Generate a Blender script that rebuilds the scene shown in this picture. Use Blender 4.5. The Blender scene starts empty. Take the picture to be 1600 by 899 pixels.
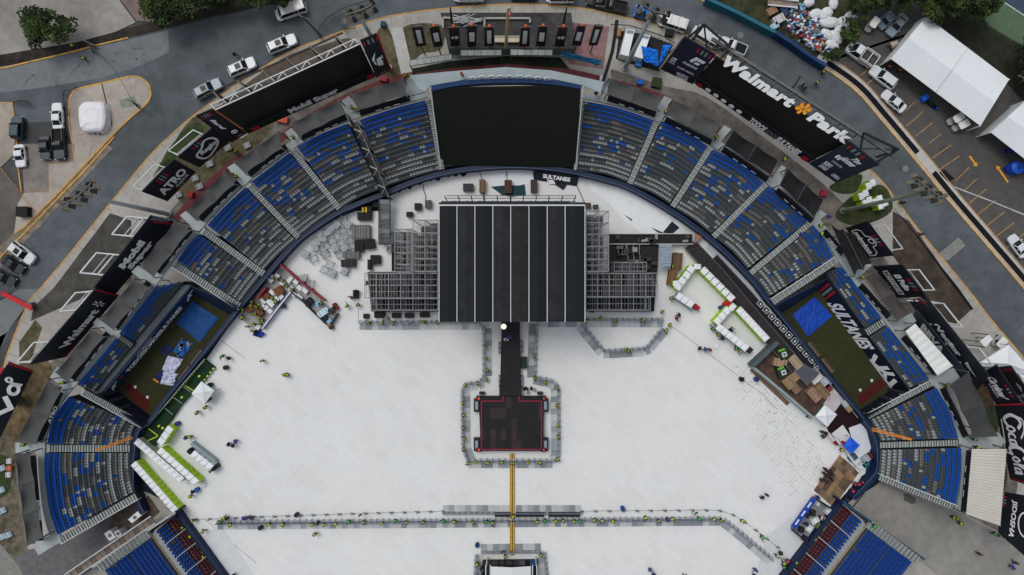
import bpy, bmesh, math, random
from mathutils import Vector, Matrix
scene = bpy.context.scene
PI = math.pi
H = 120.0          # camera height (m)
S = 9.0            # photo pixels per metre on the ground

# ------------------------------------------------------------------ camera
cam_d = bpy.data.cameras.new("camera")
cam_d.sensor_width = 36.0
cam_d.lens = 18.0 / (800.0 / S / H)
cam_d.clip_end = 3000
cam = bpy.data.objects.new("camera", cam_d)
cam.location = (0, 0, H)
scene.collection.objects.link(cam)
scene.camera = cam

# ------------------------------------------------------------------ light
SUN_EL, SUN_AZ = math.radians(62), math.radians(-40)
world = bpy.data.worlds.new("World"); scene.world = world
world.use_nodes = True
nt = world.node_tree
for n in list(nt.nodes): nt.nodes.remove(n)
sky = nt.nodes.new("ShaderNodeTexSky"); sky.sky_type = 'NISHITA'; sky.sun_disc = False
sky.sun_elevation = SUN_EL; sky.sun_rotation = SUN_AZ
sky.air_density = 1.0; sky.dust_density = 3.0
hs = nt.nodes.new("ShaderNodeHueSaturation"); hs.inputs['Saturation'].default_value = 0.38
bg = nt.nodes.new("ShaderNodeBackground"); bg.inputs['Strength'].default_value = 0.15
wo = nt.nodes.new("ShaderNodeOutputWorld")
nt.links.new(sky.outputs[0], hs.inputs['Color']); nt.links.new(hs.outputs[0], bg.inputs['Color'])
nt.links.new(bg.outputs[0], wo.inputs['Surface'])
sun_d = bpy.data.lights.new("sun", 'SUN'); sun_d.energy = 0.9; sun_d.angle = math.radians(25)
sun_d.color = (1.0, 0.97, 0.93)
sun = bpy.data.objects.new("sun", sun_d); scene.collection.objects.link(sun)
sd = Vector((math.cos(SUN_EL)*math.sin(SUN_AZ), math.cos(SUN_EL)*math.cos(SUN_AZ), math.sin(SUN_EL)))
sun.rotation_euler = (-sd).to_track_quat('-Z', 'Y').to_euler()
scene.view_settings.view_transform = 'Standard'
scene.view_settings.look = 'None'
scene.view_settings.gamma = 1.0
scene.view_settings.use_curve_mapping = False
scene.view_settings.exposure = -0.13
scene.render.engine = 'CYCLES'
scene.cycles.max_bounces = 5; scene.cycles.diffuse_bounces = 3; scene.cycles.glossy_bounces = 2
scene.cycles.transparent_max_bounces = 4
scene.cycles.use_denoising = True

# ------------------------------------------------------------------ helpers
C = scene.collection
def lin(c):
 c = c/255.0
 return c/12.92 if c <= 0.04045 else ((c+0.055)/1.055)**2.4
K_ALB = 1.12
_m = {}
def mat(rgb, rough=0.75, var=0.12, sc=1.5, var2=0.0, sc2=0.12, metal=0.0, em=0.0, k=None, spec=0.25):
 key = (tuple(rgb), rough, var, sc, var2, sc2, metal, em, k, spec)
 if key in _m: return _m[key]
 m = bpy.data.materials.new("surface_%d_%d_%d" % tuple(rgb)); m.use_nodes = True
 t = m.node_tree; b = t.nodes['Principled BSDF']
 kk = K_ALB if k is None else k
 col = [min(0.86, lin(c)*kk) for c in rgb]
 b.inputs['Roughness'].default_value = rough; b.inputs['Metallic'].default_value = metal
 b.inputs['Specular IOR Level'].default_value = spec
 m.diffuse_color = (*col, 1)
 if var or var2:
  tc = t.nodes.new('ShaderNodeTexCoord')
  last = None
  for (v, s_, d_) in ((var, sc, 4), (var2, sc2, 6)):
   if not v: continue
   n = t.nodes.new('ShaderNodeTexNoise'); n.inputs['Scale'].default_value = s_
   n.inputs['Detail'].default_value = d_; n.inputs['Roughness'].default_value = 0.62
   t.links.new(tc.outputs['Object'], n.inputs['Vector'])
   r = t.nodes.new('ShaderNodeMapRange'); r.inputs[1].default_value = 0.3; r.inputs[2].default_value = 0.7
   r.inputs[3].default_value = 1-v; r.inputs[4].default_value = 1+v
   t.links.new(n.outputs['Fac'], r.inputs[0])
   if last is None: last = r.outputs[0]
   else:
    mu = t.nodes.new('ShaderNodeMath'); mu.operation = 'MULTIPLY'
    t.links.new(last, mu.inputs[0]); t.links.new(r.outputs[0], mu.inputs[1]); last = mu.outputs[0]
  vs = t.nodes.new('ShaderNodeVectorMath'); vs.operation = 'SCALE'; vs.inputs[0].default_value = col
  t.links.new(last, vs.inputs['Scale']); t.links.new(vs.outputs[0], b.inputs['Base Color'])
 else:
  b.inputs['Base Color'].default_value = (*col, 1)
 if em:
  b.inputs['Emission Color'].default_value = (*[lin(c) for c in rgb], 1); b.inputs['Emission Strength'].default_value = em
 _m[key] = m
 return m

def U(px, py, z=0.0):
 k = (H - z)/H/S
 return Vector(((px-800)*k, (449.5-py)*k, z))
def lerp(a, b, t): return a + (b-a)*t
def P2(p): return Vector((p[0], p[1]))
def catmull(pts, n=8, closed=False):
 out = []; N = len(pts); pts = [P2(p) for p in pts]
 rng = range(N if closed else N-1)
 for i in rng:
  if closed: p0, p1, p2, p3 = pts[i-1], pts[i], pts[(i+1) % N], pts[(i+2) % N]
  else: p0, p1, p2, p3 = pts[max(i-1, 0)], pts[i], pts[i+1], pts[min(i+2, N-1)]
  for j in range(n):
   t = j/n
   out.append(0.5*((2*p1)+(-p0+p2)*t+(2*p0-5*p1+4*p2-p3)*t*t+(-p0+3*p1-3*p2+p3)*t**3))
 if not closed: out.append(pts[-1])
 return out
def resample(pts, n):
 pts = [P2(p) for p in pts]
 L = [0]
 for a, b in zip(pts, pts[1:]): L.append(L[-1]+(b-a).length)
 out = []; j = 0
 for i in range(n):
  d = L[-1]*i/(n-1)
  while j < len(L)-2 and L[j+1] < d: j += 1
  s = L[j+1]-L[j]
  out.append(pts[j].lerp(pts[j+1], (d-L[j])/s if s else 0))
 return out
def plen(pts):
 return sum((P2(b)-P2(a)).length for a, b in zip(pts, pts[1:]))

ORG = {}
class MB:
 def __init__(s): s.v = []; s.f = []; s.m = []; s.mats = []
 def mi(s, m):
  if m not in s.mats: s.mats.append(m)
  return s.mats.index(m)
 def face(s, pts, m):
  b = len(s.v); s.v += [Vector(p) for p in pts]; s.f.append(tuple(range(b, b+len(pts)))); s.m.append(s.mi(m))
 def hexa(s, b4, t4, m):
  b = len(s.v); s.v += [Vector(p) for p in b4]+[Vector(p) for p in t4]
  for q in ((3, 2, 1, 0), (4, 5, 6, 7), (0, 1, 5, 4), (1, 2, 6, 5), (2, 3, 7, 6), (3, 0, 4, 7)):
   s.f.append(tuple(b+i for i in q)); s.m.append(s.mi(m))
 def box(s, c, sz, m, rz=0.0, top=1.0):
  cx, cy, cz = c; hx, hy, hz = sz[0]/2, sz[1]/2, sz[2]/2; co, si = math.cos(rz), math.sin(rz)
  def r(x, y, z): return (cx+x*co-y*si, cy+x*si+y*co, z)
  s.hexa([r(-hx, -hy, cz-hz), r(hx, -hy, cz-hz), r(hx, hy, cz-hz), r(-hx, hy, cz-hz)],
      [r(-hx*top, -hy*top, cz+hz), r(hx*top, -hy*top, cz+hz), r(hx*top, hy*top, cz+hz), r(-hx*top, hy*top, cz+hz)], m)
 def bar(s, a, b, w, m, h=None):
  a, b = Vector(a), Vector(b); d = (b-a)
  if d.length < 1e-5: return
  d.normalize(); up = Vector((0, 0, 1)) if abs(d.z) < 0.95 else Vector((1, 0, 0))
  x = d.cross(up).normalized()*(w/2); y = d.cross(x).normalized()*((h or w)/2)
  s.hexa([a-x-y, a+x-y, a+x+y, a-x+y], [b-x-y, b+x-y, b+x+y, b-x+y], m)
 def tube(s, a, b, r0, r1, m, n=8, cap=True):
  a, b = Vector(a), Vector(b); d = (b-a).normalized(); up = Vector((0, 0, 1)) if abs(d.z) < 0.95 else Vector((1, 0, 0))
  x = d.cross(up).normalized(); y = d.cross(x).normalized(); base = len(s.v)
  for (p, r) in ((a, r0), (b, r1)):
   for i in range(n):
    t = 2*PI*i/n; s.v.append(p+x*(math.cos(t)*r)+y*(math.sin(t)*r))
  k = s.mi(m)
  for i in range(n):
   j = (i+1) % n; s.f.append((base+i, base+j, base+n+j, base+n+i)); s.m.append(k)
  if cap:
   s.f.append(tuple(base+i for i in range(n))); s.m.append(k); s.f.append(tuple(base+n+i for i in reversed(range(n)))); s.m.append(k)
 def prism(s, poly, z0, z1, m, side=None):
  # poly: list of (x,y) world
  n = len(poly); b = len(s.v)
  s.v += [Vector((p[0], p[1], z0)) for p in poly]+[Vector((p[0], p[1], z1)) for p in poly]
  s.f.append(tuple(b+n+i for i in range(n))); s.m.append(s.mi(m))
  s.f.append(tuple(b+i for i in reversed(range(n)))); s.m.append(s.mi(m))
  k = s.mi(side or m)
  for i in range(n):
   j = (i+1) % n; s.f.append((b+i, b+j, b+n+j, b+n+i)); s.m.append(k)
 def slab(s, top, th, m, side=None):
  # top: list of 3D points, solid thickness th downward
  n = len(top); b = len(s.v)
  s.v += [Vector(p)-Vector((0, 0, th)) for p in top]+[Vector(p) for p in top]
  s.f.append(tuple(b+n+i for i in range(n))); s.m.append(s.mi(m))
  s.f.append(tuple(b+i for i in reversed(range(n)))); s.m.append(s.mi(m))
  k = s.mi(side or m)
  for i in range(n):
   j = (i+1) % n; s.f.append((b+i, b+j, b+n+j, b+n+i)); s.m.append(k)
 def merge(s, mesh_verts, mesh_faces, M, m):
  b = len(s.v); s.v += [M @ v for v in mesh_verts]; k = s.mi(m)
  for f in mesh_faces: s.f.append(tuple(b+i for i in f)); s.m.append(k)
 def build(s, name, parent=None, label=None, cat=None, group=None, kind=None, loc=None, smooth=False):
  if not s.v: return None
  if parent is not None: org = ORG.get(parent.name, Vector((0, 0, 0)))
  elif loc is not None: org = Vector(loc)
  else:
   n = len(s.v); org = Vector((sum(v.x for v in s.v)/n, sum(v.y for v in s.v)/n, min(v.z for v in s.v)))
   if kind == 'structure': org = Vector((0, 0, 0))
  me = bpy.data.meshes.new(name)
  me.from_pydata([v-org for v in s.v], [], s.f)
  for m in s.mats: me.materials.append(m)
  me.polygons.foreach_set('material_index', s.m)
  if smooth: me.polygons.foreach_set('use_smooth', [True]*len(s.f))
  bm = bmesh.new(); bm.from_mesh(me); bmesh.ops.recalc_face_normals(bm, faces=bm.faces); bm.to_mesh(me); bm.free()
  me.update()
  o = bpy.data.objects.new(name, me); C.objects.link(o)
  if parent is not None: o.parent = parent
  else: o.location = org
  ORG[o.name] = org
  tag(o, label, cat, group, kind)
  return o

USED = {}
def tag(o, label=None, cat=None, group=None, kind=None):
 if label: o['label'] = label; USED.setdefault(label, []).append(o.name)
 if cat: o['category'] = cat
 if group: o['group'] = group
 if kind: o['kind'] = kind
def empty(name, loc, label, cat, group=None, rz=0.0):
 o = bpy.data.objects.new(name, None); C.objects.link(o); o.location = loc; o.rotation_euler = (0, 0, rz)
 o.empty_display_size = 0.3
 ORG[o.name] = Vector(loc) if rz == 0 else Vector((0, 0, 0))
 tag(o, label, cat, group); return o
def proto(name):
 # prototype root at the origin
 o = bpy.data.objects.new(name, None); C.objects.link(o); ORG[o.name] = Vector((0, 0, 0)); return o
def kids(o): return [c for c in bpy.data.objects if c.parent == o]
KIDS = {}
def copy_tree(o, loc, rz=0.0, label=None, cat=None, group=None, mats=None, sc=None):
 if o.name not in KIDS:
  KIDS[o.name] = [(c, [(g, []) for g in kids(c)]) for c in kids(o)]
 r = o.copy(); C.objects.link(r); r.location = loc; r.rotation_euler = (0, 0, rz)
 if sc: r.scale = sc
 for c, gs in KIDS[o.name]:
  cc = c.copy(); C.objects.link(cc); cc.parent = r
  for g, _ in gs:
   gg = g.copy(); C.objects.link(gg); gg.parent = cc
 tag(r, label, cat, group)
 return r
def drop(o):
 for c in kids(o): drop(c)
 bpy.data.objects.remove(o)
ORD = ['first', 'second', 'third', 'fourth', 'fifth', 'sixth', 'seventh', 'eighth', 'ninth', 'tenth', 'eleventh', 'twelfth',
    'thirteenth', 'fourteenth', 'fifteenth', 'sixteenth', 'seventeenth', 'eighteenth', 'nineteenth', 'twentieth']
TENS = {2: ('twentieth', 'twenty'), 3: ('thirtieth', 'thirty'), 4: ('fortieth', 'forty'), 5: ('fiftieth', 'fifty'), 6: ('sixtieth', 'sixty'), 7: ('seventieth', 'seventy'), 8: ('eightieth', 'eighty')}
def nth(i):
 if i < 20: return ORD[i]
 n = i+1; t, u = divmod(n, 10)
 return TENS[t][0] if u == 0 else TENS[t][1]+'-'+ORD[u-1]

# text -> mesh cache
_txt = {}
def text_mesh(s, bold=0.02, spacing=1.0):
 key = (s, bold, spacing)
 if key in _txt: return _txt[key]
 cu = bpy.data.curves.new('letters', 'FONT'); cu.body = s; cu.offset = bold; cu.resolution_u = 3; cu.space_character = spacing
 cu.fill_mode = 'FRONT'
 ob = bpy.data.objects.new('letters', cu); C.objects.link(ob)
 dg = bpy.context.evaluated_depsgraph_get(); dg.update()
 me = bpy.data.meshes.new_from_object(ob.evaluated_get(dg))
 vs = [v.co.copy() for v in me.vertices]; fs = [tuple(p.vertices) for p in me.polygons]
 bpy.data.objects.remove(ob); bpy.data.curves.remove(cu); bpy.data.meshes.remove(me)
 x0, x1 = min(v.x for v in vs), max(v.x for v in vs); y0, y1 = min(v.y for v in vs), max(v.y for v in vs)
 vs = [((v.x-x0)/(x1-x0), (v.y-y0)/(y1-y0)) for v in vs]
 _txt[key] = (vs, fs); return _txt[key]

class Quad:
 """flat panel in the scene: TL, TR, BR, BL corners (3D); u to the right, v downwards"""
 def __init__(s, tl, tr, br, bl):
  s.c = [Vector(p) for p in (tl, tr, br, bl)]
  n = (s.c[1]-s.c[0]).cross(s.c[3]-s.c[0]).normalized()
  cam_dir = Vector((0, 0, H))-s.c[0]
  s.n = n if n.dot(cam_dir) > 0 else -n
 def at(s, u, v, off=0.0):
  a = s.c[0].lerp(s.c[1], u); b = s.c[3].lerp(s.c[2], u)
  return a.lerp(b, v)+s.n*off
 def text(s, mb, txt, cu, cv, w, h, m, shear=0.0, bold=0.02, rot=0, off=0.16, spacing=1.0, arc=0.0):
  vs, fs = text_mesh(txt, bold, spacing); b = len(mb.v); k = mb.mi(m)
  for (x, y) in vs:
   x += shear*(y-0.5)
   xx, yy = x-0.5, 0.5-y
   if arc: yy += arc*(xx*xx*4-0.5)
   if rot == 90: xx, yy = -yy, xx
   elif rot == 180: xx, yy = -xx, -yy
   elif rot == -90: xx, yy = yy, -xx
   mb.v.append(s.at(cu+xx*w, cv+yy*h, off))
  for f in fs: mb.f.append(tuple(b+i for i in f)); mb.m.append(k)
 def poly(s, mb, pts, m, off=0.1):
  mb.face([s.at(u, v, off) for u, v in pts], m)
 def band(s, mb, u0, u1, v0, v1, m, off, G=14):
  for i in range(G):
   a, b = lerp(u0, u1, i/G), lerp(u0, u1, (i+1)/G)
   mb.face([s.at(a, v0, off), s.at(b, v0, off), s.at(b, v1, off), s.at(a, v1, off)], m)
   mb.face([s.at(a, v0, off), s.at(b, v0, off), s.at(b, v0, 0), s.at(a, v0, 0)], m)
   mb.face([s.at(a, v1, off), s.at(b, v1, off), s.at(b, v1, 0), s.at(a, v1, 0)], m)
 def line(s, mb, pts, w, m, off=0.12, closed=False):
  # stroke in metres
  P = [s.at(u, v, off) for u, v in pts]
  if closed: P.append(P[0])
  for a, b in zip(P, P[1:]):
   d = (b-a)
   if d.length < 1e-6: continue
   x = d.normalized().cross(s.n)*(w/2); e = d.normalized()*(w*0.3)
   mb.face([a-x-e, a+x-e, b+x+e, b-x+e], m)
 def ellipse(s, mb, cu, cv, ru, rv, m, off=0.05, n=20):
  s.poly(mb, [(cu+ru*math.cos(2*PI*i/n), cv+rv*math.sin(2*PI*i/n)) for i in range(n)], m, off)
 def ring(s, mb, cu, cv, ru, rv, w, m, off=0.05, n=28):
  s.line(mb, [(cu+ru*math.cos(2*PI*i/n), cv+rv*math.sin(2*PI*i/n)) for i in range(n)], w, m, off, True)

def sheet(name, px, z, m, label=None, kind='structure', th=0.0, curb=None):
 mb = MB(); pts = [U(p[0], p[1], z) for p in px]
 if th: mb.slab(pts, th, m)
 else: mb.face(pts, m)
 o = mb.build(name, kind=kind)
 # concave outlines: triangulate
 bm = bmesh.new(); bm.from_mesh(o.data); bmesh.ops.triangulate(bm, faces=[f for f in bm.faces if len(f.verts) > 4], ngon_method='EAR_CLIP')
 bm.normal_update()
 if not th:
  for f in bm.faces:
   if f.normal.z < 0: f.normal_flip()
 bm.to_mesh(o.data); bm.free()
 return o
def strip(name, px, w, z0, z1, m, kind='structure', parent=None, label=None, cat=None, group=None, top=None):
 """continuous band along a polyline, w in photo px"""
 mb = MB(); pts = [P2(p) for p in px]; L = []; R = []
 for i, p in enumerate(pts):
  a = pts[max(i-1, 0)]; b = pts[min(i+1, len(pts)-1)]; d = (b-a).normalized(); n = Vector((-d.y, d.x))
  L.append(p+n*w/2); R.append(p-n*w/2)
 for i in range(len(pts)-1):
  q = [L[i], L[i+1], R[i+1], R[i]]
  T = [U(p.x, p.y, z1) for p in q]; B = [Vector((t.x, t.y, z0)) for t in T]
  mb.face(T, top or m)
  mb.face([T[0], T[1], B[1], B[0]], m); mb.face([T[3], T[2], B[2], B[3]], m)
  if i == 0: mb.face([T[0], T[3], B[3], B[0]], m)
  if i == len(pts)-2: mb.face([T[1], T[2], B[2], B[1]], m)
 return mb.build(name, parent=parent, label=label, cat=cat, group=group, kind=kind)

# ================================================================== SETTING
asph = mat((78, 84, 88), 0.85, 0.2, 0.35, 0.3, 0.06)
asph_dark = mat((66, 67, 68), 0.85, 0.2, 0.4, 0.28, 0.08)
asph_light = mat((104, 109, 112), 0.85, 0.12, 0.8, 0.15, 0.08)
conc = mat((150, 147, 141), 0.85, 0.12, 0.9, 0.16, 0.1)
conc_l = mat((168, 167, 163), 0.85, 0.1, 0.8, 0.12, 0.12)
conc_d = mat((112, 110, 106), 0.9, 0.2, 0.8, 0.25, 0.12)
conc_brown = mat((88, 80, 72), 0.9, 0.22, 0.7, 0.3, 0.1)
soil = mat((62, 57, 50), 0.95, 0.35, 0.7, 0.35, 0.15)
soil_grey = mat((66, 64, 60), 0.95, 0.4, 0.5, 0.35, 0.12)
scrub = mat((80, 75, 56), 0.95, 0.45, 0.9, 0.35, 0.2)
grassm = mat((50, 60, 36), 0.95, 0.35, 1.2, 0.3, 0.2)
yellow_kerb = mat((181, 140, 72), 0.8, 0.3, 1.2, 0.2, 0.2)
yellow_line = mat((172, 132, 70), 0.8, 0.35, 2.0)
black = mat((14, 14, 16), 0.7, 0.2)
ditchm = mat((16, 16, 18), 0.9, 0.3, 1.0)
white_line = mat((165, 168, 168), 0.8, 0.3, 1.5)

g = sheet('ground', [(-12000, -12000), (12000, -12000), (12000, 12000), (-12000, 12000)], -0.02, asph_dark)
sheet('road', [(-80, 112), (40, 96), (262, 46), (420, 8), (520, -60), (1060, -60), (1200, 46), (1287, 104), (1337, 140), (1410, 224), (1485, 317), (1600, 447), (1700, 560),
      (1700, 700), (1600, 560), (1545, 497), (1510, 449), (1440, 365), (1365, 270), (1200, 130), (1065, 52), (975, 27), (900, 12), (690, 14), (560, 40), (440, 90), (252, 225), (65, 449), (42, 475), (-60, 650), (-80, 420), (0, 408),
      (165, 225), (80, 190), (-80, 200)], 0.0, asph)
# light worn patch of the left road
sheet('road_patch', [(-40, 106), (45, 98), (263, 48), (264, 82), (220, 103), (160, 122), (60, 138), (-40, 150)], 0.006, asph_light)
sheet('road_patch', [(1463, 400), (1498, 371), (1509, 384), (1480, 408)], 0.006, mat((120, 120, 116), 0.9, 0.15))
sheet('road_patch', [(80, 700), (-60, 700), (-60, 560), (10, 520), (40, 480), (66, 452), (30, 452), (0, 470), (-60, 500)], 0.004, asph_light)
# top-left concrete yard
sheet('yard_paving', [(-60, -60), (185, -40), (188, 3), (212, 35), (180, 50), (120, 66), (60, 76), (-60, 96)], 0.10, mat((132, 129, 124), 0.9, 0.18, 0.5, 0.28, 0.07), th=0.1)
sheet('yard_paving', [(187, -40), (400, -40), (330, 10), (245, 34), (214, 33), (190, 2)], 0.10, mat((112, 98, 94), 0.9, 0.25, 0.6), th=0.1)
sheet('dirt_verge', [(-60, 94), (60, 74), (120, 64), (250, 32), (330, 8), (420, -20), (430, 6), (330, 26), (262, 44), (150, 72), (50, 96), (-60, 114)], 0.03, mat((44, 40, 36), 0.95, 0.5, 0.9, 0.4, 0.25))
strip('kerb_strip', catmull([(-60, 112), (0, 107), (40, 98), (100, 84), (150, 71), (200, 59)], 5), 2.2, 0, 0.13, yellow_kerb)
# traffic island with the wrapped load
isl = catmull([(107, 158), (112, 147), (122, 139), (160, 130), (205, 119.5), (225, 125), (235, 141), (230, 160), (197, 190), (162, 225), (120, 270), (80, 312), (40, 352), (22, 365)], 6)
isl_poly = isl+[Vector((28, 318)), Vector((38, 300)), Vector((73, 300)), Vector((76, 256)), Vector((113, 225)), Vector((110, 190))]
sheet('traffic_island', isl_poly, 0.12, mat((152, 145, 136), 0.9, 0.12, 0.8, 0.2, 0.12), th=0.12)
strip('kerb_strip', isl, 2.6, 0, 0.15, yellow_kerb)
strip('kerb_strip', catmull([(107, 158), (107, 180), (110, 210), (113, 225), (116, 252)], 4), 1.6, 0, 0.15, yellow_kerb)
sheet('painted_patch', [(186, 156), (210, 150), (214, 165), (190, 170)], 0.128, mat((106, 128, 112), 0.9, 0.35, 2.5))
sheet('painted_patch', [(190, 158), (205, 154), (208, 164), (194, 168)], 0.133, mat((128, 126, 120), 0.9, 0.2, 2.5))
sheet('expansion_joint', [(158, 131), (160, 131), (176, 196), (174, 198)], 0.126, mat((70, 58, 50), 0.9, 0.4, 1.0))
sheet('paving', [(-60, 158), (20, 160), (24, 240), (0, 262), (-60, 230)], 0.12, mat((142, 134, 122), 0.9, 0.15, 0.8, 0.25, 0.12), th=0.12)
strip('kerb_strip', [(-40, 160), (19, 161), (24, 200), (28, 262), (33, 299)], 1.8, 0, 0.15, yellow_kerb)
sheet('parking_area', [(-60, 262), (0, 262), (30, 300), (56, 333), (20, 370), (-60, 440)], 0.003, mat((84, 80, 76), 0.9, 0.2, 0.6, 0.3, 0.08))
sheet('parking_area', [(33, 225), (115, 225), (116, 252), (76, 256), (75, 299), (38, 302)], 0.13, mat((112, 106, 100), 0.9, 0.2, 0.6, 0.3, 0.1))
strip('kerb_strip', [(33, 300), (76, 300), (75, 256), (116, 254), (115, 225)], 1.0, 0.12, 0.145, mat((150, 108, 66), 0.9, 0.3))
strip('kerb_strip', [(0, 262), (33, 302), (57, 334)], 1.0, 0.0, 0.15, mat((150, 118, 76), 0.9, 0.3))
sheet('kerb_apron', [(22, 364), (80, 311), (165, 224), (176, 232), (90, 325), (0, 420), (-60, 470), (-60, 440)], 0.05, mat((116, 108, 98), 0.9, 0.3, 0.8, 0.3, 0.2))
strip('kerb_strip', catmull([(178, 214), (140, 258), (100, 300), (50, 352), (0, 402), (-40, 440)], 5), 2.4, 0, 0.15, yellow_kerb)

# the stadium plot: pavement slab inside the ring road
KERB = catmull([(-60, 690), (0, 585), (12, 552), (42, 478), (65, 449), (120, 383), (190, 296), (252, 225), (330, 160), (440, 88), (500, 62), (560, 40), (610, 25), (690, 14), (800, 6.5), (900, 12),
    (975, 27), (1065, 52), (1130, 92), (1200, 140), (1290, 212), (1365, 270), (1400, 312), (1440, 365), (1510, 449), (1545, 495), (1600, 560), (1680, 660)], 6)
sheet('pavement', list(KERB)+[Vector((1700, 1100)), Vector((-100, 1100))], 0.12, conc, th=0.12)
strip('kerb_strip', KERB, 1.9, 0, 0.16, yellow_kerb)
joint = mat((96, 92, 86), 0.9, 0.2)
mb = MB()
for i in range(0, len(KERB)-1, 2):
 a, b = KERB[i], KERB[i+1]; d = (b-a).normalized(); n = Vector((-d.y, d.x))
 if n.y < 0 and abs(a.x-800) < 300: n = -n
 if (P2((800, 900))-a).dot(n) < 0: n = -n
 q = [a+n*1.5-d*0.25, a+n*1.5+d*0.25, a+n*14+d*0.25, a+n*14-d*0.25]
 mb.face([U(p.x, p.y, 0.126) for p in q], joint)
mb.build('pavement_joints', kind='structure')
# right side: verge, ditch, kerbs, car park
RK = catmull([(1092, -2), (1150, 26), (1200, 52), (1245, 80), (1287, 106), (1337, 142), (1375, 185), (1408, 224), (1445, 268), (1485, 317), (1540, 381), (1600, 451), (1660, 525)], 6)
def off(pts, d):
 out = []
 for i, p in enumerate(pts):
  a = pts[max(i-1, 0)]; b = pts[min(i+1, len(pts)-1)]; t = (b-a).normalized(); out.append(p+Vector((t.y, -t.x))*d)
 return out
sheet('car_park', [(p.x, p.y) for p in off(RK[20:], 16)]+[(1760, 560), (1760, -60), (1340, -60), (1320, 60), (1300, 96)], 0.004, mat((76, 74, 72), 0.9, 0.16, 0.7, 0.2, 0.08))
sheet('pavement', [(p.x, p.y) for p in RK[22:]]+[(p.x, p.y) for p in reversed(off(RK, 20)[22:])], 0.11, conc_l, th=0.1)
strip('kerb_strip', RK, 1.8, 0, 0.15, yellow_kerb)
strip('kerb_strip', off(RK, 4)[22:], 1.3, 0, 0.15, yellow_kerb)
strip('kerb_strip', off(RK, 19.5)[22:], 1.5, 0, 0.16, mat((160, 124, 78), 0.9, 0.35))
strip('ditch', off(RK, 10)[24:46], 8.5, 0.02, 0.125, ditchm)
strip('ditch', off(RK, 10)[49:], 8.5, 0.02, 0.125, ditchm)
sheet('storm_drain', [(1467, 270), (1476, 265), (1491, 279), (1482, 285)], 0.13, ditchm)
sheet('dirt_verge', [(p.x, p.y) for p in off(RK[:24], 2)]+[(1300, 100), (1330, 60), (1345, -40), (1092, -60)], 0.05, mat((50, 52, 34), 0.95, 0.5, 0.9, 0.35, 0.25))
lines = [((1345, 118), (1362, 104)), ((1355, 131), (1372, 117)), ((1410, 178), (1429, 160)), ((1417, 197), (1443, 174)), ((1431, 213), (1457, 192)), ((1452, 224), (1471, 209)),
   ((1457, 247), (1486, 227)), ((1468, 265), (1499, 244)), ((1493, 283), (1514, 262)), ((1505, 300), (1527, 279)), ((1514, 318), (1541, 296)), ((1527, 336), (1556, 313)),
   ((1542, 353), (1570, 331)), ((1556, 370), (1585, 348)), ((1573, 388), (1604, 362))]
mb = MB()
for a, b in lines:
 a, b = P2(a), P2(b); d = (b-a).normalized(); n = Vector((-d.y, d.x))*0.5
 mb.face([U(p.x, p.y, 0.012) for p in (a-n, a+n, b+n, b-n)], yellow_line)
mb.build('parking_bay_lines', kind='structure')
mb = MB()
for a, b in (((1490, 292), (1545, 313)), ((1545, 313), (1606, 338))):
 a, b = P2(a), P2(b); d = (b-a).normalized(); n = Vector((-d.y, d.x))*0.9
 mb.face([U(p.x, p.y, 0.014) for p in (a-n, a+n, b+n, b-n)], white_line)
mb.build('white_line', kind='structure')
ora = mat((205, 140, 50), 0.8, 0.15)
for (a, b) in (((1515, 244), (1527, 261)), ((1575, 285), (1557, 259))):
 a, b = P2(a), P2(b); d = (b-a).normalized(); n = Vector((-d.y, d.x)); q = b-d*6
 mb = MB(); mb.face([U(p.x, p.y, 0.012) for p in (a-n*1.5, a+n*1.5, q+n*1.5, q-n*1.5)], ora)
 mb.face([U(p.x, p.y, 0.012) for p in (q-n*4, q+n*4, b)], ora); mb.build('road_arrow', kind='structure')
# tennis court
sheet('sports_court', [(1522, -60), (1520, 0), (1545, 40), (1600, 72), (1700, 130), (1700, -60)], 0.06, mat((78, 98, 74), 0.85, 0.15, 0.8))
sheet('sports_court_blue', [(1562, -60), (1562, 0), (1600, 25), (1700, 90), (1700, -60)], 0.064, mat((54, 68, 84), 0.85, 0.12))
strip('court_line', [(1530, -40), (1562, -1), (1600, 24), (1690, 84)], 1.3, 0.06, 0.07, mat((190, 195, 195)))
sheet('dirt_verge', [(1500, -60), (1525, 10), (1545, 42), (1600, 74), (1680, 120), (1680, 220), (1600, 160), (1540, 95), (1470, 40), (1450, -60)], 0.03, mat((38, 40, 30), 0.95, 0.4, 0.8))

# service yards, dirt and wear between pavement and bowl
dirty = mat((104, 99, 92), .9, .3, .6, .3, .15)
for z_, (A_, B_) in enumerate((([(955, 108), (1040, 135), (1100, 150), (1180, 205), (1250, 258), (1300, 300), (1340, 345)], [(950, 150), (1040, 185), (1110, 215), (1190, 270), (1260, 335), (1310, 390), (1345, 430)]),
      ([(1340, 345), (1380, 400), (1430, 480), (1500, 560), (1560, 640), (1590, 760), (1560, 830)], [(1345, 430), (1390, 490), (1450, 560), (1500, 620), (1520, 690), (1520, 760), (1510, 805)]),
      ([(640, 105), (590, 112), (540, 130), (450, 180), (400, 205), (330, 262), (270, 325)], [(660, 140), (612, 155), (560, 175), (470, 215), (400, 262), (340, 320), (285, 375)]),
      ([(270, 325), (220, 400), (150, 475), (90, 555), (40, 610), (0, 690), (10, 850)], [(285, 375), (230, 440), (170, 515), (110, 590), (75, 640), (58, 705), (66, 850)]))):
 sheet('service_yard', list(catmull(A_, 4))+list(reversed(catmull(B_, 4))), .131+z_*.001, dirty)
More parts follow.
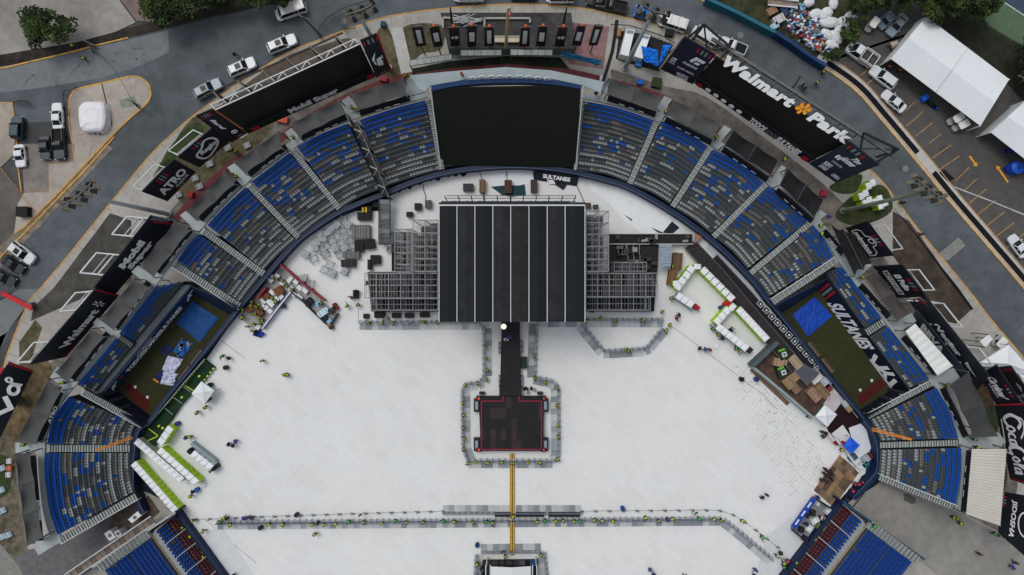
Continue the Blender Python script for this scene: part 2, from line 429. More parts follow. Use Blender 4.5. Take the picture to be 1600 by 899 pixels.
def cracks(n, path, wd, seed, m_, z_, l0=4, l1=14):
 r_ = random.Random(seed); P_ = resample(path, 60); mb = MB()
 for i in range(n):
  p = r_.choice(P_)+Vector((r_.uniform(-wd, wd), r_.uniform(-wd, wd))); a_ = r_.random()*6.3; w_ = r_.uniform(.12, .3)
  for k in range(r_.randint(2, 5)):
   a_ += r_.uniform(-.6, .6); d = Vector((math.cos(a_), math.sin(a_))); q = p+d*r_.uniform(l0, l1)*.5; n_ = Vector((-d.y, d.x))*w_
   mb.face([U(v.x, v.y, z_) for v in (p-n_, p+n_, q+n_*.6, q-n_*.6)], m_); p = q
 mb.build('road_cracks', kind='structure')
tar = mat((44, 46, 48), .8, .2); dustm = mat((118, 118, 114), .95, .3, 1.5)
cracks(34, [(1110, 40), (1240, 110), (1330, 190), (1420, 290), (1520, 410), (1590, 500)], 26, 1, tar, .009)
cracks(34, [(30, 420), (130, 320), (220, 210), (320, 120), (420, 60), (520, 15)], 24, 2, tar, .009)
cracks(26, [(1430, 120), (1480, 200), (1540, 280), (1590, 330)], 50, 3, tar, .010)
cracks(30, [(60, 120), (200, 90), (160, 170), (60, 260)], 30, 4, tar, .135)
cracks(24, [(1400, 780), (1560, 860)], 30, 5, tar, .16)
def smears(n, path, wd, seed, m_, z_, r0=1, r1=5):
 r_ = random.Random(seed); P_ = resample(path, 60); mb = MB()
 for i in range(n):
  p = r_.choice(P_)+Vector((r_.uniform(-wd, wd), r_.uniform(-wd, wd))); R_ = r_.uniform(r0, r1); s_ = r_.uniform(.3, .9); o_ = r_.random()*3
  mb.face([U(p.x+R_*r_.uniform(.4, 1)*math.cos(k*.7), p.y+R_*s_*r_.uniform(.4, 1)*math.sin(k*.7+o_*.1), z_+i*.00003) for k in range(9)], m_)
 mb.build('dust_marks', kind='structure')
smears(40, [(150, 300), (215, 245), (235, 225), (1120, 60), (1300, 160), (1390, 250), (1440, 330), (1530, 470)], 14, 6, dustm, .011, .5, 2.2)
smears(40, [(60, 120), (200, 90), (330, 110), (460, 40), (700, 3), (1480, 200), (1560, 300)], 30, 7, mat((52, 54, 56), .8, .2), .012, .5, 2.5)
# -------- patches on the plot (soil, scrub, lawns, red running path)
NPATCH = [0]
def patch(name, pts, m, z=0.14):
 if name in ('lawn', 'planting_bed', 'rubble_bed'): pts = catmull(pts, 4, True)
 NPATCH[0] += 1; return sheet(name, pts, z+NPATCH[0]*.0006, m)
patch('planting_bed', [(440, 92), (500, 72), (545, 60), (552, 80), (480, 120), (400, 160), (345, 180), (350, 160)], mat((82, 74, 64), 0.95, 0.3, 1.0))
patch('planting_bed', [(590, 48), (608, 46), (626, 110), (600, 120), (585, 90)], scrub)
patch('planting_bed', [(630, 43), (690, 40), (690, 76), (660, 84), (641, 94)], mat((74, 72, 54), 0.95, 0.4, 1.0))
patch('planting_bed', [(300, 185), (345, 178), (372, 215), (390, 208), (430, 190), (405, 225), (350, 262), (300, 320), (282, 315), (262, 290), (236, 285), (262, 240)], scrub)
patch('planting_bed', [(318, 205), (300, 193), (262, 235), (250, 262), (270, 250)], grassm, 0.15)
patch('soil_yard', [(172, 333), (205, 345), (205, 440), (120, 470), (48, 502), (52, 480), (84, 450)], soil_grey)
patch('soil_yard', [(30, 535), (55, 500), (66, 512), (45, 570), (30, 590)], scrub)
patch('rubble_bed', [(45, 560), (70, 560), (80, 590), (30, 680), (10, 700), (0, 660)], mat((90, 76, 56), 0.95, 0.4, 0.8, 0.4, 0.2))
patch('rubble_bed', [(-20, 700), (20, 690), (26, 760), (40, 850), (70, 905), (-20, 905)], mat((92, 86, 72), 0.95, 0.4, 0.8, 0.4, 0.2))
patch('lawn', [(-20, 718), (14, 716), (14, 770), (-20, 775)], grassm, 0.148)
patch('soil_yard', [(1395, 330), (1420, 345), (1460, 400), (1492, 449), (1519, 483), (1494, 506), (1470, 500), (1395, 400)], mat((62, 54, 46), 0.95, 0.35, 0.6, 0.3, 0.15))
patch('soil_edge', [(1395, 325), (1399, 328), (1497, 449), (1521, 483), (1518, 485), (1490, 449), (1420, 352)], mat((24, 22, 20), 0.95, 0.3), 0.148)
patch('lawn', [(1297, 290), (1345, 272), (1338, 300), (1310, 302)], grassm, 0.148)
patch('lawn', [(1305, 335), (1340, 300), (1380, 290), (1395, 325), (1370, 345), (1330, 352)], mat((52, 58, 34), 0.95, 0.4, 1.0), 0.146)
patch('rubble_bed', [(1485, 575), (1525, 560), (1545, 590), (1553, 630), (1560, 690), (1530, 640)], mat((74, 62, 46), 0.95, 0.4, 0.8))
patch('lawn', [(1540, 640), (1558, 635), (1562, 665), (1547, 670)], grassm, 0.15)
patch('lawn', [(1560, 730), (1574, 735), (1570, 765), (1558, 800)], grassm, 0.15)
redp = mat((98, 52, 54), 0.9, 0.2, 0.6)
patch('red_path', catmull([(430, 215), (480, 180), (545, 145), (620, 118), (700, 105), (790, 97), (860, 102), (950, 122), (1040, 150), (1140, 205)], 5)+list(reversed(catmull([(436, 226), (484, 192), (548, 155), (624, 128), (700, 116), (790, 108), (856, 112), (944, 134), (1034, 162), (1132, 216)], 5))), redp, 0.15)
patch('red_path', catmull([(375, 238), (340, 268), (300, 305), (270, 340)], 4)+list(reversed(catmull([(384, 247), (348, 277), (308, 314), (278, 348)], 4))), redp, 0.15)
patch('red_paving', [(893, 35), (952, 42), (942, 108), (890, 100), (880, 75)], mat((128, 100, 98), 0.9, 0.25, 0.9), 0.152)
patch('walkway_paving', [(610, 44), (629, 42), (645, 112), (627, 116)], conc_l, 0.152)
patch('grass_strip', [(641, 108), (700, 96), (790, 88), (875, 90), (890, 108), (790, 100), (700, 107), (645, 116)], mat((30, 36, 24), 0.95, 0.4), 0.148)
patch('tarmac_bay', [(968, 48), (1010, 54), (1052, 70), (1030, 112), (985, 100), (962, 92)], mat((38, 40, 40), 0.9, 0.3), 0.15)
# lower corners: service roads
patch('service_road', [(-20, 905), (40, 860), (92, 850), (214, 775), (240, 790), (222, 846), (150, 885), (100, 920)], mat((92, 92, 93), 0.9, 0.2, 1.2, 0.15, 0.1), 0.15)
patch('kerb_ramp', [(-30, 850), (0, 850), (26, 880), (42, 910), (-30, 910)], mat((120, 120, 114), 0.9, 0.15), 0.152)
patch('service_road', [(1331, 790), (1372, 742), (1495, 800), (1620, 865), (1620, 960), (1560, 960), (1472, 905)], mat((128, 126, 121), 0.9, 0.12, 0.7, 0.2, 0.1), 0.15)
patch('oil_stain', [(1411, 772), (1418, 771), (1430, 778), (1432, 786), (1424, 788), (1413, 782)], mat((84, 83, 82), 0.9, 0.3, 2.0), 0.156)
patch('drain_channel', [(1357.5, 758.5), (1359, 759.5), (1333, 794), (1331.5, 793)], black, 0.158)
# small inspection covers and rubbish marks
for (x, y) in ((537, 34), (662, 28), (1157, 55), (1415, 264)):
 mb = MB(); c = U(x, y, 0.01 if y < 40 or x > 1100 else 0.13); mb.tube(c, c+Vector((0, 0, 0.02)), 0.55, 0.55, mat((110, 112, 112), 0.8), 14); mb.build('manhole_cover', kind='structure')

# -------- playing field base and its white protective flooring
sheet('field_ground', catmull([(205, 640), (215, 600), (290, 520), (375, 478), (460, 372), (530, 322), (600, 292), (690, 262), (800, 252), (905, 263), (990, 288), (1060, 326), (1120, 370), (1180, 425), (1215, 470),
   (1300, 560), (1360, 650), (1385, 700), (1378, 750), (1310, 800), (1220, 930), (900, 1010), (700, 1010), (355, 930), (275, 800), (205, 760)], 4), 0.17, mat((20, 28, 40), 0.9, 0.3, 0.6))
fm = bpy.data.materials.new("white_flooring_panels"); fm.use_nodes = True
t = fm.node_tree; b = t.nodes['Principled BSDF']; b.inputs['Roughness'].default_value = 0.65; b.inputs['Specular IOR Level'].default_value = 0.2
tc = t.nodes.new('ShaderNodeTexCoord'); mp = t.nodes.new('ShaderNodeMapping'); mp.inputs['Rotation'].default_value = (0, 0, math.radians(40))
t.links.new(tc.outputs['Object'], mp.inputs['Vector'])
br = t.nodes.new('ShaderNodeTexBrick'); br.inputs['Scale'].default_value = 1.0; br.inputs['Brick Width'].default_value = 2.4; br.inputs['Row Height'].default_value = 1.2
br.inputs['Mortar Size'].default_value = 0.017; br.inputs['Mortar Smooth'].default_value = 0.2; br.offset = 0.5
F0 = 0.70
br.inputs['Color1'].default_value = (F0*0.98, F0*1.0, F0*0.985, 1); br.inputs['Color2'].default_value = (F0*0.95, F0*0.965, F0*0.95, 1); br.inputs['Mortar'].default_value = (F0*0.85, F0*0.865, F0*0.865, 1)
t.links.new(mp.outputs[0], br.inputs['Vector'])
# individually worn panels
vo = t.nodes.new('ShaderNodeTexBrick'); vo.inputs['Scale'].default_value = 1.0; vo.inputs['Brick Width'].default_value = 2.4; vo.inputs['Row Height'].default_value = 1.2; vo.inputs['Mortar Size'].default_value = 0.0; vo.offset = 0.5
vo.inputs['Color1'].default_value = (0, 0, 0, 1); vo.inputs['Color2'].default_value = (1, 1, 1, 1)
t.links.new(mp.outputs[0], vo.inputs['Vector'])
r1 = t.nodes.new('ShaderNodeMapRange'); r1.inputs[1].default_value = 0.72; r1.inputs[2].default_value = 1.0; r1.inputs[3].default_value = 0.0; r1.inputs[4].default_value = 0.17
t.links.new(vo.outputs['Color'], r1.inputs[0])
mx = t.nodes.new('ShaderNodeMix'); mx.data_type = 'RGBA'; mx.inputs[7].default_value = (0.60, 0.565, 0.52, 1)
t.links.new(r1.outputs[0], mx.inputs[0]); t.links.new(br.outputs['Color'], mx.inputs[6])
no = t.nodes.new('ShaderNodeTexNoise'); no.inputs['Scale'].default_value = 0.09; no.inputs['Detail'].default_value = 7; t.links.new(tc.outputs['Object'], no.inputs['Vector'])
r2 = t.nodes.new('ShaderNodeMapRange'); r2.inputs[1].default_value = 0.3; r2.inputs[2].default_value = 0.7; r2.inputs[3].default_value = 0.975; r2.inputs[4].default_value = 1.025; t.links.new(no.outputs['Fac'], r2.inputs[0])
n3 = t.nodes.new('ShaderNodeTexNoise'); n3.inputs['Scale'].default_value = 1.4; n3.inputs['Detail'].default_value = 8; n3.inputs['Roughness'].default_value = 0.7; t.links.new(mp.outputs[0], n3.inputs['Vector'])
r3 = t.nodes.new('ShaderNodeMapRange'); r3.inputs[1].default_value = 0.3; r3.inputs[2].default_value = 0.7; r3.inputs[3].default_value = 0.965; r3.inputs[4].default_value = 1.03; t.links.new(n3.outputs['Fac'], r3.inputs[0])
m1 = t.nodes.new('ShaderNodeMath'); m1.operation = 'MULTIPLY'; t.links.new(r2.outputs[0], m1.inputs[0]); t.links.new(r3.outputs[0], m1.inputs[1])
vs = t.nodes.new('ShaderNodeVectorMath'); vs.operation = 'SCALE'; n4 = t.nodes.new('ShaderNodeTexNoise'); n4.inputs['Scale'].default_value = 0.045; n4.inputs['Detail'].default_value = 9; n4.inputs['Roughness'].default_value = 0.65; t.links.new(mp.outputs[0], n4.inputs['Vector'])
r4 = t.nodes.new('ShaderNodeMapRange'); r4.inputs[1].default_value = 0.45; r4.inputs[2].default_value = 0.75; r4.inputs[3].default_value = 0; r4.inputs[4].default_value = 0.6; t.links.new(n4.outputs['Fac'], r4.inputs[0])
mx2 = t.nodes.new('ShaderNodeMix'); mx2.data_type = 'RGBA'; mx2.inputs[7].default_value = (F0*1.01, F0*.985, F0*.94, 1); t.links.new(r4.outputs[0], mx2.inputs[0]); t.links.new(mx.outputs[2], mx2.inputs[6])
t.links.new(mx2.outputs[2], vs.inputs[0]); t.links.new(m1.outputs[0], vs.inputs['Scale'])
t.links.new(vs.outputs[0], b.inputs['Base Color'])
saw = [(600, 330), (607, 318), (610.6, 305), (617, 298.5), (624, 302), (634, 292.5), (640.6, 297), (649.6, 286), (656, 290), (667.6, 280.5), (673.6, 284), (678, 280), (685, 283.5), (693, 274.5),
    (701.5, 277.5), (706, 273), (712.8, 277), (717, 272), (724.8, 277), (730, 271)]
FLOOR = [(392, 445), (480, 362), (500, 352), (520, 345), (540, 336), (556, 330)]+saw+[(735, 267), (800, 264), (860, 268), (905, 277), (960, 290), (1010, 310), (1050, 333), (1100, 366), (1150, 408), (1190, 462),
   (1215, 500), (1262, 560), (1345, 655), (1368, 700), (1358, 742), (1331, 760), (1290, 806), (1224, 900), (1180, 960), (900, 1000), (700, 1000), (385, 960), (345, 900), (312, 850), (275, 798), (212, 705), (222, 690), (240, 668), (290, 604), (322, 562), (350, 522), (374, 489), (388, 468)]
fo = sheet('white_flooring', FLOOR, 0.24, fm, th=0.05)
# open dark seams and scuffs near the right field corner
seam = mat((104, 102, 98), 0.9, 0.3, 2.0)
random.seed(5)
mb = MB()
ang = math.radians(41)
seam2 = mat((140, 136, 130), .9, .3, 2.0)
def spot():
 t_ = random.random(); return P2((lerp(1122, 1235, t_), lerp(560, 785, t_)))+Vector((lerp(78, 66, t_), lerp(26, -42, t_)))*random.random()
for i in range(430):
 p = spot(); a = ang if random.random() < .62 else ang-PI/2; l = random.choice([2, 3, 5, 8, 14]); w = random.uniform(.15, .5)
 d = Vector((math.cos(a), math.sin(a))); n = Vector((-d.y, d.x)); s_ = 10.8; k_ = round(p.dot(n)/s_*2)/2; p = p+n*(k_*s_-p.dot(n))
 mb.face([U(q.x, q.y, .2445+i*.00002) for q in (p-n*w/2, p+n*w/2, p+d*l+n*w/3, p+d*l-n*w/3)], random.choice([seam, seam2, seam2]))
for i in range(260):
 p = spot(); r = random.choice([.3, .4, .6, 1.0]); a0 = random.random()*6; e_ = random.uniform(.3, 1)
 mb.face([U(p.x+r*math.cos(a0+k*PI/4)*random.uniform(.4, 1.8), p.y+r*e_*math.sin(a0+k*PI/4)*random.uniform(.4, 1.4), .2540+i*.00001) for k in range(8)], random.choice([seam, seam2, seam2]))
mb.build('floor_scuffs', kind='structure')
mb = MB()
for (a, b) in (((1050, 510), (1190, 615)), ((1190, 615), (1215, 640)), ((342, 850), (395, 899)), ((365, 655), (365, 655.1)), ((1195, 845), (1235, 870)), ((345, 532), (383, 560)), ((320, 812), (400, 880)), ((560, 478), (560, 506))):
 a, b = P2(a), P2(b); d = (b-a)
 if d.length < 1: continue
 d.normalize(); n = Vector((-d.y, d.x))*0.28
 mb.face([U(p.x, p.y, 0.25) for p in (a-n, a+n, b+n, b-n)], mat((60, 62, 66)))
mb.build('floor_cables', kind='structure')
# whiter sheets of liner laid on the panels near the wall
sheet('floor_liner', [(918, 282), (985, 300), (1050, 337), (1078, 360), (1052, 352), (1040, 378), (1010, 370), (975, 345), (952, 318), (925, 300)], 0.252, mat((212, 215, 216), 0.6, 0.05, 0.8))
sheet('floor_liner', [(745, 268), (828, 266), (836, 278), (822, 290), (760, 290), (748, 280)], 0.252, mat((208, 212, 214), 0.6, 0.05, 0.8))
sheet('floor_liner', [(310, 845), (345, 818), (352, 830), (392, 890), (400, 905), (352, 905)], 0.251, mat((190, 194, 196), 0.6, 0.05, 0.8))
sheet('floor_liner', [(1197, 838), (1236, 808), (1258, 848), (1225, 900), (1180, 900)], 0.251, mat((190, 194, 196), 0.6, 0.05, 0.8))
# dark rips in the liner
sheet('floor_gap', [(974, 335), (988, 343), (987, 346)], 0.256, mat((60, 62, 58)))
sheet('floor_gap', [(1016, 355), (1030, 361), (1042, 366), (1028, 364)], 0.256, mat((60, 62, 58)))
sheet('floor_gap', [(1050, 346), (1062, 356), (1047, 369), (1036, 363)], 0.258, mat((24, 34, 44)))
sheet('teal_cloth', [(767, 292), (790, 290), (812, 290), (820, 288), (822, 305), (800, 308), (784, 305)], 0.26, mat((22, 60, 66), 0.7, 0.3))

# ================================================================== SEATING BOWL
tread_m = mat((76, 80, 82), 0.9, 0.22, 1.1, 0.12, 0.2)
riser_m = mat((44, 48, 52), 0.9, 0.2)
stair_m = mat((150, 156, 153), 0.85, 0.1, 1.2)
stair_d = mat((136, 142, 140), 0.85, 0.12, 1.2); stair_n = mat((112, 118, 118), 0.9, 0.1)
walk_m = mat((150, 158, 158), 0.85, 0.1, 0.8)
seat_mats = {'blue': mat((14, 76, 156), 0.6, 0.0, spec=0.15, var2=0.15, sc2=0.4), 'pale': mat((142, 147, 146), 0.55, 0.1), 'dark': mat((66, 74, 80), 0.6, 0.1), 'tan': mat((106, 102, 96), .8, .15), 'lowblue': mat((8, 56, 132), .55, 0, spec=.2), 'red': mat((74, 12, 20), 0.5, 0.1)}
Z0, DZ, ROWS = 2.4, 0.36, 15
ZTOP = Z0+DZ*ROWS
def seat_geo(w=0.40):
 m = MB(); k = None
 # pan with a rounded front, tilted backrest, pedestal ; faces -Y (towards the field)
 hw = w/2
 pan = [(-hw, 0.13), (-hw, -0.08), (-hw*0.7, -0.15), (hw*0.7, -0.15), (hw, -0.08), (hw, 0.13)]
 m.prism(pan, 0.38, 0.44, k)
 bp = [(-hw, 0.44), (hw, 0.44), (hw, 0.72), (hw*0.7, 0.80), (-hw*0.7, 0.80), (-hw, 0.72)]
 b = len(m.v)
 for (x, z) in bp: m.v.append(Vector((x, 0.12+(z-0.44)*0.2, z)))
 for (x, z) in bp: m.v.append(Vector((x, 0.16+(z-0.44)*0.2, z)))
 m.f.append(tuple(b+i for i in range(6))); m.m.append(0); m.f.append(tuple(b+6+i for i in reversed(range(6)))); m.m.append(0)
 for i in range(6):
  j = (i+1) % 6; m.f.append((b+i, b+j, b+6+j, b+6+i)); m.m.append(0)
 m.box((0, 0.02, 0.19), (0.1, 0.12, 0.38), k)
 return m.v, m.f
SEAT_V, SEAT_F = seat_geo()
seat_mesh = {}
def get_seat_mesh(c):
 if c in seat_mesh: return seat_mesh[c]
 me = bpy.data.meshes.new('seat'); me.from_pydata(SEAT_V, [], SEAT_F); me.materials.append(seat_mats[c])
 bm = bmesh.new(); bm.from_mesh(me); bmesh.ops.recalc_face_normals(bm, faces=bm.faces); bm.to_mesh(me); bm.free()
 seat_mesh[c] = me; return me
def put_seats(root, places, maxn=100):
 """places: (x,y,z,rz,colour,scale) ; the highest ones become seats of their own, the rest one mesh"""
 places.sort(key=lambda p: -p[2]); org = ORG[root.name]
 for (x, y, z, rz, c, sc) in places[:maxn]:
  o = bpy.data.objects.new('seat', get_seat_mesh(c)); C.objects.link(o); o.parent = root
  o.location = Vector((x, y, z))-org; o.rotation_euler = (0, 0, rz); o.scale = (sc, 1, 1)
 mb = MB()
 for (x, y, z, rz, c, sc) in places[maxn:]:
  mb.merge(SEAT_V, SEAT_F, Matrix.Translation((x, y, z)) @ Matrix.Rotation(rz, 4, 'Z') @ Matrix.Diagonal((sc, 1, 1, 1)), seat_mats[c])
 if mb.v:
  o = mb.build('seat_rows', root, kind='stuff')
rnd = random.Random(11)
def runs(n, t, bluish):
 """a row of n seats with clustered colours; t=0 front row, 1 top row"""
 out = [];
 while len(out) < n:
  r = rnd.random()
  if t > 0.93: pb, pp = 0.92, 0.04
  elif t > 0.86: pb, pp = 0.82, 0.05
  elif t > 0.79: pb, pp = 0.42*bluish+0.16, 0.12
  elif t > 0.5: pb, pp = 0.26*bluish+0.08, 0.18
  elif t > 0.25: pb, pp = 0.13*bluish+0.06, 0.26
  elif t > 0.1: pb, pp = 0.07, 0.45
  else: pb, pp = 0.0, 0.8
  if r < pb: c = 'blue'; l = rnd.choice([1, 1, 1, 2, 2, 3]) if t < 0.79 else rnd.randint(3, 12)
  elif r < pb+pp: c = 'pale'; l = rnd.choice([1, 1, 1, 2, 3]) if t > 0.25 else rnd.randint(1, 6)
  else: c = rnd.choice(['dark', 'dark', 'dark', 'tan', 'tan']); l = rnd.randint(1, 5)
  if t > 0.86 and c != 'blue': l = rnd.choice([1, 1, 2])
  out += [c]*l
 return out[:n]
def striprow(n, t):
 pb = .95 if t > .8 else .72 if t > .55 else .42 if t > .3 else .16; out = []
 while len(out) < n: out += [('blue' if rnd.random() < pb else rnd.choice(['pale', 'dark', 'dark']))]*rnd.choice([1, 2, 3])
 return out[:n]
def section(label, inner, outer, rows=ROWS, z0=Z0, dz=DZ, bluish=1.0, pitch=4.35, seatfn=None, maxn=100, zfront=0.2):
 N = 25
 A = resample(catmull(inner, 8), N); B = resample(catmull(outer, 8), N)
 def cur(t): return [A[i].lerp(B[i], t) for i in range(N)]
 c = (A[N//2]+B[N//2])/2
 root = empty('seating_block', U(c.x, c.y, 0.15), label, 'seating stand', 'seating blocks of the stadium bowl')
 mb = MB(); places = []
 for k in range(rows):
  z = z0+dz*k; P = cur(k/rows); Q = cur((k+1)/rows)
  for i in range(N-1):
   a, b_, c_, d = U(*P[i], z), U(*P[i+1], z), U(*Q[i+1], z), U(*Q[i], z)
   mb.face([a, b_, c_, d], tread_m)
   zl = z-dz if k else zfront
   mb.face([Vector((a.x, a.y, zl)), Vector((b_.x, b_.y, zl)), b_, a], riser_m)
  for (i) in (0, N-1):
   a, d = U(*P[i], z), U(*Q[i], z)
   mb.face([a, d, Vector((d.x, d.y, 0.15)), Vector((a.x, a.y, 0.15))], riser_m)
  M = cur((k+0.55)/rows); L = plen(M); n = max(2, int((L-3)/pitch)); pts = resample(M, 60)
  cols = seatfn(n, (k+0.5)/rows) if seatfn else runs(n, (k+0.5)/rows, bluish)
  for j in range(n):
   f = (j+0.5+1.5/pitch*0)/n*59; i = int(f); p = pts[i].lerp(pts[min(i+1, 59)], f-i)
   i2 = min(int(f), 58); tdir = pts[i2+1]-pts[i2];
   ib = min(int(f/59*(N-1)), N-2)
   inn = A[ib].lerp(A[ib+1], f/59*(N-1)-ib); outv = p-inn if k else B[ib]-A[ib]
   nn = Vector((-tdir.y, tdir.x));
   if nn.dot(B[ib]-A[ib]) < 0: nn = -nn
   # world outward direction (flip y)
   w = Vector((nn.x, -nn.y)); rz = math.atan2(w.y, w.x)-PI/2
   P3 = U(p.x, p.y, z+0.42);
   if cols[j]: places.append((P3.x, P3.y, z, rz, cols[j], 1.0))
 for i in range(N-1):
  a, b_ = U(*B[i], z0+dz*(rows-1)), U(*B[i+1], z0+dz*(rows-1))
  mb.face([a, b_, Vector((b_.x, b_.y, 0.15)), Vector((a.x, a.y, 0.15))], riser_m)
 mb.build('stepped_terrace', root)
 put_seats(root, places, maxn)
 return root
STAIR_N = 0
def stairs(label, inner, outer, w, z0=Z0, z1=ZTOP, steps=30, w2=None, rail=False, m1=None, m2=None):
 a, b = P2(inner), P2(outer); d = (b-a).normalized(); n = Vector((-d.y, d.x)); w2 = w2 or w
 mb = MB()
 for k in range(steps):
  t0, t1 = k/steps, (k+1)/steps; z = lerp(z0, z1, t1); p, q = a.lerp(b, t0), a.lerp(b, t1)
  wa, wb = lerp(w, w2, t0)/2, lerp(w, w2, t1)/2
  T = [U(*(p-n*wa), z), U(*(p+n*wa), z), U(*(q+n*wb), z), U(*(q-n*wb), z)]
  mb.slab(T, z-0.12 if k % 6 == 0 else max(0.6, (z1-z0)/steps*2), (m1 or stair_m) if k % 2 else (m2 or stair_d), riser_m)
  # dark nosing line
  e = (q-p)*0.13
  mb.face([U(*(p-n*wa), z+0.012), U(*(p+n*wa), z+0.012), U(*(p+n*wa+e), z+0.012), U(*(p-n*wa+e), z+0.012)], stair_n)
 o = mb.build('stairway', label=label, cat='stairway', group='aisle stairs of the stadium bowl')
 if rail:
  r = MB(); pa, pb = U(*(a-n*w/2), z0+0.9), U(*(b-n*w/2), z1+0.9)
  r.bar(pa, pb, 0.09, mat((200, 200, 200), 0.4, 0));
  for i in range(8):
   q = pa.lerp(pb, i/7); r.bar(q, q-Vector((0, 0, 0.9)), 0.07, mat((200, 200, 200), 0.4, 0))
  r.build('handrail', o)
 return o
# seating blocks, clockwise from the lower left
section('lowest left fan-shaped seating block above the lower-left service road', [(203, 708), (203, 730), (205, 748), (210, 768)], [(72, 708), (71, 735), (78, 793), (91, 836)])
section('left fan-shaped seating block between the two lower left stairways', [(214, 661), (207, 676), (204, 695)], [(108, 620), (90, 643), (79, 668), (74, 694)])
section('short left strip of seats beside the dark pen, lower half', [(148, 612), (205, 543)], [(122, 601), (182, 530)], rows=4, z0=4.9, dz=0.8, zfront=4.3, seatfn=striprow)
section('short left strip of seats beside the dark pen, upper half', [(208, 535), (288, 440)], [(188, 521), (244, 449)], rows=4, z0=4.9, dz=0.8, zfront=4.3, seatfn=striprow)
section('left seating block between the pen stairs and the next stairs clockwise', [(376, 472), (392, 450), (408, 430)], [(276, 407), (293, 385), (310, 366)])
section('upper-left seating block left of the long diagonal stairs', [(413, 422), (435, 398), (461, 375)], [(324, 352), (352, 322), (383, 293)], bluish=1.5)
section('upper-left seating block right of the long diagonal stairs', [(469, 368), (497, 346), (525, 327)], [(393, 284), (422, 262), (452, 239)], bluish=1.5)
section('upper-left seating block beside the black truss stairs', [(535, 324), (560, 309), (592, 296)], [(464, 230), (500, 210), (544, 193)], bluish=1.5)
section('upper seating block between the truss stairs and the dark screen wall', [(607, 290), (645, 277), (686, 266)], [(562, 188), (612, 171), (664, 157)], bluish=1.4)
section('upper seating block immediately right of the dark screen wall', [(903, 266), (945, 272), (979, 284)], [(914, 158), (965, 169), (1021, 188)], bluish=0.7)
section('second upper-right seating block right of the dark screen wall', [(989, 289), (1020, 302), (1046, 318)], [(1034, 190), (1075, 207), (1105, 229)], bluish=0.7)
section('third upper-right seating block right of the dark screen wall', [(1056, 326), (1085, 344), (1111, 365)], [(1115, 234), (1160, 258), (1192, 286)], bluish=1.0)
section('fourth right-hand seating block clockwise from the dark screen wall', [(1119, 372), (1145, 393), (1168, 420)], [(1201, 292), (1232, 312), (1262, 345)], bluish=0.9)
section('fifth right-hand seating block next to the right pen', [(1177, 431), (1190, 446), (1202, 463)], [(1270, 353), (1286, 373), (1302, 401)], bluish=0.9)
section('short right strip of seats beside the right pen, upper half', [(1290, 426), (1352, 513)], [(1314, 418), (1376, 496)], rows=4, z0=4.9, dz=0.8, zfront=4.3, seatfn=striprow)
section('short right strip of seats beside the right pen, lower half', [(1359, 526), (1420, 607)], [(1385, 510), (1450, 592)], rows=4, z0=4.9, dz=0.8, zfront=4.3, seatfn=striprow)
section('right fan-shaped seating block between the two lower right stairways', [(1360, 656), (1369, 672), (1376, 689)], [(1463, 606), (1483, 645), (1496, 685)], bluish=1.3)
section('lowest right fan-shaped seating block above the wide service road', [(1376, 703), (1375, 722), (1373, 742)], [(1501, 700), (1500, 745), (1492, 788)], bluish=1.4)
# stairs
stairs('horizontal grey stairs between the two lower left seating blocks', (203, 701), (74, 701), 11)
stairs('grey stairs along the lower edge of the lowest left block', (213, 776), (92, 846), 11, rail=True)
stairs('grey stairs with white rail below the left dark pen', (222, 664), (128, 612), 10, rail=True)
stairs('diagonal stairs above the left dark pen', (374, 479), (272, 413), 11, rail=True)
stairs('second diagonal stairs clockwise from the left pen', (412, 428), (316, 360), 10)
stairs('long diagonal stairs in the upper left bowl', (466, 371), (388, 289), 9)
stairs('diagonal stairs left of the black truss stairs', (530, 326), (456, 234), 9)
stairs('steep stairs hugging the left edge of the dark screen wall', (690, 265), (670, 154), 9)
stairs('narrow stairs hugging the right edge of the dark screen wall', (899, 265), (911, 155), 6)
stairs('first diagonal stairs right of the dark screen wall', (984, 287), (1028, 186), 9)
stairs('second diagonal stairs right of the dark screen wall', (1051, 323), (1110, 231), 9)
stairs('third diagonal stairs right of the dark screen wall', (1115, 370), (1197, 288), 9)
stairs('fourth diagonal stairs right of the dark screen wall', (1173, 427), (1266, 349), 9)
stairs('diagonal stairs with white rail above the right pen', (1207, 472), (1308, 406), 11, rail=True)
stairs('short flight between the two right strips of seats', (1354, 520), (1381, 503), 11, z0=5, z1=7.8, steps=8)
stairs('short flight between the two left strips of seats', (206, 540), (184, 525), 7, z0=5, z1=7.8, steps=7, m1=conc, m2=conc)
stairs('diagonal stairs along the lower edge of the right pen', (1356, 651), (1457, 598), 9, rail=True)
stairs('horizontal grey stairs between the two lower right seating blocks', (1375, 696), (1502, 692), 9)
stairs('grey stairs along the lower edge of the lowest right block', (1374, 746), (1495, 795), 9, rail=True)
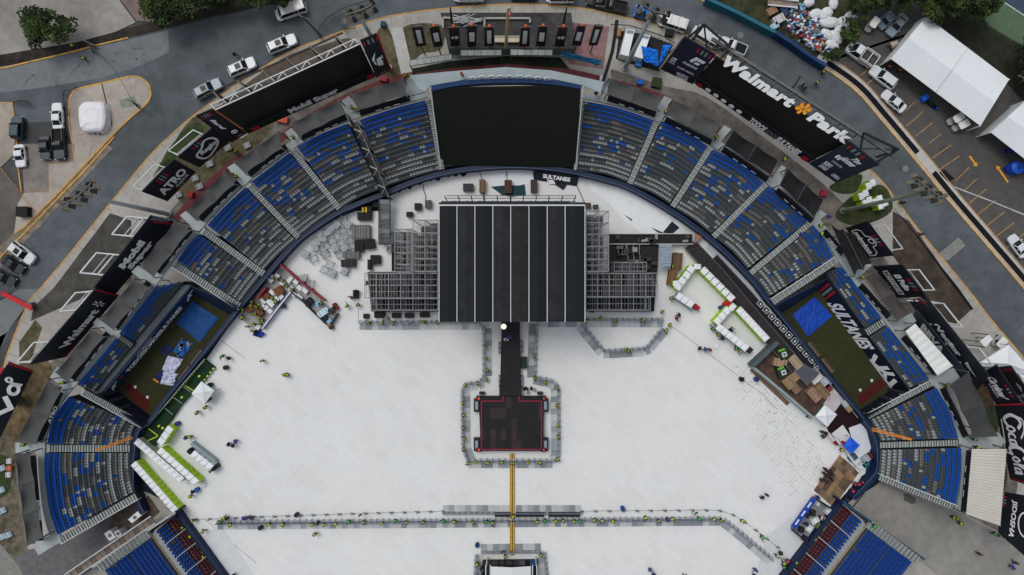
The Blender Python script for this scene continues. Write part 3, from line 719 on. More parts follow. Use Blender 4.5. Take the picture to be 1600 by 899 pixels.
# black truss stairs, upper left
root = empty('truss_staircase', U(590, 250, 0.2), 'black metal truss staircase climbing through the upper left seats', 'staircase')
blk = mat((26, 28, 30), 0.5, 0.15); steel = mat((120, 124, 126), 0.45, 0.08, metal=0.3); dks = mat((58, 58, 58), 0.7, 0.15)
mb = MB(); a, b = P2((602, 306)), P2((553, 190))
for k in range(26):
 p = a.lerp(b, k/26); q = a.lerp(b, (k+0.85)/26); z = lerp(3.0, 9.2, k/26); n = Vector((9, 3.8))*0.62
 mb.slab([U(*(p-n), z), U(*(p+n), z), U(*(q+n), z), U(*(q-n), z)], 0.1, dks)
mb.build('treads', root)
for sgn, m_ in ((-1, blk), (1, steel)):
 mb = MB(); n = Vector((9, 3.8))*0.66*sgn
 mb.bar(U(*(a+n), 3.0), U(*(b+n), 9.2), 0.28, blk); mb.bar(U(*(a+n), 4.2), U(*(b+n), 10.4), 0.14, m_)
 for i in range(9):
  p = a.lerp(b, i/8); z = lerp(3, 9.2, i/8); mb.bar(U(*(p+n), z), U(*(p+n), z)+Vector((0, 0, 1.2)), 0.12, m_)
 mb.build('side_rail', root)
mb = MB()
for i in (1, 3, 5, 7):
 p, q = a.lerp(b, (i-1)/8), a.lerp(b, i/8); n = Vector((9, 3.8))*0.66
 z1_, z2_ = lerp(4.4, 10.5, (i-1)/8), lerp(4.4, 10.5, i/8)
 mb.bar(U(*(p-n), z1_), U(*(q+n), z2_), 0.12, steel); mb.bar(U(*(q-n), z2_), U(*(q+n), z2_), 0.14, steel)
mb.build('cross_braces', root)
for i in range(4):
 p = a.lerp(b, i/3); z = lerp(3, 9.2, i/3)
 for sg in (-1, 1):
  mb = MB(); n = Vector((9, 3.8))*0.66*sg; q = U(*(p+n), z); mb.bar(q, (q.x, q.y, 0.2), 0.2, blk); mb.build('post', root)
# ramp from that staircase onto the field
root = empty('access_ramp', U(604, 350, 0.24), 'grey plank ramp bending from the truss stairs towards the scaffolds', 'ramp')
plank = mat((86, 90, 92), 0.8, 0.15, 0.8)
mb = MB()
for k in range(9):
 y0_, y1_ = 312+k*7.6, 312+(k+0.96)*7.6; z = lerp(2.8, 1.6, k/9)
 mb.slab([U(593, y0_, z), U(609, y0_, z), U(609, y1_, z), U(593, y1_, z)], 0.12, plank if k % 3 else mat((110, 116, 118), 0.8, 0.1))
for k in range(7):
 x0_, x1_ = 593+k*7.2, 593+(k+0.96)*7.2
 mb.slab([U(x0_, 365, 1.6), U(x1_, 365, 1.6), U(x1_, 381, 1.6), U(x0_, 381, 1.6)], 0.12, plank)
mb.build('deck', root)
mb = MB()
for pts in ([(592, 310), (592, 382), (645, 382)], [(609.5, 310), (609.5, 364), (645, 364)]):
 for p, q in zip(pts, pts[1:]):
  mb.bar(U(*p, 2.9), U(*q, 2.7), 0.16, blk)
  for i in range(6):
   s_ = P2(p).lerp(P2(q), i/5); mb.bar(U(*s_, 2.8), U(*s_, 0.24), 0.08, blk)
mb.build('railing', root)

# upper walkway round the bowl
def ribbon(name, inn, out, z, th, m, label=None, cat=None, kind='structure', side=None):
 mb = MB(); n = 90; A = resample(catmull(inn, 5), n); B = resample(catmull(out, 5), n)
 for i in range(n-1):
  mb.slab([U(*A[i], z), U(*A[i+1], z), U(*B[i+1], z), U(*B[i], z)], th, m, side)
 return mb.build(name, kind=kind, label=label, cat=cat)
WLi = [(93, 846), (84, 820), (76, 793), (69, 740), (70, 705), (73, 678), (88, 642), (106, 617), (121, 599), (150, 566), (182, 527), (212, 489), (243, 447), (274, 405), (310, 363), (350, 320), (390, 282), (420, 260), (458, 232), (500, 207), (545, 189), (575, 179), (615, 167), (668, 152)]
WLo = [(81.8, 851.2), (72.0, 820.0), (66.0, 794.7), (60.0, 740.0), (60.0, 705.0), (63.8, 673.0), (79.6, 636.1), (97.5, 609.3), (111.6, 592.2), (139.6, 558.2), (171.6, 519.2), (203.4, 480.4), (233.5, 439.3), (264.6, 398.2), (301.4, 354.4), (341.4, 311.4), (382.3, 273.5), (413.3, 252.5), (451.2, 223.6), (495.0, 198.7), (541.7, 179.9), (572.6, 170.9), (612.6, 158.9), (664.8, 144.8)]
WRi = [(905, 153), (960, 165), (1024, 186), (1070, 204), (1112, 228), (1155, 255), (1198, 287), (1240, 320), (1268, 349), (1290, 375), (1305, 400), (1340, 449), (1378, 497), (1418, 548), (1454, 594), (1470, 618), (1486, 648), (1498, 686), (1503, 710), (1502, 750), (1496, 796)]
WRo = [(906.6, 145.0), (963.4, 153.9), (1028.3, 173.9), (1076.1, 192.8), (1119.8, 217.6), (1163.7, 245.5), (1206.6, 278.4), (1248.7, 310.5), (1278.5, 340.3), (1299.5, 367.3), (1314.4, 393.2), (1350.3, 443.0), (1389.3, 490.0), (1428.4, 540.2), (1465.4, 585.2), (1482.2, 612.8), (1498.2, 642.8), (1510.0, 683.4), (1515.0, 710.0), (1513.0, 751.7), (1504.2, 800.1)]
ribbon('upper_walkway', WLi, WLo, ZTOP+0.02, 0.4, walk_m)
ribbon('upper_walkway', WRi, WRo, ZTOP+0.02, 0.4, walk_m)
# link bridges from the walkway out to the back
for i, q in enumerate([[(633, 152), (637, 120), (650, 120), (664, 144)], [(541, 180), (530, 160), (545, 150), (562, 172)], [(456, 222), (445, 207), (455, 200), (468, 213)], [(362, 270), (355, 262), (366, 255), (392, 280), (382, 290)], [(290, 345), (281, 337), (290, 330), (318, 355), (308, 363)],
        [(205, 425), (215, 415), (240, 432), (232, 446)], [(145, 505), (152, 497), (176, 515), (168, 525)], [(78, 590), (90, 572), (112, 590), (100, 606)], [(24, 708), (24, 692), (66, 696), (66, 710)], [(54, 858), (56, 846), (92, 832), (96, 846), (60, 868)],
        [(935, 140), (938, 118), (955, 118), (951, 150)], [(1026, 168), (1038, 150), (1050, 155), (1036, 180)], [(1116, 215), (1132, 196), (1143, 202), (1124, 224)], [(1206, 278), (1222, 258), (1228, 262), (1218, 292), (1212, 288)], [(1258, 345), (1282, 328), (1292, 335), (1270, 352)],
        [(1320, 430), (1354, 405), (1362, 415), (1338, 438)], [(1390, 500), (1425, 490), (1432, 502), (1400, 522)], [(1455, 590), (1490, 575), (1500, 590), (1475, 612)], [(1500, 682), (1560, 676), (1572, 690), (1560, 702), (1504, 698)]]):
 sheet('walkway_link', q, ZTOP+0.05, walk_m, th=0.4)

# padded blue field wall
wall_top = mat((18, 34, 60), 0.5, 0.15, 0.8); wall_in = mat((14, 30, 62), 0.6, 0.2, 0.8); rail_l = mat((60, 80, 104), 0.5, 0.1)
def wall(label, pts, w, z, m=wall_top, name='padded_wall', cat='wall', rail=True, z0=0.15, rm=None):
 cp = catmull(pts, 6)
 o = strip(name, cp, w, z0, z, wall_in, kind=None, label=label, cat=cat, top=m)
 if rail:
  strip('top_rail', off(cp, -w*0.42), 0.9, z, z+0.1, rm or rail_l, kind=None, parent=o)
 return o
wall('dark blue padded field wall curving below the left seats', [(222, 802), (212, 782), (206, 765), (205, 740), (206, 712), (209, 690), (215, 672), (228, 662)], 7, 2.3)
wall('dark blue field wall in front of the left pen', [(228, 664), (262, 618), (300, 572), (338, 524), (372, 482)], 5, 2.2)
wall('dark blue padded field wall below the upper left seats', [(372, 482), (412, 434), (460, 380), (495, 353), (530, 331), (565, 316), (600, 303)], 7, 2.3)
wall('dark blue padded field wall below the dark screen wall', [(606, 300), (645, 284), (690, 271), (740, 263), (800, 259), (850, 262), (900, 269)], 7, 2.3)
wall('dark blue padded field wall below the upper right seats', [(900, 269), (945, 280), (985, 293), (1052, 331), (1115, 377), (1172, 432), (1207, 476)], 7, 2.3)
wall('dark blue field wall in front of the right pen', [(1207, 476), (1250, 529), (1290, 580), (1330, 628), (1352, 655)], 5, 2.2)
wall('dark blue padded field wall curving below the right seats', [(1352, 655), (1365, 672), (1373, 695), (1374, 715), (1372, 738), (1352, 762), (1335, 780)], 7, 2.3)
sheet('track_strip', [(1345, 660), (1372, 660), (1376, 740), (1336, 778), (1345, 745), (1352, 740), (1358, 700)], 0.262, mat((20, 44, 80), 0.8, 0.15))

for q in ([(118, 600), (246, 446), (301, 446), (157, 620)], [(1292, 436), (1302, 415), (1455, 590), (1420, 607)]): sheet('pen_ledge', q, 4.25, mat((104, 110, 112), .85, .12), th=.3)
# pens with artificial turf
turf = mat((46, 48, 26), 0.95, 0.15, 0.9, 0.12, 0.1); navy = mat((18, 34, 56), 0.6, 0.15, 0.6)
pen_wall_m = mat((20, 44, 76), 0.6, 0.15, 0.5); navy_d = mat((12, 18, 34), 0.7, 0.2)
sheet('pen_turf', [(298, 448), (372, 484), (226, 668), (158, 622)], 0.20, turf)
sheet('pen_turf', [(1212, 478), (1290, 436), (1420, 610), (1352, 650)], 0.20, turf)
reddirt = mat((70, 22, 20), 0.95, 0.2)
sheet('pen_mound', [(193, 603), (205, 600), (236, 630), (228, 642), (218, 640)], 0.206, reddirt)
sheet('pen_mound', [(1338, 620), (1376, 591), (1386, 602), (1346, 633)], 0.206, reddirt)
white_p = mat((196, 200, 200), 0.6, 0.04)
def panel(name, label, cat, quad_px, zt, zb, m, th=0.25, group=None, name2='panel'):
 """upright panel: quad_px = TL, TR, BR, BL as seen (TL,TR at height zt, BL,BR at height zb)"""
 zts = zt if isinstance(zt, (tuple, list)) else (zt, zt); zbs = zb if isinstance(zb, (tuple, list)) else (zb, zb)
 Q = Quad(U(*quad_px[0], zts[0]), U(*quad_px[1], zts[1]), U(*quad_px[2], zbs[0]), U(*quad_px[3], zbs[1]))
 c = (Q.c[2]+Q.c[3])/2
 root = empty(name, c, label, cat, group)
 mb = MB(); n = Q.n*th; G = 8
 for i in range(G):
  for j in range(G): mb.face([Q.at(i/G, j/G), Q.at((i+1)/G, j/G), Q.at((i+1)/G, (j+1)/G), Q.at(i/G, (j+1)/G)], m)
  for (f_) in (lambda t: (t, 0), lambda t: (t, 1), lambda t: (0, t), lambda t: (1, t)):
   p_, q_ = Q.at(*f_(i/G)), Q.at(*f_((i+1)/G)); mb.face([p_, q_, q_-n, p_-n], m)
 mb.face([p-n for p in Q.c], m)
 mb.build(name2, root)
 return root, Q
def auto_z(q, zb):
 r = lambda p: math.hypot(p[0]-800, p[1]-449.5)
 def f(t, b_): return H-(H-zb)*r(b_)/r(t)
 k = 0.72
 a, b = f(q[0], q[3]), f(q[1], q[2]); c = (a+b)/2; return (zb+(a*.3+c*.7-zb)*k, zb+(b*.3+c*.7-zb)*k)
letters = mat((226, 228, 229), 0.6, 0.02, k=1.2)
root, Q = panel('pen_wall', 'navy wall of the left pen with white lettering', 'wall', [(156, 620), (300, 447), (309, 455), (172, 620)], 4.4, 0.2, pen_wall_m)
mb = MB(); Q.text(mb, 'TODOSSOMOSSULTANES', 0.535, 0.55, 0.60, 0.42, letters, bold=0.04); Q.text(mb, 'LOS MASTERS', 0.46, 0.16, 0.16, 0.14, letters, bold=0.02); mb.build('lettering', root)
mb = MB(); Q.poly(mb, [(0.17, 0.45), (0.185, 0.3), (0.20, 0.45), (0.185, 0.6)], mat((170, 30, 50))); mb.build('red_mark', root)
mb = MB()
for (u0) in (0.06, 0.9):
 Q.line(mb, [(u0, 0.75), (u0+0.02, 0.5), (u0+0.045, 0.6), (u0+0.03, 0.35), (u0+0.08, 0.3)], 0.35, letters)
mb.build('emblem', root)
root, Q = panel('pen_end_wall', 'navy end wall of the left pen by the rail stairs', 'wall', [(156, 620), (224, 668), (220, 646), (186, 612)][0:2]+[(236, 650), (176, 606)], 4.4, 0.2, navy_d)
root, Q = panel('pen_end_wall', 'navy end wall of the left pen by the upper stairs', 'wall', [(300, 449), (372, 480), (362, 494), (300, 459)], 4.4, 0.2, navy)
root, Q = panel('pen_wall', 'navy wall of the right pen with huge white lettering', 'wall', [(1292, 436), (1420, 606), (1398, 614), (1271, 444)], 4.4, 0.2, mat((14, 26, 42), 0.6, 0.15))
mb = MB(); Q.text(mb, 'SULTANES', 0.40, 0.62, 0.42, 0.85, letters, shear=0.12, bold=0.04); mb.build('lettering', root)
mb = MB()
for st in ([(0.68, 0.45), (0.72, 0.95), (0.78, 0.75), (0.8, 0.3)], [(0.70, 1.1), (0.78, 0.9), (0.84, 0.55), (0.86, 0.25)], [(0.76, 0.85), (0.80, 1.2), (0.86, 1.35)], [(0.82, 0.6), (0.88, 1.0), (0.93, 0.9), (0.91, 0.4)], [(0.86, 1.4), (0.90, 1.15), (0.95, 1.3)]):
 Q.line(mb, [(a_, min(b_, 0.98)) for a_, b_ in st], 0.75, letters)
mb.build('emblem', root)
mb = MB()
for i, mm in enumerate((mat((150, 30, 44)), mat((110, 120, 126)), mat((150, 30, 44)))):
 Q.poly(mb, [(0.03+i*0.035, 0.05), (0.05+i*0.035, 0.05), (0.08+i*0.035, 0.95), (0.06+i*0.035, 0.95)], mm)
mb.build('stripes', root)
root, Q = panel('pen_end_wall', 'navy end wall of the right pen by the upper stairs', 'wall', [(1212, 478), (1292, 437), (1280, 452), (1220, 490)], 4.4, 0.2, navy)
root, Q = panel('pen_end_wall', 'dark end wall of the right pen by the lower stairs', 'wall', [(1354, 651), (1420, 610), (1404, 602), (1344, 640)], 4.4, 0.2, navy_d)
# plates and benches in the pens
for (x, y, l) in ((211.5, 605, 'left pen, nearer the seats'), (230.5, 621, 'left pen, nearer the field'), (1362, 595, 'right pen, nearer the seats'), (1344, 610, 'right pen, nearer the field')):
 mb = MB(); c = U(x, y, 0.21); mb.prism([(c.x-.22, c.y+.25), (c.x-.22, c.y-.05), (c.x, c.y-.3), (c.x+.22, c.y-.05), (c.x+.22, c.y+.25)], 0.21, 0.26, white_p)
 mb.build('home_plate', label='white home plate in the '+l, cat='home plate')
def bench(px, L, ang, label, m):
 c = U(*px, 0.2); r = empty('bench', c, label, 'bench', rz=ang)
 mb = MB()
 for k in range(3): mb.box((0, -0.18+k*0.18, 0.46), (L, 0.15, 0.05), m)
 mb.build('seat_slats', r)
 mb = MB(); mb.box((0, 0.34, 0.75), (L, 0.06, 0.4), m); mb.build('backrest', r)
 for s_ in (-1, 0, 1):
  mb = MB(); mb.box((s_*L*0.42, 0.05, 0.22), (0.08, 0.5, 0.44), blk); mb.build('leg', r)
bm_ = mat((104, 92, 82), 0.8, 0.15)
bench((307, 557), 3.2, math.radians(52), 'brown bench in the left pen nearest the blue mat', bm_)
bench((288, 582), 3.0, math.radians(52), 'brown bench in the left pen by the white tarps', bm_)
bench((1270, 546), 3.0, math.radians(-52), 'brown bench in the right pen nearest the blue mat', bm_)
bench((1291, 571), 3.0, math.radians(-52), 'brown bench in the right pen, farther down the wall', bm_)
def tarp(px, z, m, label, cat='tarp', name='tarp', seed=1, h=0.25, sub=5):
 """cloth with folds, quad in px"""
 rr = random.Random(seed); mb = MB(); a, b, c, d = [P2(p) for p in px]; n = sub*2; g = []
 for j in range(n+1):
  row = []
  for i in range(n+1):
   u_, v_ = i/n, j/n; p = a.lerp(b, u_).lerp(d.lerp(c, u_), v_)
   edge = 1 if 0 < i < n and 0 < j < n else 0.35
   q = p+Vector((rr.uniform(-.5, .5), rr.uniform(-.5, .5)))*0.8
   row.append(U(q.x, q.y, z+rr.random()*h*edge))
  g.append(row)
 for j in range(n):
  for i in range(n): mb.face([g[j][i], g[j][i+1], g[j+1][i+1], g[j+1][i]], m)
 for (i, j, s_) in [(k, 0, 0) for k in range(n)]: mb.face([g[0][i], g[0][i+1], g[0][i+1]-Vector((0, 0, .06)), g[0][i]-Vector((0, 0, .06))], m)
 return mb.build(name, label=label, cat=cat)
tarp([(300, 470), (341, 497), (312, 535), (275, 505)], 0.28, mat((14, 66, 122), 0.6, 0.12, 0.5), 'large blue mat lying on the left pen turf', 'mat', 'ground_mat', 3, 0.18)
tarp([(1273, 464), (1300, 494), (1262, 526), (1238, 492)], 0.28, mat((14, 62, 158), 0.6, 0.12, 0.5), 'large bright blue mat lying on the right pen turf', 'mat', 'ground_mat', 4, 0.18)
tarp([(263, 537), (272, 545), (258, 558), (250, 548)], 0.26, mat((12, 30, 78), 0.6, 0.1), 'small navy cloth beside the cluttered tray in the left pen', 'cloth', 'cloth', 5, 0.15, 3)
tarp([(262, 556), (286, 562), (272, 584), (253, 578)], 0.3, mat((190, 192, 212), 0.6, 0.05), 'crumpled white tarp, upper one in the left pen', 'tarp', 'tarp', 6, 0.4)
tarp([(256, 580), (278, 585), (270, 603), (250, 600)], 0.3, mat((186, 190, 210), 0.6, 0.05), 'crumpled white tarp, lower one in the left pen', 'tarp', 'tarp', 7, 0.4)
tarp([(252, 579), (259, 584), (248, 596), (240, 592)], 0.27, mat((12, 30, 90), 0.6, 0.1), 'folded navy mat with an orange edge in the left pen', 'mat', 'ground_mat', 8, 0.15, 3)
mb = MB(); a, b = U(240, 592, 0.4), U(248, 598, 0.4); mb.bar(a, b, 0.25, mat((196, 130, 40))); mb.build('foam_roll', label='orange foam roll by the folded navy mat', cat='foam roll')
r = empty('supply_tray', U(286, 545, 0.2), 'blue tray cluttered with boxes in the left pen', 'tray')
mb = MB(); mb.slab([U(*p, 0.35) for p in ((284, 529), (302, 537), (285, 560), (270, 549))], 0.15, mat((24, 84, 150))); mb.build('tray_base', r)
mb = MB(); rr = random.Random(3)
for i in range(14):
 p = P2((284, 529)).lerp(P2((302, 537)), rr.uniform(.1, .9)).lerp(P2((270, 549)).lerp(P2((285, 560)), rr.uniform(.1, .9)), rr.random()); c = U(*p, 0.45)
 mb.box((c.x, c.y, .5), (rr.uniform(.3, .8), rr.uniform(.3, .7), .3), rr.choice([mat((150, 120, 90)), mat((90, 150, 200)), mat((190, 190, 190)), mat((30, 80, 150))]), rr.random()*3)
mb.build('boxes', r)

# dark screen wall in centre field with numbers above
root, Q = panel('backdrop_wall', 'huge dark green-black backdrop wall in centre field', 'wall', [(674, 139), (908, 135), (899, 262), (689, 258)], 13.0, 2.4, mat((20, 24, 18), 0.85, 0.12, 0.4), 0.4)
mb = MB(); blue_band = mat((14, 44, 82), 0.6, 0.12, 0.6)
top = catmull([(673, 134), (700, 129), (735, 125), (800, 122.5), (860, 125), (909, 133)], 4); bot = catmull([(676, 142), (700, 137), (735, 132), (800, 129.5), (860, 132), (908, 139)], 4)
for i in range(len(top)-1):
 mb.slab([U(*top[i], 13.2), U(*top[i+1], 13.2), U(*bot[i+1], 13.1), U(*bot[i], 13.1)], 1.2, blue_band)
mb.build('blue_coping', root)
for (x, y), s_ in zip([(738, 123), (753, 121.5), (768, 121), (782, 120.7), (796, 120.7), (812, 121), (826, 121.6), (840.5, 122.6), (855, 124)], ['5', '6', '7', '9', '16', '17', '20', '21', '22']):
 Qn = Quad(U(x-6, y-2.3, 14.2), U(x+6, y-2.3, 14.2), U(x+6, y+2.3, 13.45), U(x-6, y+2.3, 13.45))
 rn = empty('number_disc', (Qn.c[2]+Qn.c[3])/2, ('white disc numbered %s above the backdrop wall, %s from the left' % (s_, nth(['5', '6', '7', '9', '16', '17', '20', '21', '22'].index(s_)))), 'number sign', 'white number discs above the backdrop wall')
 mb = MB(); n_ = 20; pts = [Qn.at(0.5+0.46*math.cos(2*PI*i/n_), 0.5+0.5*math.sin(2*PI*i/n_)) for i in range(n_)]
 b0 = len(mb.v); mb.face(pts, white_p); mb.face([p-Qn.n*0.12 for p in reversed(pts)], white_p)
 for i in range(n_): mb.face([pts[i], pts[(i+1) % n_], pts[(i+1) % n_]-Qn.n*0.12, pts[i]-Qn.n*0.12], white_p)
 mb.build('disc', rn); mb = MB(); Qn.text(mb, s_, 0.5, 0.5, 0.16*len(s_)+0.04, 0.6, mat((20, 24, 40)), bold=0.03); mb.build('number', rn)
sheet('backdrop_roof', [(640, 118), (700, 112), (790, 105), (860, 110), (944, 128), (938, 145), (909, 133), (860, 123), (800, 121), (735, 123), (673, 134), (664, 143), (655, 140)], 12.2, mat((138, 150, 152), 0.8, 0.1, 0.5), th=0.3)
for (pa, pb, l) in (((672, 137), (689, 262), 'left'), ((911, 135), (899, 266), 'right')):
 mb = MB(); mb.bar(U(*pa, 13.0), U(*pb, 3.0), 0.14, mat((186, 190, 188), 0.5, 0)); mb.build('wall_edge_pole', label='thin pale sloping pole on the %s edge of the backdrop wall' % l, cat='pole')

# ================================================================== STAGE
roof_a = mat((20, 24, 26), 0.8, 0.15, 0.5, .1, .2); roof_b = mat((32, 33, 34), 0.8, 0.3, 0.8, 0.2, 0.3)
wht = mat((190, 194, 196), 0.6, 0.03)
ZR = 14.0
stage = empty('concert_stage', U(800, 412, 0.3), 'big concert stage with black panelled roof and white seams', 'stage')
xs = [686, 714, 742, 770, 798, 826.5, 855, 883, 914]
for i in range(8):
 mb = MB(); m_ = roof_b if i in (1, 3, 4, 6) else roof_a
 x0, x1 = xs[i]+0.8, xs[i+1]-0.8
 ny = 10
 for j in range(ny):
  ya, yb = 322+181*j/ny, 322+181*(j+1)/ny
  zm = ZR+0.28
  mb.slab([U(x0, ya, ZR), U((x0+x1)/2, ya, zm), U((x0+x1)/2, yb, zm), U(x0, yb, ZR)], 0.15, m_)
  mb.slab([U((x0+x1)/2, ya, zm), U(x1, ya, ZR), U(x1, yb, ZR), U((x0+x1)/2, yb, zm)], 0.15, m_)
 mb.build('roof_panel', stage)
for x in xs:
 mb = MB(); mb.bar(U(x, 321, ZR+0.1), U(x, 503.5, ZR+0.1), 0.11, wht); mb.build('roof_seam', stage)
mb = MB(); mb.bar(U(686, 321, ZR+0.12), U(914, 321, ZR+0.12), 0.2, wht); mb.build('roof_edge', stage)
mb = MB(); mb.bar(U(686, 319, ZR-0.2), U(914, 319, ZR-0.2), 0.5, blk); mb.build('rear_truss', stage)
mb = MB(); mb.slab([U(700, 318, 1.6), U(900, 318, 1.6), U(905, 500, 1.6), U(695, 500, 1.6)], 0.3, mat((30, 30, 30))); mb.build('stage_floor', stage)
for x in (690, 745, 800, 855, 910):
 for y in (322, 500):
  mb = MB(); p = U(x, y, ZR-0.3); mb.bar(p, (p.x, p.y, 0.24), 0.4, mat((70, 72, 74), 0.5, 0, metal=0.4)); mb.build('roof_column', stage)
# guardrails behind the stage roof
rr = empty('rear_guardrail', U(805, 318, 12), 'long pipe guardrail leaning out behind the stage roof', 'guardrail')
pipe = mat((60, 62, 64), 0.5, 0.1, metal=0.3)
for i in range(11):
 x = 700+i*19.5; mb = MB(); p = U(x, 319, 12.0); q = U(x+(x-800)*0.05, 306, 13.8)
 mb.bar(p, q, 0.14, pipe); mb.build('post', rr)
for k, (f, yy) in enumerate(((0.33, 315), (0.66, 310), (1.0, 306))):
 mb = MB(); z = lerp(12, 13.8, f); mb.bar(U(698, yy, z), U(900, yy, z), 0.09, pipe); mb.build('rail', rr)
sheet_m = mat((22, 24, 26))
mb = MB();
for k in range(20):
 x0_, x1_ = 690+k*10, 700+k*10; mb.slab([U(x0_, 314+(k % 2)*1.5, 11.8), U(x1_, 314+((k+1) % 2)*1.5, 11.8), U(x1_, 320, 11.6), U(x0_, 320, 11.6)], 0.2, sheet_m)
mb.build('black_drape', label='black gathered drape along the rear edge of the stage roof', cat='drape')

# scaffolds
sc_m = mat((128, 132, 134), 0.5, 0.15, metal=0.2); sc_m2 = mat((104, 84, 80), 0.5, 0.2, metal=0.2); sc_deck = mat((62, 66, 68), 0.8, 0.2); sc_dark = mat((14, 16, 18), 0.8, 0.2)
def scaffold(label, cols, rowsy, zt, levels, decks=(), plates=True, pw=0.09):
 c = U(sum(cols)/len(cols), sum(rowsy)/len(rowsy), 0.24)
 r = empty('scaffold_tower', c, label, 'scaffold tower', 'scaffolds beside the stage')
 X = [(x-800)/S*(H-zt)/H for x in cols]; Y = [(449.5-y)/S*(H-zt)/H for y in rowsy]
 for i, x in enumerate(X):
  for j, y in enumerate(Y):
   mb = MB(); mb.bar((x, y, 0.24), (x, y, zt+0.3), pw, sc_m); mb.build('standard', r)
 for k in range(levels):
  z = zt-k*(zt/levels); mb = MB(); m_ = sc_m if k % 3 != 1 else sc_m2
  w = pw*(1.2 if k == 0 else 0.45)
  for y in Y: mb.bar((X[0], y, z), (X[-1], y, z), w, m_)
  for x in X: mb.bar((x, Y[0], z), (x, Y[-1], z), w, m_)
  if k % 2 == 0:
   for y0_, y1_ in zip(Y, Y[1:]): mb.bar((X[0], (y0_+y1_)/2, z+.5), (X[-1], (y0_+y1_)/2, z+.5), .045, m_)
   for x0_, x1_ in zip(X, X[1:]): mb.bar(((x0_+x1_)/2, Y[0], z+.5), ((x0_+x1_)/2, Y[-1], z+.5), .045, m_)
  mb.build('ledger_frame', r)
 mb = MB()
 for i in range(len(X)-1):
  for k in range(0, levels-1, 2):
   z = zt-k*(zt/levels); j = (i+k) % len(Y); mb.bar((X[i], Y[j], z), (X[i+1], Y[j], z-zt/levels), pw*0.6, sc_m2)
 mb.build('diagonal_brace', r)
 for (i, j, z, m_) in decks:
  if i+1 >= len(X) or j+1 >= len(Y): continue
  mb = MB(); mb.slab([Vector((X[i]+.1, Y[j]-.1, z)), Vector((X[i+1]-.1, Y[j]-.1, z)), Vector((X[i+1]-.1, Y[j+1]+.1, z)), Vector((X[i]+.1, Y[j+1]+.1, z))], 0.08, m_)
  mb.build('deck', r)
 return r
rd = random.Random(2)
def dk(nc, nr, z, p, m): return [(i, j, z+rd.uniform(-.3, .3), m) for i in range(nc) for j in range(nr) if rd.random() < p]
scaffold('wide pipe scaffold at the left side of the stage front', [570, 588, 607, 626, 645, 664, 684], [427, 446, 466], 11.0, 8, dk(6, 2, 2.0, 1.0, sc_dark)+dk(6, 2, 5, 0.25, sc_deck))
scaffold('low pipe scaffold below the left wide scaffold', [580, 588, 607, 626, 645, 664, 684], [467, 485], 8.0, 5, dk(6, 1, 3.0, 1.0, sc_dark))
scaffold('tall pipe scaffold hugging the upper left side of the stage', [645, 664, 684], [344, 364, 385, 404, 424], 12.5, 10, dk(2, 4, 7, 0.7, sc_deck)+dk(2, 4, 3, 0.8, sc_dark))
scaffold('slim pipe scaffold further left of the upper stage side', [617, 636, 643], [358, 377, 395, 413, 425], 10.0, 8, dk(2, 4, 3, 0.8, sc_deck)+dk(2, 4, 2, 0.6, sc_dark))
scaffold('tall pipe scaffold hugging the upper right side of the stage', [916, 936, 951], [330, 348, 366, 385, 405, 424], 12.5, 10, dk(2, 5, 7, 0.6, sc_deck)+dk(2, 5, 3, 0.8, sc_dark))
scaffold('wide pipe scaffold at the right side of the stage front', [916, 934, 952, 971, 990, 1009, 1027], [427, 446, 464], 11.0, 8, dk(6, 2, 2.0, 1.0, sc_dark)+dk(6, 2, 5, 0.25, sc_deck))
scaffold('low pipe scaffold below the right wide scaffold', [916, 934, 952, 971, 990, 1009, 1016], [465, 485], 8.0, 5, dk(6, 1, 3.0, 1.0, sc_dark))
for (q, l) in (([(574, 425), (686, 425), (686, 487), (580, 487)], 'dark equipment platform under the left front scaffold'), ([(612, 380), (686, 380), (686, 424), (612, 424)], 'dark equipment platform under the left rear scaffold'),
      ([(916, 425), (1026, 425), (1022, 487), (916, 487)], 'dark equipment platform under the right front scaffold')):
 r = empty('stage_platform', U((q[0][0]+q[1][0])/2, (q[0][1]+q[2][1])/2, .24), l, 'platform')
 mb = MB(); mb.slab([U(*p, 1.5) for p in q], 0.2, sc_dark); mb.build('deck', r)
 mb = MB(); rr_ = random.Random(hash(l) % 100 if False else len(l))
 for k in range(26):
  x = rr_.uniform(q[0][0]+3, q[1][0]-5); y = rr_.uniform(q[0][1]+3, q[2][1]-3); c = U(x, y, 1.5)
  mb = MB(); mb.box((c.x, c.y, 1.5+0.4), (rr_.uniform(.5, 1.6), rr_.uniform(.4, 1.0), .8), rr_.choice([mat((34, 36, 38)), mat((50, 52, 56)), mat((24, 24, 26)), mat((70, 72, 74)), mat((64, 40, 38))]), rr_.choice([0, 0, PI/2, 0.1])); mb.build('equipment_case', r)
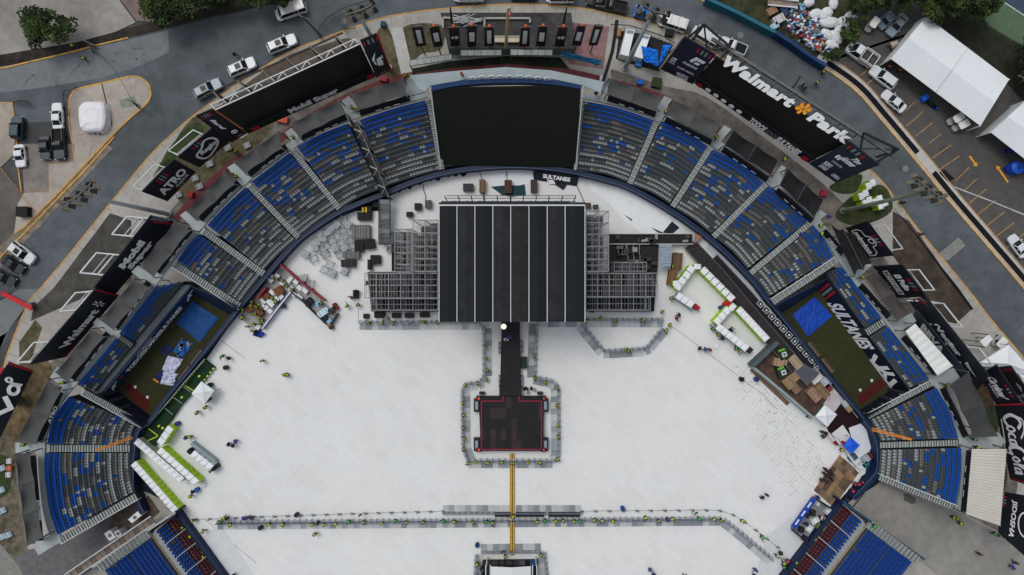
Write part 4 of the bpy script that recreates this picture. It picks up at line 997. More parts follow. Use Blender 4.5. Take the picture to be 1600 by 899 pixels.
# dark back-of-house platform on the right with grid frames
r = empty('stage_platform', U(1000, 380, .24), 'long dark platform with white frames right of the stage', 'platform')
dp = mat((36, 34, 34), 0.8, 0.25)
mb = MB(); mb.slab([U(*p, 1.6) for p in ((952, 366), (1082, 366), (1082, 381), (952, 381))], 0.25, dp); mb.build('deck', r)
mb = MB(); mb.slab([U(*p, 1.4) for p in ((952, 382), (1029, 382), (1027, 425), (952, 425))], 0.25, dp); mb.build('deck', r)
for y_ in (365.5, 381.5):
 mb = MB(); mb.bar(U(952, y_, 1.9), U(1083, y_, 1.9), 0.12, mat((180, 182, 180))); mb.build('edge_rail', r)
for (x0, y0, x1, y1) in ((966, 382, 978, 391), (980, 382, 999, 399), (966, 391, 979, 398), (981, 399, 1000, 407)):
 mb = MB(); P = [U(x0, y0, 2), U(x1, y0, 2), U(x1, y1, 2), U(x0, y1, 2)]
 for i in range(4): mb.bar(P[i], P[(i+1) % 4], 0.1, sc_m)
 mb.bar((P[0]+P[1])/2, (P[2]+P[3])/2, 0.1, sc_m); mb.build('frame', r)
mb = MB(); mb.prism([(U(*p, 0).x, U(*p, 0).y) for p in ((1082, 365), (1093, 371), (1082, 382))], 1.4, 1.65, mat((140, 106, 80))); mb.build('end_board', r)
for k in range(22):
 x, y = rd.choice([(rd.uniform(955, 1025), rd.uniform(384, 422)), (rd.uniform(955, 1078), rd.uniform(368, 379))]); c = U(x, y, 1.6)
 mb = MB(); mb.box((c.x, c.y, 2.0), (rd.uniform(.4, 1.6), rd.uniform(.3, .9), .7), rd.choice([mat((30, 32, 34)), mat((52, 54, 58)), mat((88, 90, 92)), mat((66, 60, 56)), mat((130, 134, 136))]), rd.choice([0, .1, PI/2])); mb.build('equipment_case', r)
scaffold('narrow pipe scaffold standing on the long dark right platform', [960, 972, 984, 996, 1010], [410, 424], 6.0, 5, dk(4, 1, 3, .5, sc_deck))
# corrugated pale awning and brown boxes right
r = empty('pale_canopy', U(1037, 405, .24), 'pale blue-grey sheet canopy right of the dark platform', 'canopy')
mb = MB()
for k in range(7): mb.slab([U(1030, 382+k*5, 3.0), U(1050-k*0.3, 382+k*5, 3.0), U(1049-k*0.3, 386.5+k*5, 3.15), U(1030, 386.5+k*5, 3.15)], 0.05, mat((128, 142, 154), 0.6, 0.1))
mb.build('sheets', r)
for (x, y) in ((1030, 382), (1050, 382), (1030, 417), (1048, 417)):
 mb = MB(); p = U(x, y, 3); mb.bar(p, (p.x, p.y, .24), 0.08, sc_m); mb.build('post', r)
def crate(px, py, w, d, h, ang, m, label, cat='crate', name='crate', group=None, lid=None, z=0.24):
 c = U(px, py, z); r_ = empty(name, c, label, cat, group, rz=ang or .002)
 mb = MB(); mb.box((0, 0, h/2), (w, d, h), m); mb.build('body', r_)
 l_ = lid or m
 mb = MB(); mb.box((0, 0, h+0.03), (w+0.05, d+0.05, 0.06), l_)
 mb.box((-w*0.3, 0, h+0.075), (0.06, d*0.9, 0.03), blk); mb.box((w*0.3, 0, h+0.075), (0.06, d*0.9, 0.03), blk)
 mb.build('lid', r_); return r_
crate(1056, 409, 1.5, 2.9, 1.3, -0.1, mat((96, 74, 52)), 'tall brown crate right of the pale canopy, upper one')
crate(1048, 434, 1.3, 2.6, 1.3, -0.15, mat((110, 82, 54)), 'tall brown crate right of the scaffold, lower one')
# dark ramps beside the right field wall
ramp_m = mat((44, 40, 42), 0.85, 0.2, 0.5); ramp_l = mat((78, 80, 82), 0.7, 0.15)
def plank_way(label, A, B, z, m, n=26, edge=ramp_l, name='access_ramp'):
 r = empty(name, U(*((P2(A[0])+P2(A[-1]))/2), 0.24), label, 'ramp')
 a_, b_ = resample(A, n), resample(B, n); mb = MB()
 for i in range(n-1):
  e = (a_[i+1]-a_[i])*0.04; f = (b_[i+1]-b_[i])*0.04
  mb.slab([U(*(a_[i]+e), z), U(*(a_[i+1]), z), U(*(b_[i+1]), z), U(*(b_[i]+f), z)], 0.2, m)
 mb.build('deck', r)
 for L in (a_, b_):
  mb = MB()
  for i in range(n-1): mb.bar(U(*L[i], z+0.1), U(*L[i+1], z+0.1), 0.14, edge)
  mb.build('edge_rail', r)
 return r
plank_way('wide dark ramp running down along the right field wall', [(1070, 388), (1110, 432), (1160, 492), (1205, 545), (1246, 592)], [(1086, 376), (1128, 420), (1178, 480), (1224, 532), (1264, 580)], 1.2, ramp_m, 22)
plank_way('narrow dark ramp between the wall and the wide ramp', [(1110, 408), (1160, 462), (1210, 520), (1262, 580)], [(1120, 398), (1172, 454), (1222, 512), (1274, 572)], 0.9, mat((30, 28, 34), 0.85, 0.2), 16)
strip('liner_strip', [(1105, 385), (1140, 418), (1170, 448), (1190, 468)], 9, 0.25, 0.32, mat((176, 182, 188), 0.7, 0.06))
# white framed squares along the ramp
for i in range(11):
 t_ = i/10; x, y = lerp(1188, 1277, t_), lerp(475, 572, t_)
 r = empty('square_sign', U(x, y, 1.3), '%s white-framed square panel down the narrow dark ramp' % nth(i), 'panel', 'white-framed panels on the ramp', rz=math.radians(-47))
 mb = MB();
 for (a_, b_) in (((-.5, -.45), (.5, -.45)), ((.5, -.45), (.5, .45)), ((.5, .45), (-.5, .45)), ((-.5, .45), (-.5, -.45))): mb.bar((*a_, .1), (*b_, .1), .08, wht)
 mb.build('frame', r); mb = MB(); mb.box((0.05, 0, .08), (.34, .3, .08), wht); mb.box((0, 0, .02), (.95, .85, .03), mat((30, 30, 36))); mb.build('centre_block', r)

# ------------------------------------------------------------------ runway, B-stage
bs = mat((22, 20, 22), 0.55, 0.25, 0.5); bs2 = mat((44, 34, 38), 0.55, 0.3, 0.7)
redl = mat((150, 24, 58), 0.5, 0);
run = empty('catwalk', U(800, 560, .24), 'long black catwalk running from the stage to the square platform', 'catwalk')
mb = MB()
for k in range(14):
 y0_, y1_ = 503+k*8.3, 503+(k+1)*8.3-0.25; w = 14.5 if k < 12 else 17
 for s_ in (0, 1):
  x0_ = 783.5 if k < 12 else 780; xm = 797.5; x1_ = 812.5 if k < 12 else 815
  a_, b_ = (x0_, xm-0.2) if s_ == 0 else (xm+0.2, x1_)
  mb.slab([U(a_, y0_, 1.7), U(b_, y0_, 1.7), U(b_, y1_, 1.7), U(a_, y1_, 1.7)], 0.15, bs)
mb.build('deck', run)
mb = MB(); mb.slab([U(784, 503, 1.5), U(812, 503, 1.5), U(814, 618, 1.5), U(781, 618, 1.5)], 1.2, mat((12, 12, 12))); mb.build('skirt', run)
for (x, y) in ((781.5, 544), (814.5, 542), (781.5, 596), (814.5, 596)):
 for dy in (-4.5, 4.5):
  r = empty('side_step', U(x, y+dy, .24), 'black edged grey step at the %s side of the catwalk, %s %s' % ('left' if x < 800 else 'right', 'upper pair' if y < 570 else 'lower pair', 'top' if dy < 0 else 'bottom'), 'step')
  mb = MB(); c = U(x, y+dy, 1.0); mb.box((c.x, c.y, 1.0), (0.42, 0.85, 0.06), mat((120, 132, 140))); mb.build('tread', r)
  mb = MB(); mb.box((c.x, c.y, .62), (0.55, 1.0, .66), blk); mb.build('frame', r)
sq = empty('square_stage', U(799, 662, .24), 'black square stage with a red line and grid joints', 'stage')
mb = MB(); mb.slab([U(*p, 1.5) for p in ((748, 620), (850, 620), (849, 705), (751, 705))], 1.2, mat((14, 12, 14))); mb.build('skirt', sq)
mb = MB(); nx, ny = 12, 5
for i in range(nx):
 for j in range(ny):
  x0_, x1_ = 750+i*8.25, 750+(i+1)*8.25-0.35; y0_, y1_ = 620+j*17, 620+(j+1)*17-0.35
  mb.slab([U(x0_, y0_, 1.75), U(x1_, y0_, 1.75), U(x1_, y1_, 1.75), U(x0_, y1_, 1.75)], 0.12, bs2 if rd.random() < .3 else bs)
mb.build('deck', sq)
mb = MB(); mb.slab([U(*p, 1.66) for p in ((750, 620), (849, 620), (849, 705), (750, 705))], 0.05, mat((78, 76, 80))); mb.build('joint_grid', sq)
for seg in ([(786, 619), (786, 627), (752, 627), (752, 702.5), (846, 702.5), (846, 627), (811, 627), (811, 619)],):
 mb = MB()
 for a_, b_ in zip(seg, seg[1:]): mb.bar(U(*a_, 1.78), U(*b_, 1.78), 0.13, redl, 0.03)
 mb.build('red_line', sq)
for (x, y, l) in ((745, 633, 'upper left'), (852, 633, 'upper right'), (745, 694, 'lower left'), (852, 694, 'lower right')):
 r = empty('monitor_wedge', U(x, y, .24), 'grey topped black speaker box at the %s corner of the square stage' % l, 'speaker')
 mb = MB(); c = U(x, y, .8); mb.box((c.x, c.y, .8), (1.0, 2.2, 1.1), blk); mb.build('cabinet', r)
 mb = MB(); mb.box((c.x, c.y, 1.4), (.5, 1.4, .06), mat((124, 140, 148))); mb.build('grille', r)
 r2 = empty('corner_light', U(x+(3 if x < 800 else -3), y+(-10 if y < 660 else 9), .24), 'small red lamp box at the %s corner of the square stage' % l, 'lamp')
 mb = MB(); c = U(x+(3 if x < 800 else -3), y+(-10 if y < 660 else 9), 1.5); mb.box((c.x, c.y, .9), (.9, .7, 1.3), blk); mb.build('housing', r2)
 mb = MB(); mb.box((c.x, c.y, 1.58), (.35, .35, .06), mat((220, 60, 40), em=0.4)); mb.build('lens', r2)
for (x, y, l) in ((753, 614, 'left'), (843.5, 614, 'right')):
 mb = MB(); c = U(x, y, .5); mb.box((c.x, c.y, .7), (.9, .45, .9), blk); mb.box((c.x, c.y, 1.2), (.6, .3, .1), mat((40, 40, 42))); mb.build('speaker', label='small black speaker above the %s corner of the square stage' % l, cat='speaker')
crate(818, 566, 1.1, 1.9, 1.0, 0, mat((36, 44, 44)), 'dark green case right beside the catwalk', 'case', 'flight_case')
for i, (x, y) in enumerate(((820, 607), (825, 613), (830, 607), (835, 609), (823, 607))):
 crate(x, y, .55, .4, .4, 0.5+i*0.5, mat((130, 140, 146)) if i % 2 else mat((40, 42, 46)), ['pale', 'dark', 'grey', 'blue-grey', 'black'][i]+' small box in the clutter above the square stage, right side', 'box', 'equipment_box')
# lit round lamp and cable tray
r = empty('stage_lamp', U(787, 511, .24), 'glowing round white lamp at the head of the catwalk', 'lamp')
mb = MB(); c = U(787, 510.5, 4.2);
for k in range(6):
 a0, a1 = PI*k/6, PI*(k+1)/6
mb2 = bmesh.new(); bmesh.ops.create_icosphere(mb2, subdivisions=2, radius=0.48)
mb.merge([v.co.copy() for v in mb2.verts], [tuple(v.index for v in f.verts) for f in mb2.faces], Matrix.Translation((c.x, c.y, 4.2)), mat((250, 240, 220), 0.4, 0, em=1.0)); mb2.free(); mb.build('globe', r)
mb = MB(); mb.bar((c.x, c.y, .24), (c.x, c.y, 3.8), .08, blk); mb.build('pole', r)
yel = mat((196, 150, 22), 0.5, 0.12)
for sx in (-1.9, 1.9):
 for j in range(17):
  y0_ = 709+j*9.35
  if j == 16 and sx < 0: pass
  r = empty('cable_ramp', U(800.5+sx, y0_+4.6, .25), '%s yellow cable ramp from the top in the %s lane' % (nth(j), 'left' if sx < 0 else 'right'), 'cable ramp', 'yellow cable ramps in a line')
  mb = MB(); c = U(800.5+sx, y0_+4.6, .25); mb.box((c.x, c.y, .31), (.40, 1.0, .12), mat((30, 28, 24))); mb.build('base', r)
  mb = MB(); mb.box((c.x, c.y, .39), (.27, .98, .05), yel); mb.build('lid', r)

# mixing position at the bottom
foh = empty('control_tent', U(799, 900, .24), 'white pitched tent roof of the mixing position at the bottom', 'tent')
mb = MB(); mb.slab([U(767, 885.5, 4), U(799, 887, 4.5), U(799, 960, 4.5), U(767, 960, 4)], .06, white_p); mb.slab([U(799, 887, 4.5), U(829.5, 885, 4), U(829.5, 960, 4), U(799, 960, 4.5)], .06, white_p); mb.build('roof', foh)
for x in (762, 836):
 mb = MB(); mb.bar(U(x-3 if x < 800 else x+3, 884, 4), U(x-3 if x < 800 else x+3, 950, 4), .15, wht); mb.bar(U(x+4 if x < 800 else x-4, 883, 4), U(x+4 if x < 800 else x-4, 950, 4), .15, wht); mb.build('side_beam', foh)
for (x, y) in ((760, 884), (838, 884)):
 mb = MB(); p = U(x, y, 4); mb.bar(p, (p.x, p.y, .24), .15, wht); mb.build('leg', foh)
r = empty('mixing_riser', U(799, 880, .24), 'dark equipment riser in front of the white tent roof', 'platform')
mb = MB(); mb.slab([U(*p, 1.0) for p in ((754, 877), (840, 876), (842, 930), (752, 930))], .7, mat((24, 24, 28))); mb.build('deck', r)
mb = MB()
for i, (x, w, m_) in enumerate(((762, 1, mat((60, 46, 44))), (774, 1.4, mat((50, 46, 50))), (784, 1.2, mat((40, 42, 46))), (795, 1.5, mat((52, 40, 44))), (806, 1.2, mat((44, 44, 50))), (816, 1.0, mat((70, 66, 70))), (833, 1.1, mat((30, 66, 104))))):
 c = U(x, 879, 1.4); mb = MB(); mb.box((c.x, c.y, 1.4), (w, .7, .8), m_); mb.build('equipment_rack', r)

# ------------------------------------------------------------------ crowd barricades
plate_ms = [mat((166, 170, 172), 0.6, 0.1), mat((140, 146, 150), 0.6, 0.1), mat((122, 128, 132), 0.6, 0.1), mat((176, 178, 176), 0.6, 0.1)]
bar_m = mat((112, 122, 134), 0.5, 0.1, metal=0.2)
BPRO = []
for k, pm in enumerate(plate_ms):
 r = proto('crowd_barrier')
 mb = MB(); mb.box((0, -0.62, .03), (1.04, 1.1, .04), pm); mb.build('foot_plate', r)
 mb = MB(); mb.bar((-.5, 0, 1.12), (.5, 0, 1.12), .1, bar_m); mb.bar((-.5, 0, .1), (.5, 0, .1), .07, bar_m)
 for x in (-.5, -.25, 0, .25, .5): mb.bar((x, 0, .05), (x, 0, 1.1), .06 if abs(x) < .4 else .09, bar_m)
 mb.bar((-.5, 0.35, .35), (.5, 0.35, .35), .22, mat((150, 156, 160), 0.5, 0.1), .06)
 mb.bar((-.42, 0, 1.0), (-.42, .55, .05), .06, bar_m); mb.bar((.42, 0, 1.0), (.42, .55, .05), .06, bar_m)
 mb.build('railing', r); BPRO.append(r)
brng = random.Random(8)
BAR_COUNT = [0]
def barrier_line(px, where, flip=False, group='crowd barriers lining the corridors', step=9.2, start=0):
 pts = [P2(p) for p in px]; L = plen(pts); n = max(1, int(round(L/step))); i = 0
 rs = resample(pts, n+1); idx = start
 for a_, b_ in zip(rs, rs[1:]):
  c = (a_+b_)/2; w0, w1 = U(*a_, .25), U(*b_, .25); d = w1-w0; rz = math.atan2(d.y, d.x)+(PI if flip else 0)
  lab = '%s grey barrier panel %s' % (nth(idx), where)
  copy_tree(brng.choice(BPRO), U(*c, .25), rz, lab, 'crowd barrier', group, sc=(d.length*0.98, 1, 1)); idx += 1
 return idx
barrier_line([(562, 505), (750, 505)], 'from the left below the stage, left of the catwalk', )
barrier_line([(752, 506), (758, 515), (758, 592), (748, 599), (728, 601), (724, 610), (725, 700), (733, 720)], 'down the left corridor beside the catwalk', flip=True)
barrier_line([(733, 721), (863, 721)], 'from the left below the square stage')
barrier_line([(837, 506), (834, 590), (866, 597), (871, 606), (872, 712), (865, 720)], 'down the right corridor beside the catwalk')
barrier_line([(838, 501), (1036, 501)], 'from the left below the stage, right of the catwalk')
barrier_line([(908, 508), (943, 550), (1010, 546), (1036, 514)], 'round the slanted pen below the right scaffold')
barrier_line([(340, 817), (1126, 811)], 'from the left along the long lower corridor')
barrier_line([(1130, 812), (1165, 840), (1205, 874)], 'down the slanting line at the lower right')
barrier_line([(692, 800), (798, 800)], 'in the short upper row left of the cable ramps', flip=True)
barrier_line([(806, 800), (908, 800)], 'in the short upper row right of the cable ramps', flip=True)
barrier_line([(752, 861), (845, 860)], 'from the left around the mixing tent top', flip=True)
barrier_line([(746, 866), (744, 905)], 'down the left side of the mixing tent', flip=True)
barrier_line([(849, 862), (854, 905)], 'down the right side of the mixing tent')
for r in BPRO: drop(r)
for (x0, x1, l) in ((773, 797, 'left of the cable ramps'), (806, 850, 'right of the cable ramps, first'), (857, 906, 'right of the cable ramps, second')):
 mb = MB(); mb.slab([U(x0, 802, 1.0), U(x1, 802, 1.0), U(x1, 808, 1.0), U(x0, 808, 1.0)], .7, blk); mb.build('black_bench_box', label='long black box inside the double barrier row, '+l, cat='box')
# rope line on light posts
postm = mat((70, 74, 80), 0.5, 0)
PP = proto('rope_stanchion'); mb = MB(); mb.bar((0, 0, 0), (0, 0, 1.0), .09, postm); mb.build('post', PP); mb = MB(); mb.bar((-.35, 0.25, .04), (.35, -.25, .04), .1, postm); mb.bar((-.3, -.2, .04), (.3, .2, .04), .06, postm); mb.build('foot', PP)
def posts(px, n, where):
 P = resample(px, n)
 for i, p in enumerate(P): copy_tree(PP, U(*p, .25), 0.3, '%s slim rope post %s' % (nth(i), where), 'rope post', 'rope posts on the white flooring')
 mb = MB()
 for a_, b_ in zip(P, P[1:]): mb.bar(U(*a_, 1.2), U(*b_, 1.2), .05, postm)
 mb.build('rope', label='thin dark rope strung between the posts '+where, cat='rope')
posts([(308, 812), (400, 808), (545, 803), (693, 799)], 20, 'along the upper edge of the left lower corridor')
posts([(909, 799), (1120, 797), (1140, 801), (1170, 820), (1215, 855)], 16, 'along the upper edge of the right lower corridor')
drop(PP)

# ================================================================== BANNERS, SCREENS, SHADES
ban = mat((24, 27, 36), 0.55, 0.08, 0.5); ban2 = mat((26, 25, 29), 0.55, 0.08, 0.5); screen_m = mat((28, 26, 25), 0.5, 0.15, 0.4)
redm = mat((158, 28, 44), 0.55, 0.05); grym = mat((120, 128, 134), 0.6, 0.05)
truss_w = mat((186, 190, 190), 0.5, 0.05); truss_b = mat((28, 28, 30), 0.5, 0.1); truss_g = mat((92, 92, 90), 0.6, 0.15)
def ticks(Q, mb_r, mb_g, u0, du, v0, v1, slant=0.03, n=4, w=0.5):
 """row of slanted dashes: red, grey, grey, red"""
 for i in range(n):
  u = u0+du*i; mm = mb_r if i in (0, n-1) else mb_g
  Q.poly(mm, [(u, v1), (u+du*w, v1), (u+du*w+slant, v0), (u+slant, v0)], redm if mm is mb_r else grym)
def banner(label, q, zb, m=None, name='banner', cat='banner', texts=(), tick=(), zt=None, group=None, extra=None, cam_legs=None, leg_px=26):
 zt = zt if zt is not None else auto_z(q, zb)
 root, Q = panel(name, label, cat, q, zt, zb, m or ban, 0.2, group, 'face')
 for (s_, cu, cv, w, h, kw) in texts:
  kw = dict(kw); mm = kw.pop('m', letters); mb = MB(); Q.text(mb, s_, cu, cv, w, h, mm, **kw); mb.build('lettering', root)
 if tick:
  a, b = MB(), MB()
  for t_ in tick: ticks(Q, a, b, *t_)
  a.build('red_dashes', root); b.build('grey_dashes', root)
 if extra: extra(root, Q)
 return root, Q
def back_truss(root, Q, ts, depth, m=truss_w, drop_z=0.75, legs=True, w=0.22):
 """rear support frames standing behind the banner; ts = (u0,u1) pairs"""
 out = Vector((Q.c[0].x+Q.c[1].x, Q.c[0].y+Q.c[1].y, 0)).normalized()
 zt = max(Q.c[0].z, Q.c[1].z)*1.0
 for (u0, u1) in ts:
  a, b = Q.at(u0, 0.04), Q.at(u1, 0.04)
  mb = MB(); A = Vector((a.x, a.y, zt*drop_z)); B = Vector((b.x, b.y, zt*drop_z)); Ao, Bo = A+out*depth, B+out*depth
  mb.bar(A, Ao, w, m); mb.bar(B, Bo, w, m); mb.bar(Ao, Bo, w, m); mb.bar(A+out*depth*0.45, B+out*depth*0.45, w, m)
  mb.bar(a-out*-0.3, Ao, w*0.7, m); mb.bar(b-out*-0.3, Bo, w*0.7, m)
  mb.bar(A+out*depth*.8-Vector((0, 0, 1.6)), B+out*depth*.8-Vector((0, 0, 1.6)), w*.8, m)
  for (e0, e1) in ((A, Ao), (B, Bo)): mb.bar(e0-Vector((0, 0, 2.4)), e1, w*.7, m); mb.bar(e0, e1-Vector((0, 0, 2.4)), w*.7, m)
  for p in (Ao, Bo): mb.bar(p, (p.x, p.y, 0.12), w, m); mb.bar(p, (p.x-out.x*depth*0.9, p.y-out.y*depth*0.9, 0.6), w*0.7, m)
  mb.build('support_frame', root)

# ---- left
qB1 = [(147, 450), (236, 337), (276, 348), (172, 470)]
def ex(root, Q):
 mb = MB(); Q.poly(mb, [(0.93, 0.2), (0.955, 0.2), (0.99, 0.95), (0.965, 0.95)], redm); mb.build('red_stripe', root)
 mb = MB()
 for k in range(3): Q.poly(mb, [(0.955+k*0.022, 0.05), (0.966+k*0.022, 0.05), (0.995+k*0.015, 0.7), (0.985+k*0.015, 0.7)], grym)
 mb.build('grey_stripes', root); back_truss(root, Q, ((0.18, 0.46), (0.72, 0.97)), 5.2)
banner('black facade banner reading Mobil Super on the left side', qB1, 6.5, texts=(('Mobil', 0.52, 0.36, 0.36, 0.30, dict(bold=0.06)), ('Super', 0.55, 0.70, 0.36, 0.30, dict(bold=0.06))), extra=ex)
qB2 = [(47, 570), (151, 450), (186, 462), (104, 558)]
def ex(root, Q):
 mb = MB()
 for k in range(6):
  a_ = PI*k/3; cx, cy = 0.83, 0.52
  Q.poly(mb, [(cx+0.012*math.cos(a_-.3), cy+0.06*math.sin(a_-.3)), (cx+0.04*math.cos(a_-.18), cy+0.24*math.sin(a_-.18)), (cx+0.04*math.cos(a_+.18), cy+0.24*math.sin(a_+.18)), (cx+0.012*math.cos(a_+.3), cy+0.06*math.sin(a_+.3))], letters)
 mb.build('spark_emblem', root)
 mb = MB(); Q.poly(mb, [(0.97, 0), (0.985, 0), (1.0, 0.95), (0.985, 0.98)], redm); Q.poly(mb, [(0.02, 0.88), (0.3, 0.93), (0.3, 0.96), (0.0, 0.95)], redm); mb.build('red_stripe', root)
 back_truss(root, Q, ((0.03, 0.3), (0.72, 0.97)), 4.6)
banner('black facade banner reading Walmart with a spark on the left side', qB2, 6.5, texts=(('Walmart', 0.47, 0.58, 0.56, 0.30, dict(bold=0.05)),), extra=ex)
qB3 = [(-60, 672), (14, 566), (52, 580), (-10, 706)]
def ex(root, Q):
 mb = MB(); Q.poly(mb, [(0.97, 0.0), (1.0, 0.0), (1.0, 0.98), (0.985, 0.98)], redm); mb.build('red_stripe', root)
 mb = MB(); Q.line(mb, [(0.40, 0.62), (0.52, 0.88), (0.60, 0.55)], 0.75, letters); Q.ring(mb, 0.72, 0.66, 0.055, 0.16, 0.6, letters); Q.line(mb, [(0.775, 0.5), (0.80, 0.82)], .6, letters); Q.ring(mb, 0.80, 0.36, 0.025, 0.10, 0.35, letters); mb.build('lettering', root)
banner('black banner with large white letters at the far left edge', qB3, 6.5, extra=ex)
mb = MB(); mb.slab([U(*p, 5) for p in ((-10, 576), (12, 574), (14, 584), (-10, 590))], .1, redm); mb.build('red_sheet', label='red panel edge behind the far left banner', cat='panel')
# small wall banners upper left
banner('small black banner reading ATRO standing over the left lawn', [(222, 300), (272, 249), (306, 269), (262, 315)], 4.0, texts=(('ATRO', 0.52, 0.55, 0.80, 0.32, dict(bold=0.05)), ('INSIDE', 0.66, 0.80, 0.4, 0.09, dict(bold=0.02))),
    tick=((0.36, 0.075, 0.06, 0.30, 0.0), (0.42, 0.08, 0.86, 0.97, 0.0)), extra=lambda r, Q: back_truss(r, Q, ((0.05, 0.75),), 3.2, w=0.16))
def ex(root, Q):
 mb = MB();
 pts = [(0.22, 0.62), (0.24, 0.46), (0.34, 0.40), (0.46, 0.34), (0.58, 0.2), (0.70, 0.2), (0.78, 0.34), (0.77, 0.55), (0.68, 0.70), (0.52, 0.80), (0.36, 0.86), (0.26, 0.8)]
 P = [(p.x, p.y) for p in catmull(pts, 4, True)]
 Q.line(mb, P, 0.42, letters, closed=True); mb.build('oval_outline', root); back_truss(root, Q, ((0.05, 0.75),), 3.2, w=0.16)
banner('small black banner reading Regio inside a white outline', [(277, 246), (333, 199), (366, 216), (312, 262)], 4.0, texts=(('Regio', 0.52, 0.54, 0.42, 0.26, dict(bold=0.06, shear=0.1)),), tick=((0.34, 0.08, 0.04, 0.22, 0.0), (0.42, 0.08, 0.9, 0.98, 0.0)), extra=ex)
def ex(root, Q):
 mb = MB(); Q.text(mb, 'Berel', 0.42, 0.40, 0.20, 0.34, letters, bold=0.03, rot=90, shear=0.15); mb.build('lettering', root)
 mb = MB(); Q.ellipse(mb, 0.62, 0.78, 0.17, 0.055, letters); mb.build('white_oval', root)
 mb = MB()
 for k in range(3): Q.ellipse(mb, 0.53+k*0.09, 0.78, 0.03, 0.02, ban, 0.07)
 mb.build('oval_marks', root)
 mb = MB(); mb.bar(Q.c[1], Q.c[2], .22, mat((170, 100, 70))); mb.build('edge_strip', root)
banner('black side panel with a small white oval left of the left screen', [(306, 182), (333, 170), (387, 208), (362, 223)], 7.0, ban2, tick=((0.15, 0.16, 0.03, 0.13, 0.0), (0.45, 0.12, 0.9, 0.96, 0.0)), zt=15, extra=ex)

# ---- big left screen
def ex(root, Q):
 mb = MB(); Q.band(mb, 0, 1, .84, 1, mat((22, 24, 26)), .25); mb.build('lower_band', root)
 mb = MB(); Q.text(mb, 'Mobil Super', 0.53, 0.89, 0.38, 0.19, letters, bold=0.06, off=0.38); mb.build('lettering', root)
 mb = MB(); Q.poly(mb, [(0.045, 0.86), (0.10, 0.86), (0.10, 0.99), (0.045, 0.99)], redm, .38); Q.poly(mb, [(0.94, 0.86), (0.99, 0.86), (0.99, 0.99), (0.94, 0.99)], redm, .38); mb.build('red_marks', root)
 mb = MB(); mb.bar(Q.c[0]+Q.n*.1, Q.c[1]+Q.n*.1, .16, truss_w); mb.build('top_edge', root)
 # rear lattice
 out = Vector((Q.c[0].x+Q.c[1].x, Q.c[0].y+Q.c[1].y, 0)).normalized(); a, b = Q.c[0], Q.c[1]
 for (dpt, z, m_) in ((1.1, a.z-.3, truss_w), (1.6, a.z-5, truss_g)):
  mb = MB(); mb.bar(a+out*dpt+Vector((0, 0, z-a.z)), b+out*dpt+Vector((0, 0, z-a.z)), .13, m_)
  for i in range(13):
   p = a.lerp(b, i/12)+Vector((0, 0, z-a.z)); mb.bar(p, p+out*dpt, .1, m_)
   if i < 12 and i % 2: mb.bar(p, a.lerp(b, (i+1)/12)+Vector((0, 0, z-a.z))+out*dpt, .12, m_)
  mb.build('lattice', root)
 for i in range(6):
  p = a.lerp(b, (i+0.3)/5.6); q = p+out*5.5; mb = MB(); z = a.z*0.62
  mb.bar((p.x, p.y, z+1), (q.x, q.y, z), .24, truss_g); mb.bar((q.x, q.y, .12), (q.x, q.y, z), .28, mat((60, 50, 46))); mb.bar((q.x, q.y, .3), (p.x, p.y, z*.8), .18, truss_g); mb.build('rear_post', root)
 mb = MB(); p, q = a+out*5.5, b+out*5.5; z = a.z*.62; mb.bar((p.x, p.y, z), (q.x, q.y, z), .24, mat((60, 50, 46))); mb.bar((p.x, p.y, z*.5), (q.x, q.y, z*.5), .2, truss_g); mb.build('rear_beam', root)
banner('huge black screen with Mobil Super along its lower edge, upper left', [(336, 171), (562, 68), (586, 118), (388, 207)], 7.0, screen_m, 'billboard_screen', 'billboard', extra=ex, zt=15.5)
def ex(root, Q):
 mb = MB(); Q.text(mb, 'Vector', 0.62, 0.62, 0.44, 0.24, letters, bold=0.07, rot=90, spacing=0.9); mb.build('lettering', root)
 mb = MB(); Q.poly(mb, [(0.18, 0.50), (0.52, 0.36), (0.30, 0.56), (0.36, 0.68), (0.26, 0.66)], letters); mb.build('arrow_emblem', root)
 mb = MB(); mb.bar(Q.c[1], Q.c[2], .18, redm); mb.build('red_edge', root)
banner('black panel reading Vector at the right end of the left screen', [(563, 64), (589, 53), (611, 110), (588, 122)], 7.0, ban, 'sponsor_billboard', 'billboard', tick=((0.06, 0.26, 0.03, 0.14, 0.0), (0.2, 0.2, 0.9, 0.97, 0.0)), zt=20, extra=ex)
